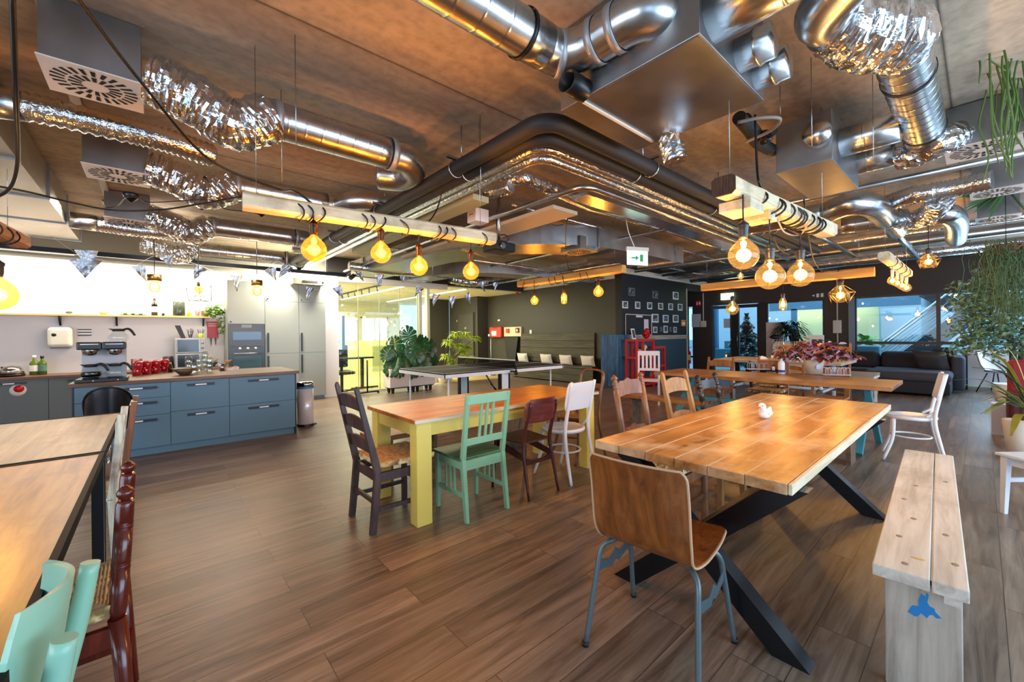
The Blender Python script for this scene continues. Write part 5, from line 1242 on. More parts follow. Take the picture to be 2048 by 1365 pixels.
# ---------------- island ----------------
IY = 6.35; IT = .88
def zi(px, py): return pY(px, py, IY).z
t = thing('kitchen_island', 'blue-grey kitchen island with long drawer fronts', 'kitchen island', (.42, 6.9, 0))
mk('carcass', B().box(-.65, 1.5, IY+.02, 7.4, .09, IT-.04), M['blue_cab'], t, room=True)
mk('plinth', B().box(-.63, 1.48, IY+.05, 7.36, 0, .09), M['blue_cab'], t, room=True)
for xe in (1.485, -.665): mk('end_panel', B().box(xe, xe+.015, IY-.002, 7.4, 0.0, IT-.04), plain('dark_blue_edge', '#22303a', .5), t, room=True)
def drawer(x0, x1, z0, z1, y, par, mat, hz=None, hw=.36, label_=True, fx=.5):
    d = mk('drawer', B().box(x0+.0025, x1-.0025, y, y+.02, z0+.0025, z1-.0025), mat, par, bevel=.001, room=True)
    xc = x0+(x1-x0)*fx; zz = z1-.055
    mk('handle', B().box(xc-hw/2, xc+hw/2, y-.022, y-.006, zz-.014, zz+.014).box(xc-hw/2, xc-hw/2+.02, y-.01, y, zz-.01, zz+.01).box(xc+hw/2-.02, xc+hw/2, y-.01, y, zz-.01, zz+.01), M['handle'], d, bevel=.002, room=True)
    if label_: mk('handle_sticker', B().box(xc-.055, xc+.055, y-.0235, y-.022, zz-.008, zz+.008), M['paper'], d, room=True)
    return d
zt = IT-.042; zs = (zi(458, 812)+zi(340, 825))/2
for x0, x1 in ((.14, .72), (.72, 1.485)):
    drawer(x0, x1, zs, zt, IY, t, M['blue_cab'], hw=(x1-x0)*.46); drawer(x0, x1, .09, zs, IY, t, M['blue_cab'], hw=(x1-x0)*.46)
z1, z2 = zi(340, 793), zi(340, 827)
drawer(-.65, .14, z1, zt, IY, t, M['blue_cab'], hw=.36, fx=.62); drawer(-.65, .14, z2, z1, IY, t, M['blue_cab'], hw=.36, fx=.62); drawer(-.65, .14, .09, z2, IY, t, M['blue_cab'], hw=.36, fx=.62)
tag(mk('worktop', B().box(-.69, 1.53, 6.31, 7.44, IT-.04, IT), M['wtop'], bevel=.003), 'dark walnut worktop lying on the blue-grey island', 'worktop')
# ---------------- back counter ----------------
BT = .80; BY = 9.42
t = thing('base_cabinets', 'dark grey base cabinets along the kitchen wall behind the island', 'cabinet', (-1.5, 9.7, 0))
mk('carcass', B().box(-4.2, 1.04, BY+.02, 9.99, .08, BT-.04), M['grey_cab'], t, room=True)
mk('plinth', B().box(-4.2, 1.04, BY+.06, 9.98, 0, .08), M['handle'], t, room=True)
xs = [-4.2, -3.4, -2.6, pY(97, 760, BY).x-.85, pY(97, 760, BY).x, pY(97, 760, BY).x+.8, 1.03]
for a, c in zip(xs, xs[1:]):
    d = mk('door', B().box(a+.003, c-.003, BY, BY+.02, .085, BT-.043), M['grey_cab'], t, room=True)
    mk('handle', B().box((a+c)/2-.2, (a+c)/2+.2, BY-.022, BY-.004, BT-.105, BT-.078), M['handle'], d, room=True)
    if abs((a+c)/2-(xs[3]+xs[4])/2) < .01:
        mk('handle_sticker', B().box((a+c)/2-.02, (a+c)/2+.09, BY-.0235, BY-.022, BT-.10, BT-.083), M['paper'], d, room=True)
        p = pY(36, 781, BY)
        mk('round_sticker', B().lathe([(0, 0), (.085, 0), (.085, .002), (0, .002)], (p.x, BY-.0005, p.z), 20, axis=(0,-1,0)), M['paper'], d, room=True)
        mk('sticker_print', B().lathe([(0, 0), (.055, 0), (.055, .001), (0, .001)], (p.x+.01, BY-.003, p.z+.02), 12, axis=(0,-1,0)), M['redplastic'], d, room=True)
tag(mk('worktop', B().box(-4.2, 1.045, 9.38, 9.99, BT-.04, BT), M['wtop'], bevel=.003), 'brown worktop along the kitchen wall, under the towel dispenser', 'worktop')
# ---------------- tall cabinets ----------------
TY = 9.42
t = thing('tall_cabinets', 'sage grey floor-to-ceiling cabinet block with built-in oven', 'cabinet', (1.93, 9.7, 0))
mk('carcass', B().box(1.05, 2.82, TY+.02, 9.99, .09, 2.46), M['tall_cab'], t, room=True)
mk('plinth', B().box(1.07, 2.80, TY+.05, 9.98, 0, .09), plain('ribbed_grey_plinth', '#6d767b', .4), t, room=True)
xs = (1.05, 1.67, 2.29, 2.82)
zsu = pY(600, 605, TY).z; zsm = pY(600, 706, TY).z; zo = pY(455, 648, TY).z
def tdoor(x0, x1, z0, z1, hx=None, hz=None, knob=None):
    d = mk('door', B().box(x0+.003, x1-.003, TY, TY+.02, z0+.003, z1-.003), M['tall_cab'], t, bevel=.001, room=True)
    if hx: mk('handle', B().box(hx-.015, hx+.015, TY-.025, TY-.005, hz[0], hz[1]), M['handle'], d, bevel=.003, room=True)
    if knob: mk('knob', B().ball((knob[0], TY-.012, knob[1]), .014, 8), M['black'], d, room=True)
tdoor(1.05, 1.67, zo, 2.46, knob=(1.10, zo+.04))
for x0, x1 in ((1.67, 2.29), (2.29, 2.82)):
    tdoor(x0, x1, zsu, 2.46, knob=(x0+.05, zsu+.05)); tdoor(x0, x1, zsm, zsu, hx=x0+.05, hz=(zsm+.03, zsm+.42)); tdoor(x0, x1, .09, zsm, hx=x0+.05, hz=(zsm-.42, zsm-.04))
tdoor(1.05, 1.67, .09, .50, )
ovb = plain('black_oven_front', '#1b2226', .25)
def oz(y): return pY(500, y, TY).z
o = thing('built_in_oven', 'black built-in compact oven above a lower oven in the tall cabinets', 'oven', (1.36, TY, oz(693)))
mk('fascia', B().box(1.06, 1.66, TY-.012, TY+.0, oz(693), oz(648)), ovb, o, bevel=.003, room=True)
mk('window', B().box(1.13, 1.60, TY-.016, TY-.012, oz(680), oz(664)), plain('oven_glass', '#1a3550', .08), o, room=True)
mk('display', B().box(1.27, 1.44, TY-.015, TY-.012, oz(656), oz(650)), plain('display_grey', '#60686c', .3), o, room=True)
o = thing('built_in_oven', 'black built-in oven with three white knobs, below the compact oven', 'oven', (1.36, TY, .5))
mk('fascia', B().box(1.06, 1.66, TY-.012, TY+.0, .52, oz(694)), ovb, o, bevel=.003, room=True)
for x in (1.24, 1.37, 1.50): mk('knob', B().lathe([(.022, 0), (.022, .02), (0, .022)], (x, TY-.012, oz(697)), 16, axis=(0,-1,0)), M['offwhite'], o, room=True)
mk('door_handle', B().cyl((1.14, TY-.045, oz(707)), (1.60, TY-.045, oz(707)), .010).cyl((1.16, TY-.045, oz(707)), (1.16, TY-.01, oz(707)), .007).cyl((1.58, TY-.045, oz(707)), (1.58, TY-.01, oz(707)), .007), M['steel'], o, room=True)
mk('window', B().box(1.13, 1.60, TY-.016, TY-.012, .62, oz(713)), plain('oven_glass_lower', '#3b5864', .08), o, room=True)
# ---------------- wall items ----------------
zsf = pY(200, 632, 9.9).z
tag(mk('wall_shelf', B().box(-4.2, .82, 9.78, 9.99, zsf-.015, zsf+.015), M['shelfwood'], bevel=.002), 'long pine shelf on black brackets on the white kitchen wall', 'shelf')
for k, px in enumerate((119, 233, 407)):
    x = pY(px, 640, 9.9).x; b = B().box(x-.012, x+.012, 9.81, 9.99, zsf-.022, zsf-.015).prism([(9.99, zsf-.022), (9.99, zsf-.17), (9.975, zsf-.17), (9.86, zsf-.03), (9.83, zsf-.022)], (x-.012, 0, 0), (0,1,0), (0,0,1), (.024,0,0))
    tag(mk('shelf_bracket', b, M['black']), ('black shelf bracket above the towel dispenser', 'black shelf bracket above the coffee machine', 'black shelf bracket beside the red fire blanket')[k], 'bracket', 'brackets under the pine shelf')
a = pY(95, 655, 9.85); c = pY(145, 697, 9.85)
t = thing('towel_dispenser', 'rounded off-white towel dispenser on the kitchen wall', 'dispenser', ((a.x+c.x)/2, 9.99, c.z))
mk('housing', B().box(a.x, c.x, 9.78, 9.99, c.z+.02, a.z), M['offwhite'], t, bevel=.05, seg=4, room=True)
mk('outlet', B().box(a.x+.03, c.x-.03, 9.82, 9.985, c.z, c.z+.03), plain('grey_outlet', '#5f6878', .4), t, room=True)
mk('logo_badge', B().lathe([(0, 0), (.028, 0), (.028, .003), (0, .003)], ((a.x+c.x)/2-.06, 9.781, a.z-.12), 14, axis=(0,-1,0)), M['black'], t, room=True)
a = pY(155, 656, 9.99); c = pY(184, 672, 9.99)
t = thing('photo_card', 'small black and white card strip taped to the kitchen wall', 'card', ((a.x+c.x)/2, 9.99, c.z))
mk('card', B().box(a.x, c.x, 9.983, 9.99, c.z, a.z), M['paper'], t, room=True)
for k in range(3): mk('dark_band', B().box(a.x+.004, c.x-.004, 9.98, 9.983, c.z+(a.z-c.z)*(.02+.35*k), c.z+(a.z-c.z)*(.14+.35*k)), M['black'], t, room=True)
b = pY(424, 660, 9.97)
t = thing('fire_blanket', 'red fire blanket pouch hanging below the end of the pine shelf', 'fire blanket', (b.x, 9.96, b.z-.1))
a = pY(413, 643, 9.97); c = pY(437, 676, 9.97)
mk('pouch', B().prism([(a.x, a.z), (c.x, a.z), (c.x-.012, (a.z+c.z)/2), (c.x, c.z), (a.x+.01, c.z), (a.x+.012, (a.z+c.z)/2)], (0, 9.99, 0), (1,0,0), (0,0,1), (0,-.035,0)), plain('red_vinyl', '#a5121a', .35), t, bevel=.004, room=True)
w1 = c.x-a.x
for z_, tt_ in ((.82, .05), (.70, .05)): mk('printed_line', B().box(a.x+w1*.15, c.x-w1*.15, 9.953, 9.955, c.z+(a.z-c.z)*z_, c.z+(a.z-c.z)*(z_+tt_)), plain('pale_print', '#d8a0a0', .5), t, room=True)
for f in (.3, .68): mk('pull_tape', B().prism([(a.x+w1*f, c.z), (a.x+w1*(f+.15), c.z), (a.x+w1*(f+.1), c.z-.14), (a.x+w1*(f+.05), c.z-.14)], (0, 9.97, 0), (1,0,0), (0,0,1), (0,-.004,0)), M['black'], t, room=True)
# leafy helper
def leafball(b, c, r, n, ls, rnd, sq=(1,1,1)):
    for _ in range(n):
        while True:
            v = Vector((rnd.uniform(-1,1), rnd.uniform(-1,1), rnd.uniform(-1,1)))
            if .15 < v.length < 1: break
        p = Vector(c)+Vector((v.x*sq[0], v.y*sq[1], v.z*sq[2]))*r
        d = Vector((rnd.uniform(-1,1), rnd.uniform(-1,1), rnd.uniform(-.9,.3))).normalized(); s_ = d.cross(Vector((rnd.uniform(-1,1), rnd.uniform(-1,1), 1))).normalized(); l = ls*rnd.uniform(.7, 1.3)
        q = d.cross(s_)*(l*.12)
        b.add([p, p+d*l*.35+s_*l*.28-q, p+d*l*.75+s_*l*.2-q, p+d*l, p+d*l*.75-s_*l*.2-q, p+d*l*.35-s_*l*.28-q, p+d*l*.5], [(0,6,5),(5,6,4),(4,6,3),(0,1,6),(1,2,6),(2,3,6)])
green1 = plain('deep_green_leaf', '#28461f', .45, vary=.35, scale=5); green2 = plain('fresh_green_leaf', '#5f8a2c', .5, vary=.3, scale=5); green3 = plain('grey_green_leaf', '#5f7d5c', .5, vary=.35, scale=6)
t = thing('trailing_plant', 'trailing green plant at the end of the pine shelf beside the tall cabinets', 'plant', (.86, 9.82, zsf))
rnd = random.Random(3); b = B()
p = pY(428, 622, 9.8); leafball(b, (p.x, 9.80, p.z), .17, 170, .07, rnd, (1.1,.8,.6)); q = pY(440, 650, 9.8); leafball(b, (q.x+.02, 9.80, q.z), .2, 50, .06, rnd, (.35,.4,1))
mk('foliage', b, green2, t, room=True)
mk('pot', B().lathe([(.05, 0), (.07, .11), (.06, .11), (0, .1)], (.74, 9.87, zsf+.015), 16), plain('terracotta', '#b0674a', .6), t, room=True)
# items on the shelf
def onshelf(px): return pY(px, 630, 9.88).x
SZ = zsf+.016
t = thing('glass_bowl', 'small glass bowl of green leaves at the left of the pine shelf', 'bowl', (onshelf(138), 9.88, SZ))
mk('bowl', B().lathe([(.03, 0), (.06, .03), (.07, .07), (.066, .07), (.056, .033), (.0, .01)], n=20), M['clear'], t); mk('leaves', B().ball((0,0,.03), .045, 10, (1,1,.5)), green1, t)
t = thing('label_jar', 'square white labelled jar on the pine shelf', 'jar', (onshelf(174), 9.88, SZ))
mk('jar_body', B().box(-.055, .055, -.03, .03, 0, .075), M['paper'], t, bevel=.004); mk('lid', B().box(-.035, .035, -.025, .025, .075, .11), M['paper'], t, bevel=.004); mk('printed_frame', B().box(-.045, .045, -.0312, -.03, .055, .06).box(-.045, .045, -.0312, -.03, .015, .02), plain('brown_print', '#6a4a40', .6), t)
t = thing('wooden_bowl', 'small pale wooden bowl on the pine shelf', 'bowl', (onshelf(207), 9.88, SZ)); mk('bowl', B().lathe([(.03, 0), (.07, .055), (.063, .055), (.0, .012)], n=20), M['shelfwood'], t)
t = thing('tray', 'dark tray with three green candles on the pine shelf', 'tray', (onshelf(266), 9.88, SZ)); mk('tray_base', B().box(-.17, .17, -.04, .04, 0, .012), M['black'], t)
for k in range(3): tag(mk('candle', B().lathe([(.025, 0), (.028, .03), (.0, .034)], (onshelf(266)+(k-1)*.1, 9.88, SZ+.013), 12), (green2 if k < 2 else M['steel'])), ('left green candle on the dark shelf tray', 'middle green candle on the dark shelf tray', 'right grey candle on the dark shelf tray')[k], 'candle')
def bottle(name, label, loc, h, r, mat, capm, labelm=None, neck=.36, cat='bottle'):
    t = thing(name, label, cat, loc)
    mk('bottle_body', B().lathe([(0, 0), (r, .005), (r, h*.58), (r*.85, h*.66), (r*neck, h*.74), (r*neck, h*.93), (0, h*.935)], n=18), mat, t)
    mk('cap', B().lathe([(r*neck*1.1, h*.86), (r*neck*1.1, h), (0, h)], n=14), capm, t)
    if labelm: mk('label', B().lathe([(r*1.01, h*.2), (r*1.01, h*.5)], n=18, cap=False), labelm, t)
    return t
bottle('wine_bottle', 'dark wine bottle with white label and orange top on the pine shelf', (onshelf(309), 9.88, SZ), .33, .045, plain('dark_glass', '#14180e', .12), plain('copper_foil', '#b5572e', .35), M['paper'])
for k, px in enumerate((321, 326, 334)): tag(mk('spice_tin', B().lathe([(.022, 0), (.022, .04+.01*(k % 2)), (0, .041+.01*(k % 2))], (onshelf(px), 9.88, SZ), 12), M['paper'] if k % 2 == 0 else M['black']), ('small white pot beside the wine bottle', 'small black pot beside the wine bottle', 'small white pot farther right of the wine bottle')[k], 'pot')
t = thing('storage_jar', 'tall glass jar full of dark green leaves on the pine shelf', 'jar', (onshelf(358), 9.88, SZ))
mk('jar_body', B().lathe([(0, 0), (.095, .003), (.1, .02), (.1, .24), (.085, .28), (.06, .30), (.06, .33), (0, .335)], n=22), M['clear'], t); mk('jar_contents', B().lathe([(0, .01), (.088, .012), (.09, .27), (0, .275)], n=22), plain('dark_green_contents', '#3f4a38', .6, vary=.4, scale=20), t)
t = thing('green_vase', 'small lime green vase on the pine shelf', 'vase', (onshelf(379), 9.88, SZ)); mk('vase_body', B().lathe([(.025, 0), (.037, .03), (.03, .06), (.008, .085), (.012, .10), (0, .10)], n=16), plain('lime_glass', '#98c828', .25), t)
t = thing('straw_cup', 'glass of red striped straws on the pine shelf', 'cup', (onshelf(395), 9.88, SZ))
mk('cup', B().lathe([(.035, 0), (.05, .13), (.047, .13), (.0, .01)], n=16), M['clear'], t)
b = B(); rnd = random.Random(5)
for k in range(14): a = rnd.uniform(0, 6.28); b.cyl((.02*cos(a), .02*sin(a), .01), (.05*cos(a), .04*sin(a), .20), .004, n=6)
mk('straw_bunch', b, plain('striped_straws', '#dba4ac', .5), t)
# ---------------- back counter items ----------------
def oncounter(px, Y=9.62): return pY(px, 744, Y).x
bottle('oil_bottle', 'green bottle with white cap and pale label on the back worktop, left of two', (oncounter(65), 9.75, BT), .31, .052, plain('olive_green_glass', '#56701c', .15), M['paper'], M['paper'])
bottle('oil_bottle', 'green bottle with black cap on the back worktop, right of two', (oncounter(81), 9.75, BT), .30, .052, plain('olive_green_glass_dark', '#4a621a', .15), M['black'], plain('teal_label', '#4f7a70', .5))
t = thing('kettle', 'domed chrome and black kettle on the back worktop at the left', 'kettle', (oncounter(22), 9.66, BT)); mk('base', B().lathe([(.13, 0), (.14, .03), (.12, .05), (0, .05)], n=24), M['black'], t); mk('dome', B().lathe([(.13, .05), (.12, .10), (.08, .15), (0, .165)], n=24), M['chrome'], t); mk('handle', B().ball((-.12, -.03, .07), .045, 10), M['black'], t)
bottle('pepper_mill', 'small black-topped mill at the left end of the back worktop', (oncounter(3), 9.72, BT), .15, .03, M['chrome'], M['black'], neck=.8, cat='mill')
tag(mk('jug', B().lathe([(.075, 0), (.09, .02), (.075, .22), (.07, .225), (0, .225)], (oncounter(337), 9.75, BT), 20), plain('dark_teal_plastic', '#1d2b30', .3)), 'dark teal tumbler-shaped jug left of the microwaves', 'jug')
mwx0, mwx1 = pY(351, 700, 9.55).x, pY(411, 700, 9.55).x; mh = (pY(351, 678, 9.55).z-BT-.0)/2
for k in range(2):
    z0 = BT+.005+k*(mh+.002); t = thing('microwave', ('lower silver microwave standing on the back worktop', 'upper silver microwave stacked on the other one')[k], 'microwave', ((mwx0+mwx1)/2, 9.7, z0), 0, 'two stacked microwaves')
    mk('housing', B().box(mwx0, mwx1, 9.55, 9.92, z0, z0+mh-.004), plain('silver_plastic_%d' % k, '#a9adb2', .35), t, bevel=.006, room=True)
    mk('door_glass', B().box(mwx0+.03, mwx0+(mwx1-mwx0)*.76, 9.542, 9.55, z0+.025, z0+mh-.03), plain('microwave_glass_%d' % k, '#20262a', .12), t, room=True)
    mk('door_handle', B().box(mwx0+(mwx1-mwx0)*.78, mwx0+(mwx1-mwx0)*.80, 9.53, 9.55, z0+.02, z0+mh-.02), M['steel'], t, room=True)
    for q in (.35, .68): mk('knob', B().lathe([(.02, 0), (.018, .015), (0, .017)], (mwx0+(mwx1-mwx0)*.9, 9.55, z0+mh*q), 14, axis=(0,-1,0)), M['steel'], t, room=True)
MZ = BT+.005+2*(mh+.002)-.004; xm = lambda px: pY(px, 676, 9.7).x
t = thing('tablet_stand', 'black slanted board leaning on top of the microwaves', 'board', (xm(365), 9.72, MZ)); mk('board', B().prism([(-.02, 0), (.05, 0), (-.03, .24), (-.11, .24)], (0,0,0), (1,0,0), (0,0,1), (0,.02,0)), M['black'], t)
for k, px in enumerate((381, 402)):
    t = thing('utensil_cup', ('glass cup of dark cutlery on the microwaves, left of two', 'yellow-banded cup of cutlery on the microwaves, right of two')[k], 'cup', (xm(px), 9.72, MZ))
    mk('cup', B().lathe([(.03, 0), (.038, .09), (.035, .09), (0, .01)], n=14), (M['clear'] if k == 0 else plain('lime_band', '#b5c832', .4)), t)
    b = B(); rnd = random.Random(8+k)
    for _ in range(7): an = rnd.uniform(0, 6.28); b.cyl((.015*cos(an), .015*sin(an), .01), (.05*cos(an), .03*sin(an), .16+rnd.uniform(-.02,.03)), .005, n=6)
    mk('cutlery', b, plain('dark_cutlery_%d' % k, '#3c3448', .4), t)
tag(mk('canister', B().lathe([(.0, 0), (.075, .0), (.075, .2), (0, .2)], (oncounter(273), 9.75, BT), 20), plain('dark_red_canister', '#5c1c20', .35)), 'dark red canister on the back worktop beside the coffee machine', 'canister')
tag(mk('canister', B().lathe([(.0, 0), (.05, .0), (.05, .12), (0, .12)], (oncounter(289), 9.78, BT), 20), plain('magenta_pot', '#8a2c4c', .4)), 'small magenta pot behind the red glasses', 'pot')
t = thing('mixing_bowls', 'stack of pale and green bowls on the back worktop by the tall cabinets', 'bowls', (.80, 9.7, BT))
mk('bowl', B().lathe([(.06, 0), (.13, .09), (.12, .09), (0, .02)], n=22), plain('teal_bowl', '#2f5048', .4), t); mk('bowl', B().lathe([(.06, .05), (.14, .16), (.13, .16), (0, .07)], n=22), plain('pale_bowl', '#a8a894', .4), t)
# ---------------- island items ----------------
def isl(px, py): p = pz(px, py, IT); return p
p0 = isl(163, 762); p1 = isl(260, 752)
cm = thing('coffee_machine', 'double filter coffee machine with black tops on the left of the island', 'coffee machine', ((p0.x+p1.x)/2, p0.y+.1, IT))
WX = (p1.x-p0.x); x0 = p0.x; y0 = 6.37
hgt = pY(210, 684, y0+.1).z-IT
bk_ = plain('dark_grey_plastic', '#23282e', .35); bs_ = plain('silver_panel', '#aeb2b8', .35)
mk('base', B().box(x0-.02, x0+WX+.01, y0, y0+.30, IT, IT+.035), bk_, cm, bevel=.006, room=True)
mk('back_column', B().box(x0+.02, x0+WX-.01, y0+.20, y0+.28, IT+.035, IT+hgt-.04), bs_, cm, bevel=.004, room=True)
for k in range(2):
    xa = x0+WX*.5*k; xc = xa+WX*.25
    mk('brew_head', B().box(xa-.005, xa+WX*.5-.008, y0+.02, y0+.28, IT+hgt-.085, IT+hgt), bk_, cm, bevel=.012, room=True)
    mk('chrome_strip', B().box(xa+.025, xa+WX*.5-.03, y0+.017, y0+.02, IT+hgt-.03, IT+hgt-.022), M['chrome'], cm, room=True)
    mk('filter_basket', B().lathe([(.04, 0), (.06, .015), (.072, .055), (.072, .065), (0, .065)], (xc, y0+.11, IT+hgt-.15), 22), M['chrome'], cm, room=True)
    mk('hot_plate', B().lathe([(.065, 0), (.065, .012), (0, .012)], (xc, y0+.11, IT+.035), 22), M['black'], cm, room=True)
    mk('switch', B().box(xc+.02, xc+.03, y0-.003, y0, IT+.012, IT+.022), M['paper'], cm, room=True)
def carafe(label, x, y, z, full):
    t = thing('coffee_pot', label, 'coffee pot', (x, y, z))
    mk('glass_body', B().lathe([(0, .002), (.06, .004), (.071, .03), (.064, .06), (.04, .092), (.038, .10)], n=22, cap=False), M['clear'], t)
    t.scale = (1.28, 1.28, 1.22)
    mk('lid', B().lathe([(.042, .096), (.044, .116), (.03, .12), (0, .12)], n=20).prism([(-.045, .105), (-.068, .122), (-.04, .12)], (0,-.012,0), (1,0,0), (0,0,1), (0,.024,0)), M['black'], t)
    mk('handle', B().tube([(.03, 0, .112), (.062, 0, .12), (.085, 0, .10), (.108, 0, .055)], [.009, .011, .011, .009], 10, sub=4), M['black'], t)
    if full: mk('coffee', B().lathe([(0, .006), (.057, .008), (.067, .03), (.06, .052), (0, .052)], n=20), plain('black_coffee', '#0d0705', .1), t)
    return t
carafe('glass coffee pot half full of coffee on the left hot plate', x0+WX*.25, y0+.11, IT+.048, True)
carafe('empty glass coffee pot on the right hot plate', x0+WX*.75, y0+.11, IT+.048, False)
carafe('empty glass coffee pot standing on top of the coffee machine', x0+WX*.82, y0+.14, IT+hgt+.001, False)
redg = plain('red_tinted_glass', '#b00f22', .12, coat=.5)
n_ = 0; names = ('first', 'second', 'third', 'fourth')
for k, px in enumerate((273, 292, 310, 328)):
    p = isl(px, 752-k*2.2); kk = 3 if k == 3 else 2
    for j in range(2):
        for i in range(2 if k < 3 else 3):
            zz = IT+j*.082; t = thing('red_glass_mug', '%s red glass mug in the %s stack from the coffee machine, %s row' % (('lower' if j == 0 else 'upper'), names[k], ('front', 'middle', 'rear')[i]), 'mug', (p.x+(.012 if j else 0), p.y+.05+i*.105, zz), .6+j*.3, 'red glass mugs on the island')
            mk('mug_body', B().lathe([(.036, 0), (.046, .014), (.049, .078), (.040, .094), (.035, .094), (.042, .076), (.0, .010)], n=16), redg, t)
            mk('handle', B().tube([(.045, 0, .072), (.070, 0, .06), (.070, 0, .034), (.045, 0, .02)], .006, 8, sub=3), redg, t)
t = thing('syrup_bottle', 'small dark bottle with a cork beside the red mugs', 'bottle', tuple(isl(341, 745)))
mk('bottle_body', B().lathe([(.0, 0), (.028, .0), (.03, .07), (.012, .095), (.012, .12), (0, .12)], n=14), plain('brown_glass', '#3a2318', .2), t); mk('cork', B().cyl((0,0,.118), (0,0,.135), .011, n=10), M['shelfwood'], t)
t = thing('wooden_bowl', 'dark wooden bowl on the island behind the glasses', 'bowl', (isl(362, 742).x, 6.75, IT)); mk('bowl', B().lathe([(.05, 0), (.13, .085), (.122, .085), (0, .015)], n=24), wood('dark_bowl_wood', '#3b2a1c', '#5a402a', '#6b4e34', rough=.4), t)
gl = glass('tumbler_glass', '#eef4f0', .16)
for k, (px, py, n, nm) in enumerate(((378, 748, 3, 'left'), (389, 750, 2, 'front left'), (398, 747, 3, 'middle'), (411, 745, 4, 'tallest'), (420, 747, 3, 'right'))):
    p = isl(px, py)
    for j in range(n):
        t = tag(mk('drinking_glass', B().lathe([(.040, 0), (.042, .03), (.036, .088), (.033, .092), (.0, .092)], (p.x, p.y+.05, IT+j*.066), 16), gl), '%s clear glass of the %s stack on the island' % (('lowest', 'second', 'third', 'topmost fourth')[j], nm), 'glass', 'upturned clear glasses on the island')
t = thing('cutlery_holder', 'perforated steel cutlery holder with spoons on the island', 'holder', tuple(isl(444, 742)))
mk('holder', B().lathe([(.0, 0), (.036, 0), (.036, .10), (.033, .10), (.033, .006), (0, .005)], n=20), M['chrome'], t)
b = B()
for k in range(6): b.cyl((.01*cos(k), .01*sin(k), .01), (.05+.012*k, .02*sin(k*2), .14+.006*(k % 3)), .005, n=6)
mk('spoon', b, M['brass'], t)
for k, px in enumerate((459, 471)):
    p = isl(px, 741-k*1.5); t = thing('snack_dish', ('left white dish of orange snacks on the island', 'right white dish of orange snacks on the island')[k], 'dish', tuple(p), 0, 'two snack dishes')
    mk('dish', B().prism([(-.04, -.05), (.04, -.05), (.04, .05), (-.04, .05)], (0,0,0), (1,0,0), (0,1,0), (0,0,.035)), M['white'], t, bevel=.008)
    mk('snacks', B().ball((0,0,.038), .036, 10, (1,1,.4)), plain('orange_snacks_%d' % k, '#b8743c', .7, vary=.4, scale=60, bump=.8), t)
# bin
p = pz(603, 856, 0)
t = thing('pedal_bin', 'white and chrome pedal bin at the right end of the island', 'bin', (1.73, 6.80, 0))
mk('bin_body', B().lathe([(.10, 0), (.115, .01), (.115, .60), (0, .60)], n=28), plain('glossy_white_bin', '#dfe4ea', .18, .2), t); mk('lid', B().lathe([(.117, .60), (.117, .655), (.09, .675), (0, .68)], n=28), M['chrome'], t); mk('base_ring', B().lathe([(.12, 0), (.12, .03), (.115, .035)], n=28, cap=False), M['black'], t); mk('pedal', B().box(.10, .15, -.03, .03, .005, .02), M['black'], t); mk('bin_liner', B().lathe([(.1185, .57), (.1185, .605)], n=28, cap=False), plain('blue_bin_liner', '#3a86b8', .4), t)
# ---------------- table tennis ----------------
t = thing('table_tennis_table', 'dark blue table tennis table with white rails and net', 'table tennis table', (4.7, 6.2, 0))
tb = plain('blue_black_table_surface', '#1b2734', .6); tb.node_tree.nodes['Principled BSDF'].inputs['Specular IOR Level'].default_value = .15; wr = plain('white_painted_rail', '#dfe2e6', .35)
X0, X1, Y0, Y1, TZ = 3.35, 6.10, 5.45, 6.98, .76
mk('tabletop_half', B().box(X0, (X0+X1)/2-.003, Y0, Y1, TZ-.02, TZ), tb, t, room=True)
mk('tabletop_half', B().box((X0+X1)/2+.003, X1, Y0, Y1, TZ-.02, TZ), tb, t, room=True)
b = B().box(X0, X1, Y0, Y0+.02, TZ, TZ+.0015).box(X0, X1, Y1-.02, Y1, TZ, TZ+.0015).box(X0, X0+.02, Y0, Y1, TZ, TZ+.0015).box(X1-.02, X1, Y0, Y1, TZ, TZ+.0015).box(X0, X1, (Y0+Y1)/2-.002, (Y0+Y1)/2+.002, TZ, TZ+.0015)
mk('court_lines', b, wr, t, room=True)
b = B().box(X0+.01, X1-.01, Y0, Y0+.03, TZ-.075, TZ-.02).box(X0+.01, X1-.01, Y1-.03, Y1, TZ-.075, TZ-.02).box(X0, X0+.03, Y0, Y1, TZ-.075, TZ-.02).box(X1-.03, X1, Y0, Y1, TZ-.075, TZ-.02)
mk('side_rail', b, wr, t, room=True)
for x, y in ((X0+.16, Y0+.12), (X0+.16, Y1-.12), (X1-.25, Y0+.12), (X1-.25, Y1-.12)):
    mk('leg', B().cyl((x, y, 0), (x, y, TZ-.03), .016, n=10), wr, t, room=True)
mk('leg_stretcher', B().beam((X0+.16, Y0+.12, .10), (X0+.16, Y1-.12, .10), .02, .02), wr, t, room=True)
mk('leg_stretcher', B().beam((X1-.25, Y0+.12, .10), (X1-.25, Y1-.12, .10), .02, .02), wr, t, room=True)
mk('leg_stretcher', B().beam((X0+.16, Y0+.16, .10), (4.6, Y0+.35, .30), .018, .018).beam((X1-.25, Y0+.16, .10), (4.85, Y0+.35, .30), .018, .018), wr, t, room=True)
xm_ = (X0+X1)/2
for y in (Y0+.10, Y1-.16):
    mk('centre_post', B().box(xm_-.16, xm_+.0, y-.03, y+.03, .10, TZ-.02), wr, t, bevel=.01, room=True)
    mk('post_edge', B().box(xm_-.19, xm_-.16, y-.035, y+.035, .06, TZ-.02).box(xm_, xm_+.03, y-.035, y+.035, .06, TZ-.02), M['black'], t, room=True)
fr = B()
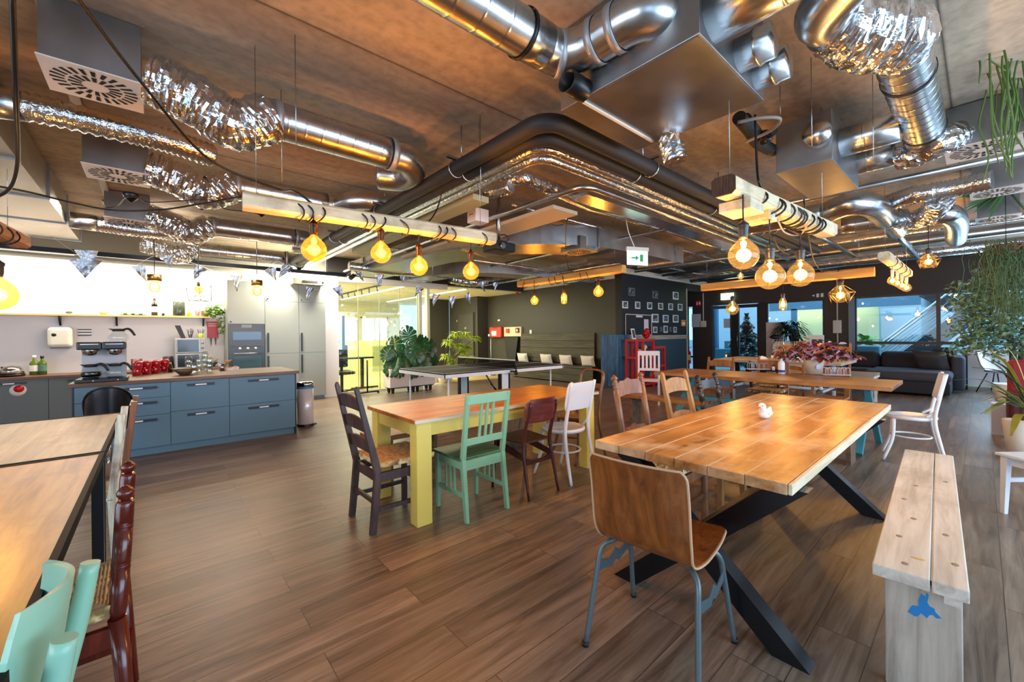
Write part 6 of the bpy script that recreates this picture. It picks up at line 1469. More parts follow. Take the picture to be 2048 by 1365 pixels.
for y in (Y0+.2, Y1-.25): fr.tube([(xm_-.75, y, .10), (xm_-.70, y, .14), (xm_, y, .18), (xm_+.62, y, .14), (xm_+.68, y, .08)], .014, 8)
fr.beam((xm_-.7, Y0+.2, .12), (xm_-.7, Y1-.25, .12), .03, .03).beam((xm_+.66, Y0+.2, .1), (xm_+.66, Y1-.25, .1), .03, .03)
fr.cyl((xm_-.05, Y0+.2, .18), (xm_-.45, Y0+.2, TZ-.03), .012, n=8).cyl((xm_+.05, Y0+.2, .18), (xm_-.3, Y0+.2, .5), .012, n=8)
mk('undercarriage', fr, M['black_metal'], t, room=True)
for x in (xm_-.72, xm_+.66):
    for y in (Y0+.2, Y1-.25): mk('wheel', B().cyl((x-.02, y, .06), (x+.02, y, .06), .06, n=18), M['black_rub'], t, room=True)
mk('ball_box', B().box(xm_-.68, xm_-.15, Y0+.12, Y0+.32, .04, .20), plain('dark_blue_plastic', '#16384e', .4), t, bevel=.02, room=True)
n = thing('table_tennis_net', 'white-topped net stretched across the blue table tennis table', 'net', (xm_, 6.2, TZ))
mk('net_mesh', B().box(xm_-.002, xm_+.002, Y0-.12, Y1+.12, TZ+.01, TZ+.145), glass('net_mesh_fabric', '#b8b8b4', .0), n, room=True)
mk('net_tape', B().box(xm_-.006, xm_+.006, Y0-.12, Y1+.12, TZ+.14, TZ+.16), wr, n, room=True)
for y in (Y0-.13, Y1+.13): mk('net_clamp', B().cyl((xm_, y, TZ-.05), (xm_, y, TZ+.165), .012, n=10).box(xm_-.03, xm_+.03, min(y, y+(.12 if y < 6 else -.12)), max(y, y+(.12 if y < 6 else -.12)), TZ-.06, TZ-.03).ball((xm_, y, TZ-.07), .035, 10), M['black'], n, room=True)
# ---------------- planter with swiss cheese plant ----------------
PX0, PX1, PY0, PY1 = 4.12, 5.32, 9.05, 9.42
t = thing('wheeled_planter', 'long white planter trough on castors by the glass wall', 'planter', (4.7, 9.25, 0))
mk('trough', B().box(PX0, PX1, PY0, PY1, .14, .58), M['white'], t, bevel=.006, room=True)
mk('base_board', B().box(PX0+.03, PX1-.03, PY0+.03, PY1-.03, .115, .14), M['black'], t, room=True)
for x in (PX0+.1, PX0+.62, PX0+.74, PX1-.1):
    for y in (PY0+.08, PY1-.08):
        mk('castor', B().cyl((x-.02, y, .045), (x+.02, y, .045), .045, n=14).box(x-.03, x+.03, y-.03, y+.03, .07, .115), M['black_rub'], t, room=True)
mk('soil', B().box(PX0+.02, PX1-.02, PY0+.02, PY1-.02, .555, .585), plain('dark_soil', '#2a2018', .9), t, room=True)
def monstera(b, c, r, nrm, upd):
    nrm = Vector(nrm).normalized(); upd = Vector(upd); upd = (upd-nrm*upd.dot(nrm)).normalized(); s_ = nrm.cross(upd)
    # split leaf: a heart of separate lobes joined at the midrib
    c = Vector(c)
    for sg in (-1, 1):
        K = 6
        for k in range(K):
            a0 = radians(10+k*26); a1 = a0+radians(24)
            am = (a0+a1)/2; rr = r*(.62+.38*cos(am-radians(60))) * (1.12 if k < 3 else 1.0)
            base0 = c+upd*(r*(.45-.19*k)); base1 = c+upd*(r*(.45-.19*k-.18))
            p0 = base0+(upd*cos(a0)+s_*sg*sin(a0))*rr*.92; p1 = base1+(upd*cos(a1)+s_*sg*sin(a1))*rr*.92
            pm = (base0+base1)/2+(upd*cos(am)+s_*sg*sin(am))*rr*1.04-nrm*r*.16
            m0 = base0.lerp(p0, .5)+nrm*r*.06; m1 = base1.lerp(p1, .5)+nrm*r*.06
            f = [(0,1,2,3), (1,4,6,2), (6,4,5)] if False else [(0,1,3,2), (1,4,5,3)]
            b.add([base0, m0, base1, m1, p0, p1, pm], f+[(4,6,5)], True)
mp = thing('monstera_plant', 'large swiss cheese plant growing in the white planter', 'plant', (4.6, 9.2, .585))
rnd = random.Random(12)
leaf_d = plain('dark_monstera_leaf', '#1e4a26', .28, vary=.35, scale=3); leaf_s = plain('brown_stem', '#5a3c26', .6)
tow = -FW
def at9(px, py, Y=9.2): return pY(px, py, Y)
leaves = [(817,673,.24),(789,691,.26),(843,688,.26),(775,710,.2),(800,712,.28),(828,705,.3),(853,702,.28),(862,722,.22),(787,730,.26),(815,728,.3),(842,725,.3),(781,747,.22),(800,745,.26),(826,745,.28),(848,745,.24),(833,688,.22),(822,755,.2),(857,735,.22)]
root = Vector((4.6, 9.22, .58))
for k, (px, py, r) in enumerate(leaves):
    Yk = 9.2+rnd.uniform(-.25, .15); c = at9(px, py, Yk); c.z = max(c.z, .62)
    b = B(); n_ = (tow+Vector((rnd.uniform(-.5,.5), rnd.uniform(-.3,.3), rnd.uniform(.1,.6)))).normalized()
    monstera(b, c, r*.85, n_, Vector((rnd.uniform(-.5,.5), 0, -1 if k % 3 else 1)))
    mk('leaf', b, leaf_d, mp, room=True)
    mk('stem', B().tube([root+Vector((rnd.uniform(-.2,.3), rnd.uniform(-.06,.06), 0)), root.lerp(c, .6)+Vector((0,0,.05)), c], [.012, .008, .005], 6, sub=3), green1, mp, room=True)
mk('moss_pole', B().beam((4.62, 9.25, .58), at9(815, 693, 9.25), .07, .07), plain('brown_moss_pole', '#5c3b26', .9, bump=1, scale=40), mp, room=True)
tag(mk('small_planter', B().box(6.0, 6.7, 10.4, 10.8, 0, .42), M['white'], bevel=.01), 'low white box behind the middle of the table tennis table', 'planter')
# bright spider palm
sp = thing('dracaena_plant', 'bright yellow-green bushy plant in the corridor opening', 'plant', (6.3, 10.2, 0))
mk('pot', B().lathe([(.12, 0), (.17, .30), (.155, .30), (0, .27)], (6.25, 10.2, 0), 22), M['white'], sp, room=True)
yg = plain('yellow_green_leaf', '#a8c030', .45, vary=.3, scale=5)
def rosette(b, c, R, n, rnd, w_=.016, droop=1.0, up=.8):
    for k in range(n):
        a = rnd.uniform(0, 2*pi); el = rnd.uniform(-.2, 1.2)*up; d = Vector((cos(a), sin(a), 0)); s_ = Vector((-d.y, d.x, 0)); L_ = R*rnd.uniform(.7, 1.1)
        pts = [Vector(c)+d*(L_*u*cos(el*.6))+Vector((0,0,L_*(sin(el)*u-droop*.75*u*u))) for u in (0, .3, .6, .85, 1.0)]
        rows = [[p-s_*w_*q, p+s_*w_*q] for p, q in zip(pts, (.5, 1, .95, .55, .05))]
        b.grid(rows, None)
rnd = random.Random(4)
for px, py, R in ((912,668,.34),(897,684,.30),(932,668,.30),(950,676,.28),(920,692,.32),(935,695,.26),(893,712,.28),(905,722,.28),(942,716,.26),(925,705,.3)):
    c = pY(px, py, 10.2); b = B(); rosette(b, c, R*.85, 110, rnd, .013, droop=.8); mk('leaf_cluster', b, yg, sp, room=True)
    mk('cane', B().tube([(6.25, 10.2, .28), Vector((6.25, 10.2, .28)).lerp(c, .5)+Vector((0,0,.1)), c], [.014, .01, .008], 6, sub=3), leaf_s, sp, room=True)
# ---------------- bench along the wall ----------------
bw = wood('dark_stained_bench_planks', '#2e2c20', '#474430', '#5a563e', axis='Y', scale=.8, rough=.55, bump=.3)
t = thing('plank_bench', 'long black-stained plank bench along the dark wall', 'bench', (8.9, 8.2, 0))
for k in range(4):
    mk('back_board', B().box(9.04, 9.09, 6.95, 9.95, .52+k*.218, .52+(k+1)*.218-.006), bw, t, bevel=.004, room=True)
for x0, x1 in ((8.66, 8.86), (8.865, 9.04)): mk('seat_board', B().box(x0, x1, 6.75, 10.2, .43, .48), bw, t, bevel=.004, room=True)
for k in range(2): mk('front_board', B().box(8.70, 8.73, 6.75, 10.2, .03+k*.2, .03+(k+1)*.2-.006), bw, t, bevel=.004, room=True)
pw = plain('white_knit_cushion', '#e4e0d4', .8, vary=.06, scale=30, bump=.5)
def cushion(name, label, c, sx, sy, th, rz, tilt, mat, cat='cushion', group=None, seed=1):
    rnd = random.Random(seed); rows = []; rows2 = []
    n = 11
    def P(i, j, s):
        u = -1+2*i/(n-1); v = -1+2*j/(n-1); h = th*((1-u**4)*(1-v**4))**.6
        k = 1-.06*(1-abs(u))*abs(v)-.0; m = 1-.06*(1-abs(v))*abs(u)
        return Vector((u*sx/2*m, s*h*.5+rnd.uniform(-.003,.003), v*sy/2*k))
    b = B(); b.grid([[P(i, j, -1) for i in range(n)] for j in range(n)]); b.grid([[P(i, j, 1) for i in reversed(range(n))] for j in range(n)])
    M4 = Matrix.Translation(c) @ Matrix.Rotation(rz, 4, 'Z') @ Matrix.Rotation(tilt, 4, 'X'); b.tf(M4)
    return tag(mk(name, b, mat), label, cat, group)
for k, (px, py) in enumerate(((1048, 722), (1095, 722), (1134, 729), (1178, 734))):
    q = pX(px, py, 8.95)
    cushion('cushion', ('leftmost white cushion on the black wall bench', 'second white cushion from the left on the black wall bench', 'third white cushion from the left on the black wall bench', 'rightmost white cushion on the black wall bench')[k], Vector((8.90, q.y, .62)), .46, .30, .15, radians(90), radians(-16), pw, group='white cushions on the wall bench', seed=k)
# ---------------- things on the bench wall ----------------
def onwall(px, py): return pX(px, py, 9.1)
a = onwall(986, 655); c = onwall(1009, 675)
t = thing('wall_case', 'orange-red plastic case on the dark wall left of the cream panel', 'case', (9.0, (a.y+c.y)/2, c.z))
mk('case', B().box(8.93, 9.1, c.y, a.y, c.z, a.z), plain('orange_red_plastic', '#c43414', .35), t, bevel=.02, room=True)
mk('case_label', B().box(8.927, 8.93, c.y+(a.y-c.y)*.38, c.y+(a.y-c.y)*.80, c.z+.06, c.z+.22), M['paper'], t, room=True)
mk('case_handle', B().box(8.92, 8.96, c.y+.2, c.y+.4, a.z-.04, a.z-.02), M['black'], t, room=True)
a = onwall(1011, 655); c = onwall(1045, 673)
t = thing('alarm_panel', 'cream alarm panel with two red fittings on the dark wall', 'panel', (9.05, (a.y+c.y)/2, c.z))
mk('panel_board', B().box(9.03, 9.1, c.y, a.y, c.z, a.z), plain('cream_panel', '#cfc8a4', .4), t, room=True)
mk('call_point', B().box(8.99, 9.03, a.y-.28, a.y-.14, c.z+.12, c.z+.26), plain('alarm_red', '#c23a1a', .35), t, room=True)
mk('call_point', B().box(8.99, 9.03, c.y+.08, c.y+.22, c.z+.12, c.z+.28), plain('alarm_dark_red', '#6c2a1c', .35), t, room=True)
mk('call_label', B().box(8.988, 8.99, c.y+.12, c.y+.18, c.z+.16, c.z+.23), M['paper'], t, room=True)
b_ = onwall(1062, 664); tag(mk('wall_switch', B().box(9.08, 9.1, b_.y-.05, b_.y+.05, b_.z-.06, b_.z+.06), M['paper'], bevel=.006), 'small white square switch on the dark wall right of the alarm panel', 'switch')
b_ = onwall(999, 641); tag(mk('wall_sensor', B().box(9.06, 9.1, b_.y-.06, b_.y+.06, b_.z-.03, b_.z+.03), M['offwhite'], bevel=.01), 'small pale sensor on the dark wall above the orange-red wall case', 'sensor')
t = thing('tapered_bin', 'tall black tapered crate standing against the wall beneath the alarm panel', 'crate', (8.95, 10.4, 0))
mk('crate', B().prism([(-.34, 1.28), (.36, 1.28), (.20, .45), (-.20, .45)], (8.98, onwall(1027, 700).y, 0), (0,-1,0), (0,0,1), (.1,0,0)), plain('black_stained_wood', '#191a18', .6, vary=.4, scale=3), t, room=True)
mk('foot', B().box(8.98, 9.08, onwall(1027, 700).y-.18, onwall(1027, 700).y+.18, 0, .45), M['black'], t, room=True)
q = pz(982, 762, 0); q = Vector((7.9, 10.9, 0)); q = pY(982, 700, 10.9)
t = thing('floor_stand', 'thin grey floor stand before the dark corridor wall', 'stand', (q.x, 10.9, 0))
zt_ = pY(982, 670, 10.9).z
mk('pole', B().cyl((0,0,0), (0,0,zt_), .016, n=10), M['steel'], t); mk('base_plate', B().lathe([(.16, 0), (.16, .015), (0, .02)], n=20), M['steel'], t); mk('head', B().box(-.09, .03, -.03, .03, zt_-.05, zt_+.02), M['offwhite'], t)
t = tag(mk('fire_sensor', B().lathe([(.05, 0), (.05, -.05), (0, -.07)], tuple(pz(1034, 585, 2.74)), 14), M['redplastic']), 'small red sounder under the white corridor ceiling', 'sounder')
# blue board
bz = onwall(1245, 700); a = Vector((8.62, 6.35, 0))
bl_ = wood('blue_stained_boards', '#12304a', '#235578', '#3a7496', axis='Z', scale=1.4, rough=.5, stretch=9, bump=.3)
t = thing('board_panel', 'tall blue-stained plank panel standing beside the red shelf', 'panel', (8.9, 6.5, 0))
pl0 = pz(1207, 776, 0); pl1 = pz(1246, 770, 0); 
A0 = Vector((8.45, 6.28, 0)); A1 = Vector((9.2, 5.92, 0)); zt_ = 1.33
dr_ = (A1-A0); n_ = Vector((-dr_.y, dr_.x, 0)).normalized()
for k in range(5):
    p, q = A0.lerp(A1, k/5+.004), A0.lerp(A1, (k+1)/5-.004); b = B(); b.prism([(0,.03), ((q-p).length, .03), ((q-p).length, zt_), (0, zt_)], p, (q-p).normalized(), (0,0,1), n_*.03)
    mk('board', b, bl_, t, bevel=.003, room=True)
# ---------------- picture wall ----------------
PYW = 6.1
def pw_(px, py): return pY(px, py, PYW)
pics = [(1263,584,13,16,'d'),(1310,590,11,15,'d'),(1351,592,11,15,'w'),(1250,610,11,14,'w'),(1275,611,10,14,'w'),(1299,612,9.5,13.5,'w'),(1321,613,9.5,13,'w'),(1341,614,9,13,'w'),(1360,615,9,13,'w'),
        (1310,637,13,17,'w'),(1331,638,11,15,'w'),(1351,638,11,15,'w'),(1310,660,8,12,'w'),(1322,659,5,9,'d'),(1331,659,8,14,'w'),(1341,659,5.5,9,'d'),(1350,660,6,11,'w')]
rowname = ['top row', 'top row', 'top row']+['second row']*6+['third row']*3+['bottom row']*5
posn = ['left', 'middle', 'right', 'first', 'second', 'third', 'fourth', 'fifth', 'sixth', 'left', 'middle', 'right', 'first', 'second', 'third', 'fourth', 'fifth']
for k, (px, py, w_, h_, kd) in enumerate(pics):
    c = pw_(px, py); a0 = pw_(px-w_/2, py); a1 = pw_(px+w_/2, py); z0 = pw_(px, py+h_/2).z; z1 = pw_(px, py-h_/2).z
    t = thing('photo_print', '%s photo from the left in the %s on the dark wall' % (posn[k], rowname[k]) if posn[k] not in ('left', 'middle', 'right') else '%s photo of three in the %s on the dark wall' % (posn[k], rowname[k]), 'photo', (c.x, PYW, z0), 0, 'small photo prints on the dark wall')
    mk('paper_border', B().box(a0.x, a1.x, PYW-.008, PYW, z0, z1), M['paper'] if kd == 'w' else plain('grey_paper_%d' % k, '#5d6468', .6), t, room=True)
    m_, nt_, bs_n = NM('monochrome_photo_%d' % k); tc_ = nt_.nodes.new('ShaderNodeTexCoord'); nz_ = nt_.nodes.new('ShaderNodeTexNoise'); nz_.inputs['Scale'].default_value = 11+k; nz_.inputs['Detail'].default_value = 3
    mp_ = nt_.nodes.new('ShaderNodeMapping'); mp_.inputs['Location'].default_value = (k*3.1, 0, k); nt_.links.new(tc_.outputs['Object'], mp_.inputs[0]); nt_.links.new(mp_.outputs[0], nz_.inputs['Vector'])
    nt_.links.new(ramp(nt_, nz_.outputs['Fac'], [(.40, '#0c1216'), (.52, '#2f4650' if k != 10 else '#2a5a90'), (.66, '#a8b8bc')]), bs_n.inputs['Base Color'])
    dx = (a1.x-a0.x)*.14; mk('photo_image', B().box(a0.x+dx, a1.x-dx, PYW-.010, PYW-.008, z0+(z1-z0)*.16, z1-(z1-z0)*.10), m_, t, room=True)
a = pw_(1249.5, 628); c = pw_(1303, 674)
t = thing('pin_board', 'dark pin board with a thin white frame on the picture wall', 'board', ((a.x+c.x)/2, PYW, c.z))
mk('board_face', B().box(a.x, c.x, PYW-.012, PYW, 1.30, a.z), plain('dark_brown_board', '#120d0c', .6), t, room=True)
mk('board_frame', B().box(a.x, c.x, PYW-.02, PYW-.012, a.z-.02, a.z).box(a.x, a.x+.02, PYW-.02, PYW-.012, 1.30, a.z).box(c.x-.03, c.x, PYW-.02, PYW-.012, 1.30, a.z).box(a.x, c.x, PYW-.02, PYW-.012, 1.30, 1.32), M['white_trim'], t, room=True)
for k, (u0, v0, u1, v1) in enumerate(((1271, 631, 1284, 635.5), (1287, 639, 1296, 661))):
    p, q = pw_(u0, v0), pw_(u1, v1); tag(mk('paper_note', B().box(p.x, q.x, PYW-.018, PYW-.013, q.z, p.z), plain('pinkish_paper_%d' % k, '#d8ccd8', .7)), ('small white note at the top of the pin board', 'tall pale note pinned on the right of the pin board')[k], 'note')
p, q = pw_(1362.5, 640), pw_(1371, 653)
t = thing('sticker', 'orange and white notice at the right end of the picture wall', 'notice', ((p.x+q.x)/2, PYW, q.z)); mk('notice_sheet', B().box(p.x, q.x, PYW-.006, PYW, q.z, p.z), plain('orange_notice', '#d88a2c', .6), t, room=True); mk('notice_panel', B().box(p.x+.04, q.x-.04, PYW-.008, PYW-.006, q.z+.05, p.z-.08), M['paper'], t, room=True)
# red shelf
rs = plain('glossy_red_paint', '#b80c18', .3)
t = thing('open_shelf', 'bright red open cube shelf in front of the blue wall', 'shelf', (9.9, 5.7, 0))
def ry(px, py, Y=5.85): return pY(px, py, Y)
xa, xb, xc = ry(1250, 700, 5.90).x, ry(1309, 700, 5.55).x, ry(1331, 700, 5.55).x
zA = ry(1280, 679, 5.55).z; zB_ = ry(1320, 693, 5.55).z; th = .055; Yf, Yb = 5.55, 5.90
xm1 = ry(1289, 700, 5.55).x
for x in (xa, xm1-th, xb-th):
    for y in (Yf, Yb-th): mk('upright', B().box(x, x+th, y, y+th, 0, zA-.004), rs, t, room=True)
for y in (Yf, Yb-th): mk('upright', B().box(xc-th, xc, y, y+th, 0, zB_-.004), rs, t, room=True)
zm = ry(1280, 714, 5.55).z; zl = ry(1280, 758, 5.55).z
for z in (zA, zm, zl, .1):
    mk('shelf_board', B().box(xa+.003, xb-.003, Yf+.003, Yb-.003, z-th, z), rs, t, room=True)
for z in (zB_, ry(1320, 730, 5.55).z, .1): mk('shelf_board', B().box(xb+.001, xc-.003, Yf+.003, Yb-.003, z-th, z), rs, t, room=True)
# ducks and frame on shelf
p = ry(1292, 700, 5.72); duck('rubber_duck', (p.x+.02, 5.72, zA+.002), 2.5, radians(20), 'glossy red duck figure on top of the red shelf', plain('glossy_red_duck', '#c01222', .15), plain('orange_beak_b', '#d8401a', .3))
p = ry(1285, 714, 5.72); duck('rubber_duck', (p.x-.02, 5.72, zm+.002), 2.6, radians(-15), 'large white and black duck figure inside the red shelf', plain('cream_duck', '#ddd6c6', .3), plain('orange_beak_c', '#d8701a', .3))
p = ry(1270, 678, 5.65); t = thing('picture_frame', 'small white picture frame leaning on top of the red shelf', 'picture frame', (p.x, 5.66, zA+.001), radians(8))
mk('frame', B().prism([(-.10, 0), (.10, 0), (.10, .27), (-.10, .27)], (0,0,0), (1,0,0), (0,.18,.98), (0,.012,0)), M['white'], t); mk('photo', B().prism([(-.07, .035), (.07, .035), (.07, .235), (-.07, .235)], (0,-.003,0), (1,0,0), (0,.18,.98), (0,.003,0)), plain('dark_photo', '#39443e', .5, vary=.6, scale=9), t)
tag(mk('clutter_bag', B().ball(((xb+xc)/2, 5.72, .25), .15, 12, (1.2,.9,.9)), plain('pale_lilac_bag', '#9a93a8', .5, vary=.3, scale=9)), 'pale crumpled bag on the bottom of the red shelf', 'bag')
# ---------------- window wall items ----------------
def ww(px, py, X=14.0): return pX(px, py, X)
def wallbox(name, label, cat, u0, v0, u1, v1, th, mat, X=14.0, bevel=0):
    p, q = ww(u0, v0, X), ww(u1, v1, X); return tag(mk(name, B().box(X-th, X, q.y, p.y, q.z, p.z), mat, bevel=bevel), label, cat)
def exit_sign(label, u0, v0, u1, v1, X, lit=True):
    p, q = ww(u0, v0, X), ww(u1, v1, X); t = thing('exit_sign', label, 'exit sign', (X, (p.y+q.y)/2, q.z))
    mk('sign_box', B().box(X-.06, X-.01, q.y, p.y, q.z, p.z), emis('lit_exit_sign_'+str(int(u0)), '#e8ffc8', 3.0), t, room=True); return t, p, q
exit_sign('lit yellow-white exit sign above the glass entrance doors', 1443, 588, 1468, 599, 14.0)
t = thing('fire_sign', 'square red fire equipment sign on the dark pier', 'sign', (14, 6.35, 2.26)); p, q = ww(1392, 602), ww(1402, 612.5)
mk('sign_plate', B().box(13.985, 14.0, q.y, p.y, q.z, p.z), M['redplastic'], t, room=True)
ym = (p.y+q.y)/2; mk('extinguisher_symbol', B().box(13.98, 13.985, ym+.02, ym+.06, q.z+.04, p.z-.06).box(13.98, 13.985, ym+.03, ym+.05, p.z-.06, p.z-.03), M['paper'], t, room=True); mk('flame_symbol', B().prism([(-.07, .05), (-.02, .05), (-.02, .12), (-.045, .17), (-.07, .12)], (13.98, ym, q.z), (0,1,0), (0,0,1), (.005,0,0)), M['paper'], t, room=True)
t = wallbox('wall_poster', 'white sheet of paper with a fine line drawing on the dark pier', 'poster', 1383.5, 629, 1402, 654.5, .006, plain('pale_blue_paper', '#c4cad6', .6))
p, q = ww(1406.5, 574), ww(1406.5, 646); t = thing('conduit', 'white conduit with a switch box on the dark pier left of the doors', 'conduit', (14, p.y, 1.5))
mk('conduit_pipe', B().cyl((13.98, p.y, 1.72), (13.98, p.y, 3.0), .018, n=10), M['white_trim'], t, room=True); mk('switch_box', B().box(13.95, 14.0, p.y-.09, p.y+.09, 1.55, 1.76), M['white_trim'], t, bevel=.01, room=True)
a = ww(1675, 645); t = thing('socket_column', 'white vertical socket strip and conduit on the dark column', 'socket', (13.97, a.y, 1.3))
z0, z1 = ww(1675, 667).z, ww(1675, 641).z
mk('socket_strip', B().box(13.92, 14.0, a.y-.09, a.y+.09, z0, z1), M['white_trim'], t, bevel=.012, room=True); mk('conduit_pipe', B().cyl((13.98, a.y, z1), (13.98, a.y, 2.9), .016, n=10).cyl((13.98, a.y, .75), (13.98, a.y, z0), .016, n=10), M['white_trim'], t, room=True)
p, q = ww(1624, 587), ww(1649, 595.5); t = thing('wall_sign', 'small dark sign with pale arrows above the middle window', 'sign', (13.99, (p.y+q.y)/2, q.z))
mk('sign_plate', B().box(13.985, 14.0, q.y, p.y, q.z, p.z), plain('navy_sign', '#20242e', .4), t, room=True)
zc = (p.z+q.z)/2
b = B().box(13.98, 13.985, q.y+.28, p.y-.02, zc-.012, zc+.012); b.prism([(0,-.035),(0,.035),(.05,0)], (13.98, p.y-.06, zc), (0,1,0), (0,0,1), (.005,0,0)); b.box(13.98, 13.985, q.y+.02, q.y+.08, q.z+.02, p.z-.02).box(13.98, 13.985, q.y+.12, q.y+.18, q.z+.02, p.z-.02)
mk('sign_symbols', b, M['paper'], t, room=True)
t = thing('fire_extinguisher', 'red fire extinguisher hanging in the gap beside the picture wall', 'fire extinguisher', (13.9, 6.67, .45)); z0, z1 = ww(1379, 727).z, ww(1379, 700).z
mk('cylinder', B().lathe([(.07, 0), (.075, .02), (.075, z1-z0-.08), (.03, z1-z0-.02), (.02, z1-z0)], (13.88, 6.66, z0), 20), M['redplastic'], t, room=True); mk('wall_bracket', B().box(13.9, 14.04, 6.54, 6.62, (z0+z1)/2-.03, (z0+z1)/2+.03), M['black'], t, room=True); mk('valve', B().cyl((13.88, 6.66, z1), (13.88, 6.66, z1+.05), .02).beam((13.88, 6.70, z1+.06), (13.88, 6.56, z1+.10), .02, .015), M['black'], t, room=True); mk('label', B().lathe([(.0765, .12), (.0765, .30)], (13.88, 6.66, z0), 20, cap=False), plain('yellow_label', '#d8b040', .5), t, room=True)
p = ww(1452, 647); tag(mk('door_poster', B().box(14.07, 14.08, p.y-.1, p.y+.1, p.z-.15, p.z+.15), plain('blue_white_poster', '#b8c8e4', .6)), 'blue and white sheet taped inside the left entrance door glass', 'poster')
# sofa
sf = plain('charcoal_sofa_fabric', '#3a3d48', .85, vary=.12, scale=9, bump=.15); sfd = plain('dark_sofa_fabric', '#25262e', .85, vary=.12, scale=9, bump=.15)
def softbox(x0, x1, y0, y1, z0, z1, r=.06): return B().box(x0, x1, y0, y1, z0, z1), r
SX0, SX1 = 12.85, 13.85
t = thing('corner_sofa', 'large dark grey corner sofa beneath the windows', 'sofa', (13.2, 2.2, 0))
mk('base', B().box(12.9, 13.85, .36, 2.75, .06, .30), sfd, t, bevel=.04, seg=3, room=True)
for y0, y1 in ((1.75, 2.75),): mk('seat_cushion', B().box(12.86, 13.5, y0, y1, .29, .46), sf, t, bevel=.06, seg=4, room=True)
mk('chaise_base', B().box(11.85, 13.1, .42, 1.72, .05, .30), sfd, t, bevel=.03, seg=3, room=True)
mk('chaise_cushion', B().box(11.82, 13.5, .40, 1.76, .29, .49), sf, t, bevel=.09, seg=4, room=True)
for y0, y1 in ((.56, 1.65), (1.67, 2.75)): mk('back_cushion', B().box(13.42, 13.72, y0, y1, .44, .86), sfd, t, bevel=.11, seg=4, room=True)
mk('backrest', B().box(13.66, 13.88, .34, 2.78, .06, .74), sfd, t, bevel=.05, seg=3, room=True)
mk('armrest', B().box(12.9, 13.86, .24, .44, .06, .78), sf, t, bevel=.07, seg=4, room=True)
cushion('cushion', 'crumpled grey cushion leaning on the sofa arm', Vector((13.1, .75, .68)), .62, .48, .26, radians(60), radians(-25), plain('shiny_grey_cushion', '#44464e', .5, vary=.2, scale=9, bump=.5), seed=9)
cushion('cushion', 'dark cushion wedged in the sofa corner behind the crumpled one', Vector((13.35, .55, .78)), .55, .42, .24, radians(35), radians(-15), sfd, seed=10)
tag(mk('metal_post', B().box(13.9, 13.97, .22, .30, 0, .95), M['black_metal']), 'dark low post behind the sofa arm at the edge of the white wall', 'post')
# coffee tables
t = thing('coffee_table', 'light oak coffee table in front of the grey sofa', 'coffee table', (10.4, 1.9, 0))
lo = wood('light_oak', '#a8824e', '#c79e66', '#d8b27c', axis='Y', scale=1, rough=.45)
q0 = pz(1760, 735, .46)
mk('tabletop', B().box(10.9, 11.8, 1.45, 2.9, .42, .46), lo, t, bevel=.004, room=True)
for x in (10.93, 11.7):
    for y in (1.48, 2.8): mk('leg', B().box(x, x+.07, y, y+.07, 0, .42), lo, t, room=True)
mk('rail', B().box(10.94, 10.96, 1.5, 2.85, .34, .42).box(11.74, 11.76, 1.5, 2.85, .34, .42).box(10.95, 11.75, 1.49, 1.51, .34, .42), lo, t, room=True)
t = thing('low_table', 'grey-topped low bench table with white edge behind the turquoise-legged table', 'low table', (8.9, 1.2, 0))
mk('tabletop', B().box(9.85, 10.4, 1.3, 2.2, .48, .52), W_grey, t, room=True); mk('edge_band', B().box(9.85, 10.4, 1.285, 1.3, .48, .52), M['white'], t, room=True)
for x, y in ((9.88, 1.32), (10.33, 1.32), (9.88, 2.13), (10.33, 2.13)): mk('leg', B().box(x, x+.04, y, y+.04, 0, .48), M['white'], t, room=True)
# ---------------- atrium ----------------
st = plain('stair_grey', '#2e3238', .5); 
def wX(px, py, X): return pX(px, py, X)
t = thing('staircase', 'grey staircase with steel handrails rising behind the windows', 'staircase', (16, 1, 0))
p0 = wX(1790, 735, 16.5); p1 = wX(1945, 625, 16.5); d = p1-p0
a = p0-d*.8; c = p1+d*.35
mk('stringer', B().beam(a, c, .10, .42), st, t, room=True)
mk('stringer', B().beam(a+Vector((1.1,0,0)), c+Vector((1.1,0,0)), .10, .42), st, t, room=True)
b = B(); n_ = 16
for k in range(n_):
    q = a.lerp(c, (k+.5)/n_); b.box(q.x, q.x+1.1, q.y-.14, q.y+.14, q.z+.02, q.z+.06)
mk('treads', b, plain('dark_treads', '#3c3f46', .5), t, room=True)
for dx in (0, 1.1):
    rl = B()
    for dz in (.35, .55, .75): rl.cyl(a+Vector((dx,0,dz)), c+Vector((dx,0,dz)), .008, n=6)
    mk('rail_wires', rl, M['steel'], t, room=True)
    hp = [a+Vector((dx,.9,.62)), a+Vector((dx,1.02,.75)), a+Vector((dx,.9,.95)), a+Vector((dx,0,1.0)), c+Vector((dx,0,1.0))]
    hp[0] = a+Vector((dx,.2,.70)); hp[1] = a+Vector((dx,.42,.78)); hp[2] = a+Vector((dx,.32,.95))
    mk('handrail', B().tube(hp, .03, 10), M['steel'], t, room=True)
e0 = wX(1880, 590, 17.8); e1 = wX(1935, 625, 17.8)
mk('upper_flight', B().beam(wX(1850, 585, 17.8), wX(1950, 632, 17.8), .9, .35), st, t, room=True)
mk('landing', B().box(16.4, 19, -3.2, p1.y-.55, p1.z+.02, p1.z+.28), st, t, room=True)
t = thing('atrium_column', 'pale blue round column behind the windows', 'column', (18, 1.6, 0)); q = wX(1862, 650, 18.5)
mk('column_shaft', B().cyl((18.5, q.y, 0), (18.5, q.y, 6), .22, n=24), plain('pale_blue_column', '#9fc0d4', .4), t, room=True)
struct('ceiling_atrium_edge', B().box(14.25, 15.6, 2.3, 10, 2.35, 3.2), plain('blue_grey_soffit', '#4a6c8c', .5))
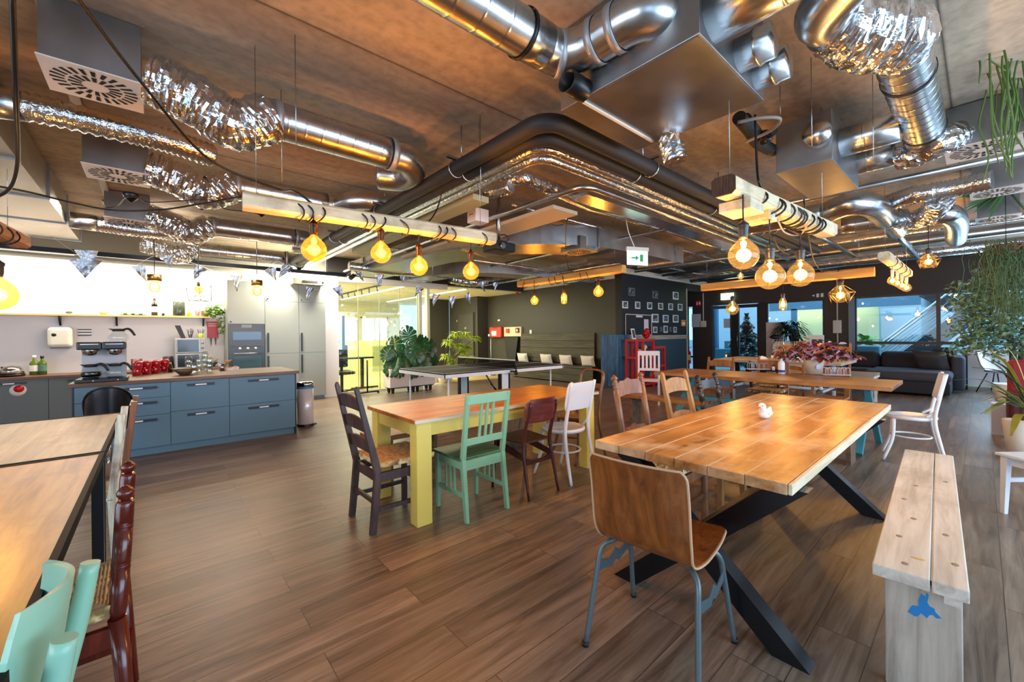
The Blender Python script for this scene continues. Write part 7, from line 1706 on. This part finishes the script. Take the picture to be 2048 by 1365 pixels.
struct('wall_atrium_room', B().box(19.9, 20.0, 1.2, 6, 2.25, 3.4).box(19.9, 20.0, 3.35, 3.5, 0, 2.25).box(19.9, 20.0, 5.0, 5.2, 0, 2.3), plain('blue_glass_wall', '#57788e', .4))
tag(mk('lit_room_wall', B().box(21.0, 21.1, 2.6, 5.3, 0, 2.6), plain('lemon_wall', '#cfd0a0', .6)), 'lemon yellow wall of the room across the atrium', 'wall')
area('across_room_light', (20.4, 4.5, 2.4), (21, 4.5, 1), 3.5, .3, 28, (1, .95, .75))
t = thing('atrium_sofa', 'light blue sofa back just outside the windows', 'sofa', (15.2, 2, 0)); bs2 = plain('light_blue_upholstery', '#6fa8c4', .6)
p = wX(1708, 691, 14.9); q = wX(1762, 700, 14.9)
mk('backrest', B().box(14.8, 15.0, q.y, p.y+.3, .1, p.z), bs2, t, bevel=.06, seg=3, room=True); mk('seat', B().box(15.0, 15.7, q.y, p.y+.3, .1, .45), bs2, t, bevel=.05, seg=3, room=True)
def fanleafs(b, c, n, L_, rnd, w_=.05, up=.9):
    for k in range(n):
        a = rnd.uniform(0, 2*pi); e = rnd.uniform(.2, 1.3); d = Vector((cos(a)*cos(e), sin(a)*cos(e), sin(e))); s_ = d.cross(Vector((0,0,1))).normalized(); l = L_*rnd.uniform(.6, 1)
        pts = [Vector(c)+d*l*u-Vector((0,0,l*.5*u*u)) for u in (0, .35, .6, .85, 1)]
        b.grid([[p-s_*w_*q, p+s_*w_*q] for p, q in zip(pts, (.1, .5, 1, .8, .05))], None)
q = wX(1733, 668, 15.7); t = thing('banana_plant', 'large-leaved green plant in a tall white pot behind the left pane', 'plant', (15.7, q.y, 0))
mk('pot', B().lathe([(.2, 0), (.3, .95), (0, .9)], (15.7, q.y, 0), 20), M['cream'], t, room=True); b = B(); rnd = random.Random(2); fanleafs(b, (15.7, q.y, .95), 30, .75, rnd, .085); mk('foliage', b, plain('banana_leaf', '#5f9a2c', .4, vary=.3), t, room=True)
# christmas tree behind the right door
q = wX(1494, 700, 15.3)
t = thing('christmas_tree', 'decorated christmas tree behind the right entrance door', 'christmas tree', (15.3, q.y, 0)); ztop = wX(1494, 628, 15.3).z
rnd = random.Random(6); b = B()
for k in range(4200):
    f = rnd.random()**.75; z = .2+(ztop-.2)*(1-f); R = .85*f*(.8+.25*sin(f*34)); a = rnd.uniform(0, 2*pi); p = Vector((15.3+R*cos(a), q.y+R*sin(a), z)); d = Vector((cos(a), sin(a), -.35)).normalized(); s_ = Vector((-sin(a), cos(a), 0))*.02
    b.add([p-d*.1-s_, p-d*.1+s_, p+d*.08], [(0,1,2)])
mk('branches', b, plain('fir_green', '#20402c', .7, vary=.5, scale=4), t, room=True); mk('trunk', B().cyl((15.3, q.y, 0), (15.3, q.y, ztop-.1), .05, .01), leaf_s, t, room=True)
bm = (plain('silver_bauble', '#d8dce0', .2, .6), plain('red_bauble', '#8c1830', .2, .3), plain('gold_bauble', '#c8a878', .25, .6))
for k in range(96):
    f = rnd.random()**.7; z = .25+(ztop-.3)*(1-f); R = .87*f*(.85+.2*sin(f*34)); a = radians(rnd.uniform(100, 290))
    mk('bauble', B().ball((15.3+R*cos(a), q.y+R*sin(a), z), .042, 8), bm[0 if k % 3 else (1 if k % 2 else 2)], t, room=True)
for k, (px, py) in enumerate(((1440, 720), (1455, 735))):
    tag(mk('outdoor_block', B().box(17+k, 17.6+k, wX(px, py, 17).y-.5, wX(px, py, 17).y+.5, 0, .7+.3*k), plain('teal_block_%d' % k, '#3c7a90', .5)), ('teal low block seen through the left entrance door', 'second teal block seen through the entrance doors')[k], 'block')
struct('wall_outdoor_frame', B().box(18.0, 18.2, 5.55, 5.85, 0, 4).box(18.0, 18.2, 7.4, 7.7, 0, 4), plain('teal_frame', '#2f6f96', .5))
# reception items behind the grey table
def onflr(px, py, X): return pX(px, py, X)
q = onflr(1583, 680, 12.6)
t = thing('white_cabinet', 'white cabinet in front of the middle window, carrying a dark bushy plant', 'cabinet', (12.7, q.y, 0)); yA = onflr(1545, 700, 12.6).y; yB = onflr(1612, 700, 12.6).y
mk('body', B().box(12.6, 13.1, yB, yA, 0, onflr(1580, 683, 12.6).z), M['offwhite'], t, bevel=.01, room=True)
mk('upper_body', B().box(13.0, 13.2, onflr(1562, 700, 13).y, onflr(1532, 700, 13).y, 0, onflr(1545, 645, 13).z), plain('lilac_white', '#b8b4bc', .5), t, bevel=.01, room=True)
zc_ = onflr(1580, 683, 12.6).z
t = thing('bushy_plant', 'dark spiky bushy plant on the white cabinet before the middle window', 'plant', (12.85, q.y, zc_)); b = B(); rnd = random.Random(14)
mk('pot', B().lathe([(.1, 0), (.14, .16), (0, .15)], (12.85, q.y, zc_), 18), M['black'], t, room=True)
cc = onflr(1580, 662, 12.85)
for k in range(6): rosette(b, (cc.x+rnd.uniform(-.1,.1), cc.y+rnd.uniform(-.15,.15), cc.z+rnd.uniform(-.1,.2)), .52, 40, rnd, .014, droop=1.1, up=1.0)
mk('foliage', b, plain('dark_green_blades', '#25301c', .5, vary=.4, scale=4), t, room=True)
p, q2 = onflr(1612, 671, 12.5), onflr(1648, 697, 12.5); t = thing('notice_stand', 'white notice board with a dark picture, right of the bushy plant', 'notice board', (12.5, (p.y+q2.y)/2, 0))
mk('board', B().box(12.5, 12.53, q2.y, p.y, q2.z-.15, p.z), M['paper'], t, room=True); mk('printed_picture', B().box(12.495, 12.5, q2.y+.03, q2.y+.25, q2.z+.02, q2.z+.22), plain('navy_print', '#2a3a5c', .5, vary=.5, scale=20), t, room=True)
mk('text_line', B().box(12.495, 12.5, q2.y+.28, p.y-.05, p.z-.10, p.z-.08).box(12.495, 12.5, q2.y+.28, p.y-.05, p.z-.16, p.z-.145).box(12.495, 12.5, q2.y+.28, p.y-.05, p.z-.22, p.z-.205), plain('grey_text', '#8a90a0', .6), t, room=True)
mk('stand_leg', B().box(12.5, 12.53, q2.y+.05, q2.y+.09, 0, q2.z).box(12.5, 12.53, p.y-.09, p.y-.05, 0, q2.z), M['white_trim'], t, room=True)
q = onflr(1553, 676, 11.8); t = thing('desk_lamp', 'black-headed desk lamp over the white cabinet', 'desk lamp', (11.9, q.y, .78)); zz = q.z
mk('lamp_arm', B().tube([(0, -.12, 0), (0, -.12, zz-.7), (0, .0, zz-.72)], .012, 8), M['chrome'], t); mk('lamp_head', B().ball((0, .06, zz-.76), .13, 12, (.8,1,.45)), M['black'], t); mk('lamp_base', B().lathe([(.1, -.76), (.1, -.74), (0, -.73)], (0,-.12,0), 16), M['black'], t)
# ---------------- things on the tables ----------------
def ont(px, py, z): return pz(px, py, z)
p = ont(1628, 748, .766)
t = thing('potted_plant', 'cream flower pot with a red and pink leafy plant on the turquoise-legged table', 'potted plant', (p.x, p.y, .766))
mk('pot', B().lathe([(.085, 0), (.125, .20), (.13, .22), (.12, .22), (.11, .19), (0, .18)], n=26), plain('cream_pot', '#cfc8b4', .5), t)
rnd = random.Random(5)
for k, (mt, n) in enumerate(((plain('burgundy_leaf', '#7a3040', .45, vary=.3), 70), (plain('rust_leaf', '#b0583a', .45, vary=.3), 60), (plain('pink_leaf', '#c89ab0', .45, vary=.3), 60), (green1, 40))):
    b = B(); leafball(b, (0, 0, .33), .27, n, .10, rnd, (1.1, 1.25, .55)); leafball(b, (.05, -.30, .27), .16, n//3, .08, rnd, (.8, 1.2, .4)); leafball(b, (0, .3, .25), .15, n//3, .08, rnd, (.8, 1.2, .4)); mk('foliage', b, mt, t)
mk('hanging_tag', B().prism([(-.03, 0), (.03, 0), (.035, .05), (0, .08), (-.035, .05)], (-.085, -.07, .07), tuple(RT0), (0,0,1), tuple(-FW*.004)), plain('lilac_tag', '#b8b4d0', .5), t)
p = ont(1563, 748, .766)
t = thing('soap_bottle', 'white pump bottle with a navy label band on the turquoise-legged table', 'bottle', (p.x, p.y, .766))
mk('bottle_body', B().lathe([(.038, 0), (.042, .01), (.042, .15), (.03, .175), (.014, .185), (.014, .21), (0, .212)], n=22), M['white'], t); mk('label_band', B().lathe([(.0425, .02), (.0425, .055)], n=22, cap=False), plain('navy_label', '#25386c', .5), t)
def wire_rack(label, px, py, n, w_=.085, tray=False):
    p = ont(px, py, .766); t = thing('wire_rack', label, 'rack', (p.x, p.y, .766), radians(-52))
    wm_ = plain('white_coated_wire_'+str(px), '#dcdce2', .35)
    for k in range(n):
        x = (k-(n-1)/2)*w_; b = B()
        for y in (-.04, .04): b.tube([(x-.03, y, .004), (x-.03, y, .085), (x-.02, y, .10), (x+.02, y, .10), (x+.03, y, .085), (x+.03, y, .004)], .003, 6)
        mk('wire_loop', b, wm_, t)
    L_ = n*w_/2; mk('base_wire', B().tube([(-L_, -.05, .006), (L_, -.05, .006), (L_, .05, .006), (-L_, .05, .006)], .0035, 6, closed=True), wm_, t)
    if tray: mk('tray', B().box(-L_-.01, L_+.01, -.06, .06, -.0, .004), M['white'], t)
    return t
wire_rack('white wire rack on a tray, left of the soap bottle', 1516, 739, 4, .075, True)
wire_rack('white wire rack right of the flower pot', 1672, 751, 4, .075)
p = pX(1593, 713, 8.6); t = thing('flower_bowl', 'white bowl of dried brown flowers on the grey plank table', 'bowl', (p.x, p.y, .851)); mk('bowl', B().lathe([(.08, 0), (.12, .10), (.11, .10), (0, .02)], n=20), M['white'], t)
b = B(); leafball(b, (0, .08, .16), .22, 90, .07, random.Random(3), (1, 1.5, .45)); mk('dried_flowers', b, plain('dried_flower_brown', '#7c4c30', .7, vary=.4), t)
p = pX(1524, 712, 8.6); tag(mk('napkin', B().lathe([(.10, 0), (.06, .04), (0, .06)], (p.x, p.y, .851), 7), M['white']), 'crumpled white napkin on the left of the grey plank table', 'napkin')
for k, (px, py) in enumerate(((1544, 703), (1452, 718), (1547, 741))):
    z = .851 if k < 2 else .766; p = pX(px, py, 8.9-.2*k) if k < 2 else ont(px, py, z); t = thing('salt_shaker', ('small shaker on the grey plank table before the white cabinet', 'small shaker at the left end of the grey plank table', 'tiny shaker beside the soap bottle')[k], 'shaker', (p.x, p.y, z)); mk('shaker_body', B().lathe([(.02, 0), (.018, .06), (0, .06)], n=12), M['white'], t); mk('shaker_cap', B().lathe([(.019, .06), (.012, .08), (0, .082)], n=12), M['black'], t)
# ---------------- hanging signs, projector, bunting ----------------
p = pz(1275, 505, 2.5); t = thing('exit_sign', 'pale green hanging exit sign in the centre of the ceiling', 'exit sign', (p.x, p.y, p.z-.18))
hw_ = .17; rt = RT0
mk('sign_panel', B().prism([(-hw_, 0), (hw_, 0), (hw_, .20), (-hw_, .20)], (0,0,.0), tuple((rt*.95+FW*.3).normalized()), (0,0,1), tuple(FW*.01)), emis('pale_green_exit', '#bff0d0', 1.6), t)
mk('sign_housing', B().prism([(-hw_-.01, .20), (hw_+.01, .20), (hw_+.01, .25), (-hw_-.01, .25)], tuple(-FW*.02), tuple((rt*.95+FW*.3).normalized()), (0,0,1), tuple(FW*.05)), M['offwhite'], t)
mk('white_lead', B().tube([(-.08, 0, .25), (-.14, .05, .45), (-.2, .05, .62)], .006, 6, sub=4), M['white'], t)
# running figure on the sign: arrow and door mark
mk('door_mark', B().prism([(.04, .05), (.09, .05), (.09, .15), (.04, .15)], tuple(-FW*.003), tuple((rt*.95+FW*.3).normalized()), (0,0,1), tuple(FW*.002)), plain('exit_green', '#2a9a5a', .5), t)
mk('arrow_mark', B().prism([(-.10, .09), (-.03, .09), (-.03, .065), (.02, .10), (-.03, .135), (-.03, .11), (-.10, .11)], tuple(-FW*.003), tuple((rt*.95+FW*.3).normalized()), (0,0,1), tuple(FW*.002)), plain('exit_green_b', '#2a9a5a', .5), t)
p = pz(998, 497, 2.42); t = thing('projector', 'black projector hanging from the ceiling right of the left beam', 'projector', tuple(p))
mk('body', B().box(-.16, .16, -.13, .13, -.05, .06), M['black'], t, bevel=.015); mk('lens', B().cyl((-.06, -.13, 0), (-.06, -.16, 0), .035, n=18), M['chrome'], t); mk('mount_pole', B().cyl((0,0,.06), (0,0,3.15-p.z), .02, n=10), M['steel'], t); mk('mount_bracket', B().box(-.06, .06, -.06, .06, .06, .09), M['black'], t)
mk('cable_bundle', B().tube([(.1, .05, .06), (.16, .0, .14), (.05, -.06, .16), (.0, .03, .2), (.03, .06, .5)], .008, 6, sub=5), M['cable'], t)
t = thing('spotlight', 'black spotlight on the rail above the glass wall', 'spotlight', (3.6, 8.9, 2.5)); p = pY(708, 553, 8.9)
mk('spot_body', B().cyl((p.x-.10, 8.85, p.z-.06), (p.x+.05, 8.9, p.z+.07), .045, n=16), M['black'], t, room=True); mk('spot_arm', B().cyl((p.x+.05, 8.9, p.z+.05), (p.x+.05, 8.9, 2.66), .01, n=8), M['black'], t, room=True)
t = thing('room_unit', 'grey ventilation box with round knob at the top of the white pier', 'box', (2.6, 9.3, 2.5)); p = pY(628, 567, 9.2)
mk('housing', B().box(p.x-.42, p.x+.2, 9.1, 9.4, p.z-.04, p.z+.07), plain('beige_grey_box', '#8c8870', .5), t, room=True); mk('grille', B().box(p.x-.25, p.x+.05, 9.095, 9.1, p.z-.01, p.z+.04), M['black'], t, room=True); mk('knob', B().lathe([(.025, 0), (.025, .02), (0, .02)], (p.x+.14, 9.1, p.z+.02), 14, axis=(0,-1,0)), M['black'], t, room=True)
# bunting
flagm = metal('silver_flag_foil', '#9aa2ac', .32, scale=9, bump=.25, vary=.25, wrinkle=9)
def flag(label, px, py, px2, py2, tx, ty, Y):
    a, c, e = pY(px, py, Y), pY(px2, py2, Y), pY(tx, ty, Y+.04); m = 6; rows = []
    for i in range(m+1):
        f = i/m; l = a.lerp(e, f); r_ = c.lerp(e, f); k = 5; rows.append([l.lerp(r_, j/k)+Vector((0, .02*sin(j*2+i*1.3+px), 0)) for j in range(k+1)])
    return tag(mk('bunting_flag', B().grid(rows, .002), flagm), label, 'flag', 'silver bunting flags on the string')
FL = [(135,517,205,521,170,556),(148,500,196,502,182,545),(262,533,290,530,294,565),(316,510,347,512,342,537),(387,527,414,540,388,560),(461,551,485,551,474,584),(528,541,552,534,552,562),(565,527,587,536,556,558),(612,573,628,577,613,602),(664,578,683,569,687,598),(706,541,722,541,727,563),(750,549,769,549,758,575),(795,548,811,548,807,567),(835,568,848,578,829,594),(863,587,880,590,867,612),(897,593,913,592,904,616),(928,593,939,583,941,608),(955,567,966,563,970,584),(986,566,998,564,990,582)]
FN = ['first','second','third','fourth','fifth','sixth','seventh','eighth','ninth','tenth','eleventh','twelfth','thirteenth','fourteenth','fifteenth','sixteenth','seventeenth','eighteenth','last']
for k, f in enumerate(FL): flag('%s silver pennant from the left on the bunting string' % FN[k], *f, Y=8.4-.0*k)
cable('thin pale string carrying the silver bunting flags', [pY(x, y, 8.4) for x, y in ((60, 440), (150, 505), (205, 521), (262, 534), (316, 511), (387, 527), (461, 552), (528, 542), (560, 524), (612, 573), (664, 578), (706, 542), (750, 549), (811, 548), (835, 568), (863, 588), (913, 593), (939, 583), (966, 563), (998, 566))], .003, 4, 'bunting_string', M['white_trim'])
# office furniture
t = thing('tall_screen', 'narrow dark blue screen panel just behind the left of the glass wall', 'screen', (3.6, 10.4, 0)); a, c = pY(676, 632, 10.3), pY(690, 703, 10.3)
mk('screen', B().box(a.x, c.x, 10.3, 10.33, c.z, a.z), plain('dark_blue_screen', '#14405c', .15, vary=.5, scale=4), t, room=True); mk('stand', B().box((a.x+c.x)/2-.03, (a.x+c.x)/2+.03, 10.31, 10.35, .03, c.z).box(a.x, c.x, 10.15, 10.5, 0, .03), M['black'], t, room=True)
t = thing('standing_desk', 'black-topped tall desk behind the glass wall', 'desk', (4.6, 10.6, 0)); a, c = pY(678, 716, 10.6), pY(742, 720, 10.6)
mk('desktop', B().box(a.x, c.x, 10.4, 11.0, a.z-.04, a.z), M['black'], t, room=True); mk('column', B().box((a.x+c.x)/2+.15, (a.x+c.x)/2+.22, 10.6, 10.68, .04, a.z-.04), M['handle'], t, room=True); mk('foot', B().box((a.x+c.x)/2-.1, (a.x+c.x)/2+.6, 10.6, 10.68, 0, .04), M['handle'], t, room=True)
t = thing('office_chair', 'dark office chair behind the left of the glass wall', 'chair', (pY(684, 740, 10.12).x, 10.12, 0)); mk('backrest', B().box(-.22, .22, .2, .26, .6, 1.15), M['handle'], t, bevel=.03); mk('seat', B().box(-.24, .24, -.25, .25, .45, .53), M['handle'], t, bevel=.03); mk('pedestal', B().cyl((0,0,.08), (0,0,.45), .03), M['black'], t); mk('star_base', B().beam((-.3,0,.05), (.3,0,.05), .05, .04).beam((0,-.3,.05), (0,.3,.05), .05, .04), M['black'], t)
t = thing('tripod_foot', 'black wheeled stand foot outside the glass wall by the planter', 'stand', (3.95, 9.3, 0)); p = pz(735, 790, 0); mk('foot', B().beam((-.25,0,.05), (.3,.1,.05), .03, .03).ball((-.25,0,.03), .03, 8).ball((.3,.1,.03), .03, 8), M['black'], t); mk('upright', B().cyl((0,0,.05), (0,0,.8), .018, n=10), M['black_metal'], t); t.location = (p.x, p.y, 0)
b = B(); a = Vector((3.7, 15.5, 2.55)); c = Vector((3.9, 10.6, 2.55)); b.beam(a, c, .03, .02)
t = thing('track_light', 'thin black track with small spotlights on the office ceiling', 'track light', (4.6, 13, 2.5)); mk('track', B().box(4.55, 4.58, 10.2, 15.4, 2.70, 2.742), M['black'], t, room=True)
for k in range(6): mk('spot', B().cyl((4.565, 10.8+k*.55, 2.70), (4.565, 10.75+k*.55, 2.57), .018, n=8), M['black'], t, room=True)
for k, x in enumerate((5.2, 7.0)): tag(mk('ceiling_light', B().box(x, x+.09, 10.2, 15.6, 2.725, 2.738), emis('office_strip_%d' % k, '#fff6dc', 6)), ('long white strip light on the office ceiling behind the glass', 'long white strip light on the corridor ceiling')[k], 'strip light')
t = thing('office_cabinet', 'pale cabinet block deep inside the glass-walled office', 'cabinet', (6, 14.5, 0)); mk('body', B().box(5.0, 7.0, 14.4, 14.9, 0, 1.2), plain('pale_yellow_cabinet', '#cfcf98', .5), t, room=True); mk('door', B().box(5.9, 6.3, 14.38, 14.4, .1, 1.0), plain('sage_cabinet_door', '#93a070', .5), t, room=True)
def Pt(px, py, t): return ORG + ray(px, py)*t
# hanging string cactus at the top right
t = thing('hanging_plant', 'hanging cactus plant with long thin green strings at the top right corner', 'hanging plant', tuple(Pt(2030, 20, 3.0)))
sg = plain('string_cactus_green', '#4a6a2c', .5, vary=.35, scale=4); rnd = random.Random(21)
b = B()
for k in range(46):
    px = rnd.gauss(2028, 24); py = rnd.uniform(-80, 30); tt = rnd.uniform(2.7, 3.2); pts = [Pt(px, py, tt)]
    L_ = rnd.uniform(.5, 1.4); dx = rnd.uniform(-.16, .10); n = 6
    for i in range(1, n+1):
        u = i/n; q = pts[0]+RT0*(dx*sin(u*pi*rnd.uniform(.6, 1.0)))+Vector((0,0,-L_*u)); q += Vector((rnd.uniform(-.02,.02),)*2+(0,)); pts.append(q)
    b.tube(pts, [.006]*n+[.004], 5, sub=3)
mk('string_stems', b, sg, t, room=True)
b = B()
for px, py in ((1975, 18), (1990, 8), (2010, 15), (2020, 25), (1985, -5)):
    for k in range(5):
        c = Pt(px, py, 3.0); a = rnd.uniform(0, 6.28); b.tube([c, c+Vector((cos(a), sin(a), rnd.uniform(-.6,.2)))*.08], [.005, .002], 5)
mk('fine_twigs', b, sg, t, room=True)
mk('pot', B().lathe([(.06, 0), (.11, .14), (.10, .14), (0, .1)], tuple(Pt(2062, -40, 3.1)), 18), M['black'], t, room=True)
mk('hanger_cord', B().cyl(Pt(2062, -40, 3.1)+Vector((0,0,.1)), Pt(2062, -40, 3.1)+Vector((0,0,.5)), .004, n=6), M['cable'], t, room=True)
# fan palm leaf
t = thing('fan_palm', 'fan palm leaf reaching in from the right below the largest right vent', 'plant', tuple(Pt(2060, 390, 5.2)))
b = B(); c = Pt(2015, 378, 5.2)
for k in range(26):
    a = radians(118+k*5.4); d = (RT0*cos(a)+Vector((0,0,1))*sin(a)*.45+FW*.12*sin(k)).normalized(); L_ = .62-.008*abs(k-12)
    s_ = d.cross(FW).normalized(); b.grid([[c+d*L_*u-s_*w_, c+d*L_*u+s_*w_] for u, w_ in ((.05, .004), (.4, .018), (.75, .012), (1, .001))], None)
mk('fan_leaf', b, plain('dark_palm_green', '#2f5a26', .4, vary=.3), t, room=True)
mk('leaf_stalk', B().tube([c, Pt(2050, 420, 5.2), Pt(2075, 480, 5.2)], .012, 7), green1, t, room=True)
# trailing moss-like hanging plant
t = thing('hanging_plant', 'dense fine-leaved trailing plant in a brown hanging pot at the right edge', 'hanging plant', tuple(Pt(2015, 500, 5.0)))
c = Pt(2012, 500, 5.0); mk('pot', B().lathe([(.0, -.07), (.09, -.06), (.16, .02), (.17, .06), (0, .05)], tuple(c), 20), plain('brown_coir_pot', '#6b4328', .8, vary=.3), t, room=True)
b = B(); rnd = random.Random(33)
for k in range(210):
    px = rnd.gauss(2012, 28); L_ = rnd.uniform(.15, 1.05) if px > 1985 else rnd.uniform(.2, .75); tt = rnd.uniform(4.75, 5.3); p = Pt(px, rnd.uniform(478, 520), tt); pts = [p]; w_ = rnd.uniform(-.12, .12)
    for i in range(1, 6): u = i/5; pts.append(p+RT0*(w_*u+.03*sin(u*9+k))+Vector((0,0,-L_*u*u**.2+.03)))
    b.tube(pts, [.0035]*5+[.0015], 3, cap=False)
mk('trailing_stems', b, plain('moss_green_trails', '#3d5222', .6, vary=.4, scale=5), t, room=True)
b = B(); leafball(b, tuple(c+Vector((0,0,-.05))), .30, 260, .05, rnd, (1, 1, .5)); leafball(b, tuple(c+Vector((0,0,-.5))), .33, 260, .05, rnd, (.9, .9, 1.2)); mk('fine_leaves', b, plain('moss_green_leaves', '#3c5626', .6, vary=.4, scale=5), t, room=True)
mk('hanger_cord', B().cyl(c+Vector((0,0,.05)), Vector((c.x, c.y, 3.2)), .004, n=6), M['cable'], t, room=True)
# variegated fig tree
base = Pt(2030, 800, 7.0); base.z = 0
t = thing('fig_tree', 'large weeping fig tree with grey-green variegated leaves by the right windows', 'tree', tuple(base))
b = B(); rnd = random.Random(17)
for px, py, R, n in ((2020, 640, .62, 900), (1985, 620, .52, 700), (1965, 590, .42, 450), (1955, 660, .42, 480), (1935, 600, .26, 200), (1930, 690, .22, 130), (2000, 680, .45, 500), (2045, 590, .6, 600), (1985, 560, .35, 260), (1905, 703, .13, 45), (1915, 575, .18, 60)):
    leafball(b, tuple(Pt(px, py, 7.0+rnd.uniform(-.3,.3))), R*.9, int(n*.62), .082, rnd, (1, 1, .85))
mk('foliage', b, plain('variegated_fig_leaf', '#6a8a6c', .45, vary=.5, scale=9), t, room=True)
b = B().tube([base, Pt(2028, 740, 7.0), Pt(2022, 680, 7.0), Pt(2010, 640, 7.0)], [.06, .05, .04, .02], 10, sub=4).tube([base+Vector((.1,0,0)), Pt(2040, 740, 7.0), Pt(2045, 650, 7.0)], [.05, .04, .02], 10, sub=4)
for px, py in ((1950, 610), (1930, 690), (1990, 580)): b.tube([Pt(2022, 680, 7.0), Pt((px+2022)/2, (py+650)/2, 7.0), Pt(px, py, 7.0)], [.025, .015, .006], 7, sub=3)
mk('trunk', b, plain('fig_bark', '#4c3c28', .8, vary=.3), t, room=True)
mk('pot', B().lathe([(.2, 0), (.27, .42), (.25, .42), (0, .38)], tuple(base), 24), M['offwhite'], t, room=True)
# long-bladed plant
base = Pt(2045, 840, 4.2); base.z = .42
t = thing('blade_plant', 'plant with long drooping green and yellow blades in front of the red armchair', 'plant', tuple(base))
rnd = random.Random(8)
for k, (px0, py0, px1, py1, w_, cl) in enumerate(((2040,800,1905,760,.008,0),(2040,810,1950,790,.012,0),(2045,815,1955,808,.014,0),(2050,820,1962,828,.018,0),(2050,815,1970,828,.03,1),(2050,800,1985,720,.010,0),(2055,800,2000,745,.012,0),(2050,830,2022,872,.03,2),(2060,790,1945,735,.008,0),(2050,805,1965,715,.006,0),(2055,800,1978,700,.012,2),(2060,795,2010,690,.014,2),(2050,812,1930,770,.01,1),(2055,820,1995,800,.02,2))):
    a, c = Pt(px0, py0, 4.1+rnd.uniform(-.1,.1)), Pt(px1, py1, 4.0+rnd.uniform(-.2,.2)); m_ = a.lerp(c, .5)+Vector((0,0,.09)); P = smoothpath([a, m_, c], 6); s_ = Vector((0,0,1)).cross((c-a)).normalized()
    rows = [[p-s_*w_*(sin(pi*min(.97, i/(len(P)-1)+.03))**.5)-Vector((0,0,.004)), p+s_*w_*(sin(pi*min(.97, i/(len(P)-1)+.03))**.5)] for i, p in enumerate(P)]
    b = B().grid(rows, .0015); mk('blade_leaf', b, (leaf_d if cl == 0 else (green2 if cl == 1 else plain('yellowing_blade_%d' % k, '#9a8a2c', .45, vary=.3))), t, room=True)
mk('stem', B().tube([base, base+Vector((0,0,.3)), Pt(2052, 800, 4.1)], .02, 8), leaf_s, t, room=True)
st_ = Pt(2052, 860, 4.1)
mk('pot', B().lathe([(.10, 0), (.14, .42), (.12, .42), (0, .40)], (base.x, base.y, 0), 20), plain('cream_square_pot', '#d8ccb8', .5), t, room=True)
# red armchair
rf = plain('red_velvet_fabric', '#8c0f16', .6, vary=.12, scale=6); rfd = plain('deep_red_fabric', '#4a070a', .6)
q0 = pz(2018, 900, 0); ax = q0.x+.0; ay = q0.y-.0
t = thing('armchair', 'red upholstered armchair at the right edge behind the white chair', 'armchair', (ax+.4, ay-.4, 0))
zt_ = Pt(2010, 741, 5.0).z
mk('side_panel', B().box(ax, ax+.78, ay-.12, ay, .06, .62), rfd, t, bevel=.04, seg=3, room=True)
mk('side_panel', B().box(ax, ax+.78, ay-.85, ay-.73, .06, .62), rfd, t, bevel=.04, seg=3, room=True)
mk('backrest', B().box(ax+.62, ax+.82, ay-.83, ay-.01, .10, .98), rf, t, bevel=.05, seg=3, room=True)
mk('seat_cushion', B().box(ax+.02, ax+.64, ay-.73, ay-.12, .25, .45), rf, t, bevel=.05, seg=3, room=True)
for x in (ax+.08, ax+.7):
    for y in (ay-.08, ay-.78): mk('foot', B().cyl((x, y, 0), (x, y, .07), .02, n=8), M['black'], t, room=True)
# white shell chair
q = Pt(1992, 775, 8.8); t = thing('shell_chair', 'white plastic shell chair with a dark seat pad before the white wall', 'chair', (q.x, q.y, 0), radians(150))
rows = []
for j, (y, z) in enumerate(((.20, .45), (.05, .42), (-.12, .44), (-.20, .55), (-.25, .70), (-.29, .86))): rows.append([(u*.24*(1-.08*j*(u*u)), y+.06*u*u, z+.05*u*u) for u in (-1, -.6, -.2, .2, .6, 1)])
mk('shell', B().grid(rows, .01), M['white'], t); mk('seat_pad', B().box(-.17, .17, -.1, .2, .455, .485), M['black'], t, bevel=.012)
for sx in (-1, 1):
    for sy in (-1, 1): mk('leg', B().cyl((sx*.1, sy*.08, .42), (sx*.22, sy*.2, 0), .011, n=8), M['black'], t)
tag(mk('white_step', B().box(ax+.9, ax+1.15, ay+.0, ay+.12, 0, .40), M['white'], bevel=.004), 'low white panel just left of the red armchair', 'panel')
